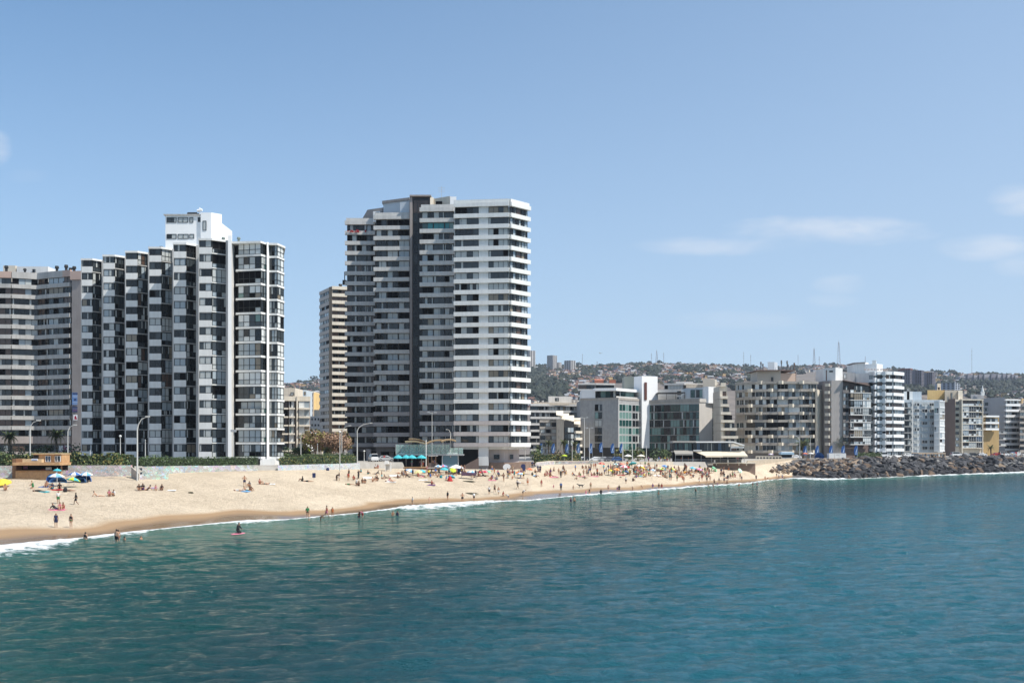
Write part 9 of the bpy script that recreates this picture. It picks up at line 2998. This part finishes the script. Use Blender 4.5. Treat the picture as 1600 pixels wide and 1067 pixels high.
board('rescue_sled', 791, 733.5, 2.0, 1.6, -.35, cv('white'), 'white rounded board propped against the tower plinth', 'board', -.4)
board('crate', 71, 747.5, .6, .9, 0, cv('navy'), 'dark crate beside the red board at the kiosk', 'crate', 0, 'r')
# dark tilted sunshade on poles
x, y, z = on_beach(733.5, 748)
sh = O('sunshade', None, None, (x, y, z), 0, label='dark purple rectangular sunshade on thin poles, below the pale blue flat parasol', cat='sunshade')
m = MB()
m.faces([(-1.9, .9, 1.5), (1.6, .9, 1.3), (1.5, -.7, .9), (-1.7, -.7, .75), (-1.9, .9, 1.44), (1.6, .9, 1.24), (1.5, -.7, .84), (-1.7, -.7, .69)],
  [(0, 3, 2, 1), (4, 5, 6, 7), (0, 1, 5, 4), (1, 2, 6, 5), (2, 3, 7, 6), (3, 0, 4, 7)], M('dark_purple_canvas', (.05, .02, .04), .8))
O('canopy', m.build('canopy'), sh)
for sx, sy, h in ((-1.85, .85, 1.46), (1.55, .85, 1.26), (1.45, -.65, .86), (-1.65, -.65, .71)):
 m = MB(); m.tube([(sx, sy, -.1), (sx, sy, h)], .03, steel, 5)
 O('leg', m.build('leg'), sh)
def canvas(px, py, w, d, rz, mat, label, name='ground_patch'):
 x, y, z = on_beach(px, py)
 m = MB()
 n = 14
 pts = []
 for i in range(n):
  a = 2 * PI * i / n
  r = 1 + .18 * math.sin(3 * a + px)
  pts.append((w / 2 * math.cos(a) * r, d / 2 * math.sin(a) * r))
 m.faces([(a, c, 0) for a, c in pts] + [(a * .7, c * .6, .18) for a, c in pts] + [(0, 0, .22)],
   [(i, (i + 1) % n, n + (i + 1) % n, n + i) for i in range(n)] + [(n + i, n + (i + 1) % n, 2 * n) for i in range(n)], mat)
 s = ground(x, y + .5) - ground(x, y - .5)
 o = O(name, m.build(name), None, (x, y, z + .03), 0, label=label, cat='canvas')
 o.rotation_euler = (math.atan(s), 0, rz)
olive = M('dark_olive_sheet', (.035, .035, .014), .8, var=.3, vs=2)
canvas(735, 771.5, 3.6, 1.1, -.55, olive, 'long dark olive patch lying on the sand above the long foam')  # irregular dark shape lying flat on the sand
canvas(732, 752.5, 3.4, .9, -.4, olive, 'dark olive sheet standing in for shade below the dark purple sunshade')  # flat dark sheet drawn as the sunshade's shadow
canvas(298, 770.5, .9, .4, 0, olive, 'small dark scrap lying on the empty left sand')
canvas(668, 754, 2.0, .5, .1, M('dark_seaweed', (.03, .03, .025), .8), 'dark bundle of clothes left of the purple towel', 'bundle')
# red cone-shaped wind break
x, y, z = on_beach(703, 751.5)
m = MB(); m.tube([(0, 0, 0), (0, 0, .6), (0, 0, 1.15)], [.62, .42, .12], cv('red'), 10)
O('beach_bag', m.build('beach_bag'), None, (x, y, z), label='red cone-shaped bag standing below the turquoise and blue parasol', cat='bag')
for i, (px, py, c, lab) in enumerate([(512, 735, 'navy', 'dark backpack leaning on the bluish stone wall'), (102, 768, 'black', 'black bag right of the seated figures by the kiosk'), (665, 746, 'beige', 'beige bag left of the timber frame'),
      (689, 746.5, 'teal', 'small teal bag right of the timber frame'), (776, 749.5, 'grey', 'small grey bag beside the lone sitter'), (947, 771, 'orange', None)]):
 if lab is None:
  continue
 x, y, z = on_beach(px, py)
 m = MB(); m.tube([(0, 0, 0), (0, 0, .25), (0, 0, .5), (0, 0, .62)], [.28, .34, .26, .1], cv(c), 8)
 b_ = O('beach_bag', m.build('beach_bag'), None, (x, y, z), label=lab, cat='bag')
# surfer's board
Yq = HC * F / (836 - HY)
x, y = XY(372, Yq)
m = MB()
n = 16
pts = [(1.15 * math.cos(2 * PI * i / n), .34 * math.sin(2 * PI * i / n)) for i in range(n)]
m.faces([(a, c, .04) for a, c in pts] + [(a * .97, c * .9, .12) for a, c in pts] + [(0, 0, .13), (0, 0, .0)],
  [(i, (i + 1) % n, n + (i + 1) % n, n + i) for i in range(n)] + [(n + i, n + (i + 1) % n, 2 * n) for i in range(n)] + [((i + 1) % n, i, 2 * n + 1) for i in range(n)], cv('pink'))
o = O('surfboard', m.build('surfboard'), None, (x, y, .12), 1.1, label='pink surfboard floating under the surfer in the black wetsuit', cat='surfboard')
person(372, 836, 'kneel', [('wetsuit', 'black')], 1.2, 1.15, 'tan', 'dark', 'on the pink surfboard in the water', loc=(x, y, .2))
# dog
Jd = [('hip', (0, .32, .50), .11, None), ('belly', (0, .05, .50), .12, 0), ('chest', (0, -.26, .50), .145, 1), ('neck', (0, -.44, .64), .08, 2), ('head', (0, -.56, .74), .085, 3), ('muzzle', (0, -.72, .70), .045, 4),
  ('tail', (0, .48, .56), .035, 0), ('tailtip', (0, .66, .72), .02, 6)]
for s in (-1, 1):
 b0 = len(Jd)
 Jd += [('shoulder', (s * .09, -.28, .40), .06, 2), ('elbow', (s * .10, -.24, .27), .038, b0), ('wrist', (s * .10, -.27, .12), .026, b0 + 1), ('paw', (s * .10, -.31, .03), .03, b0 + 2)]
 b0 = len(Jd)
 Jd += [('thigh', (s * .09, .30, .40), .075, 0), ('stifle', (s * .11, .20, .27), .05, b0), ('hock', (s * .11, .38, .17), .028, b0 + 1), ('paw', (s * .11, .33, .03), .03, b0 + 2)]
me = bpy.data.meshes.new('dogskel')
me.from_pydata([j[1] for j in Jd], [(i, j[3]) for i, j in enumerate(Jd) if j[3] is not None], [])
ob = bpy.data.objects.new('dogskel', me); COL.objects.link(ob)
ob.modifiers.new('Skin', 'SKIN').use_smooth_shade = True
if not me.skin_vertices:
 bpy.context.view_layer.objects.active = ob
 bpy.ops.mesh.customdata_skin_add()
for i, j in enumerate(Jd):
 me.skin_vertices[0].data[i].radius = (j[2], j[2]); me.skin_vertices[0].data[i].use_root = i == 0
ob.modifiers.new('Sub', 'SUBSURF').render_levels = 1
dm = bpy.data.meshes.new_from_object(ob.evaluated_get(bpy.context.evaluated_depsgraph_get()))
bpy.data.objects.remove(ob)
dm.materials.clear(); dm.materials.append(black)
x, y, z = on_beach(907.5, 762.5)
dg_ = O('dog', dm, None, (x, y, z), -PI / 2, 1.35, label='black dog standing on the sand in front of the crowd', cat='dog')
m = MB()
for s in (-1, 1):
 m.faces([(s * .03, -.52, .80), (s * .09, -.52, .79), (s * .07, -.50, .88), (s * .06, -.48, .80)], [(0, 1, 2), (1, 3, 2), (3, 0, 2)], black)
O('ears', m.build('ears'), dg_)
# a gull in the air
x, y = XY(938, 300); z = ZZ(552, 300)
m = MB()
m.tube([(0, -.3, 0), (0, 0, .02), (0, .3, 0)], [.03, .09, .03], M('gull_grey', (.4, .4, .42), .7), 8)
g0 = O('gull', m.build('gull'), None, (x, y, z), .6, 1.3, label='small gull flying above the hill left of the hotel', cat='bird')
for s in (-1, 1):
 m = MB(); m.faces([(s * .05, -.1, .03), (s * .4, -.14, .16), (s * .85, .04, .05), (s * .4, .06, .15), (s * .05, .12, .03)], [(0, 1, 3, 4), (1, 2, 3)], M('gull_grey', None))
 O('wing', m.build('wing'), g0)
# labels of the people
def place(p):
 px, py = p['px'], p['py']
 if p['note'] == '@':
  return 'on the promenade left of the pavilion' if px > 990 and px < 1055 else 'on the beach bar deck' if px < 700 else 'on the pavilion terrace' if px < 1200 else 'above the boulders at the right'
 near = min(THINGS, key=lambda t: (t[0] - px) ** 2 + ((t[1] + 8 - py) * 1.5) ** 2)
 d = math.hypot(near[0] - px, near[1] + 8 - py)
 short = {l: n for l, n in SHORT}.get(near[2])
 if d < 14 and short:
  side = 'left of' if px < near[0] - 3 else 'right of' if px > near[0] + 3 else 'just below'
  return '%s the %s' % (side, short)
 return zone(px, py)
SHORT = [(lab, ' '.join(lab.replace(' in ', '|').replace(' left ', '|').replace(' right ', '|').replace(' at ', '|').replace(' before ', '|').replace(' beside ', '|').replace(' between ', '|').replace(' below ', '|')
      .replace(' nearest ', '|').replace(' behind ', '|').replace(' with ', '|').replace(' above ', '|').replace(' under ', '|').replace(' among ', '|').replace(' by ', '|').split('|')[0].split()[:5])) for _, _, lab in THINGS]
buckets = {}
for p in PEOPLE:
 who = 'child' if p['child'] else 'person'
 if p['note'] and p['note'] != '@':
  lab = '%s in %s, %s' % (who, p['wd'], p['note'])
 else:
  lab = '%s in %s %s %s' % (who, p['wd'], p['verb'], place(p))
 p['lab'] = lab
 buckets.setdefault(lab, []).append(p)
ordn = ['leftmost', 'second from left', 'third from left', 'fourth from left', 'fifth from left']
for lab, ps in buckets.items():
 ps.sort(key=lambda p: p['px'])
 for i, p in enumerate(ps):
  l = lab if len(ps) == 1 else lab + ', ' + ordn[min(i, 4)]
  w = l.split()
  if len(w) > 16:
   l = ' '.join(w[:16]).rstrip(',')
  p['o']['label'] = l
  p['o']['category'] = 'person'
  p['o']['group'] = 'people on the beach'
# sea haze
hzm = bpy.data.materials.new('sea_haze')
hzm.use_nodes = True
t_ = hzm.node_tree
t_.nodes.clear()
ho = N(t_, 'ShaderNodeOutputMaterial')
pv = N(t_, 'ShaderNodeVolumePrincipled')
pv.inputs['Color'].default_value = (.74, .85, 1.0, 1)
pv.inputs['Density'].default_value = .00007
L(t_, pv.outputs[0], ho.inputs['Volume'])
m = MB()
m.box(-3900, 3900, -3900, 3900, -7, 420, hzm)
O('haze', m.build('haze'), kind='stuff')
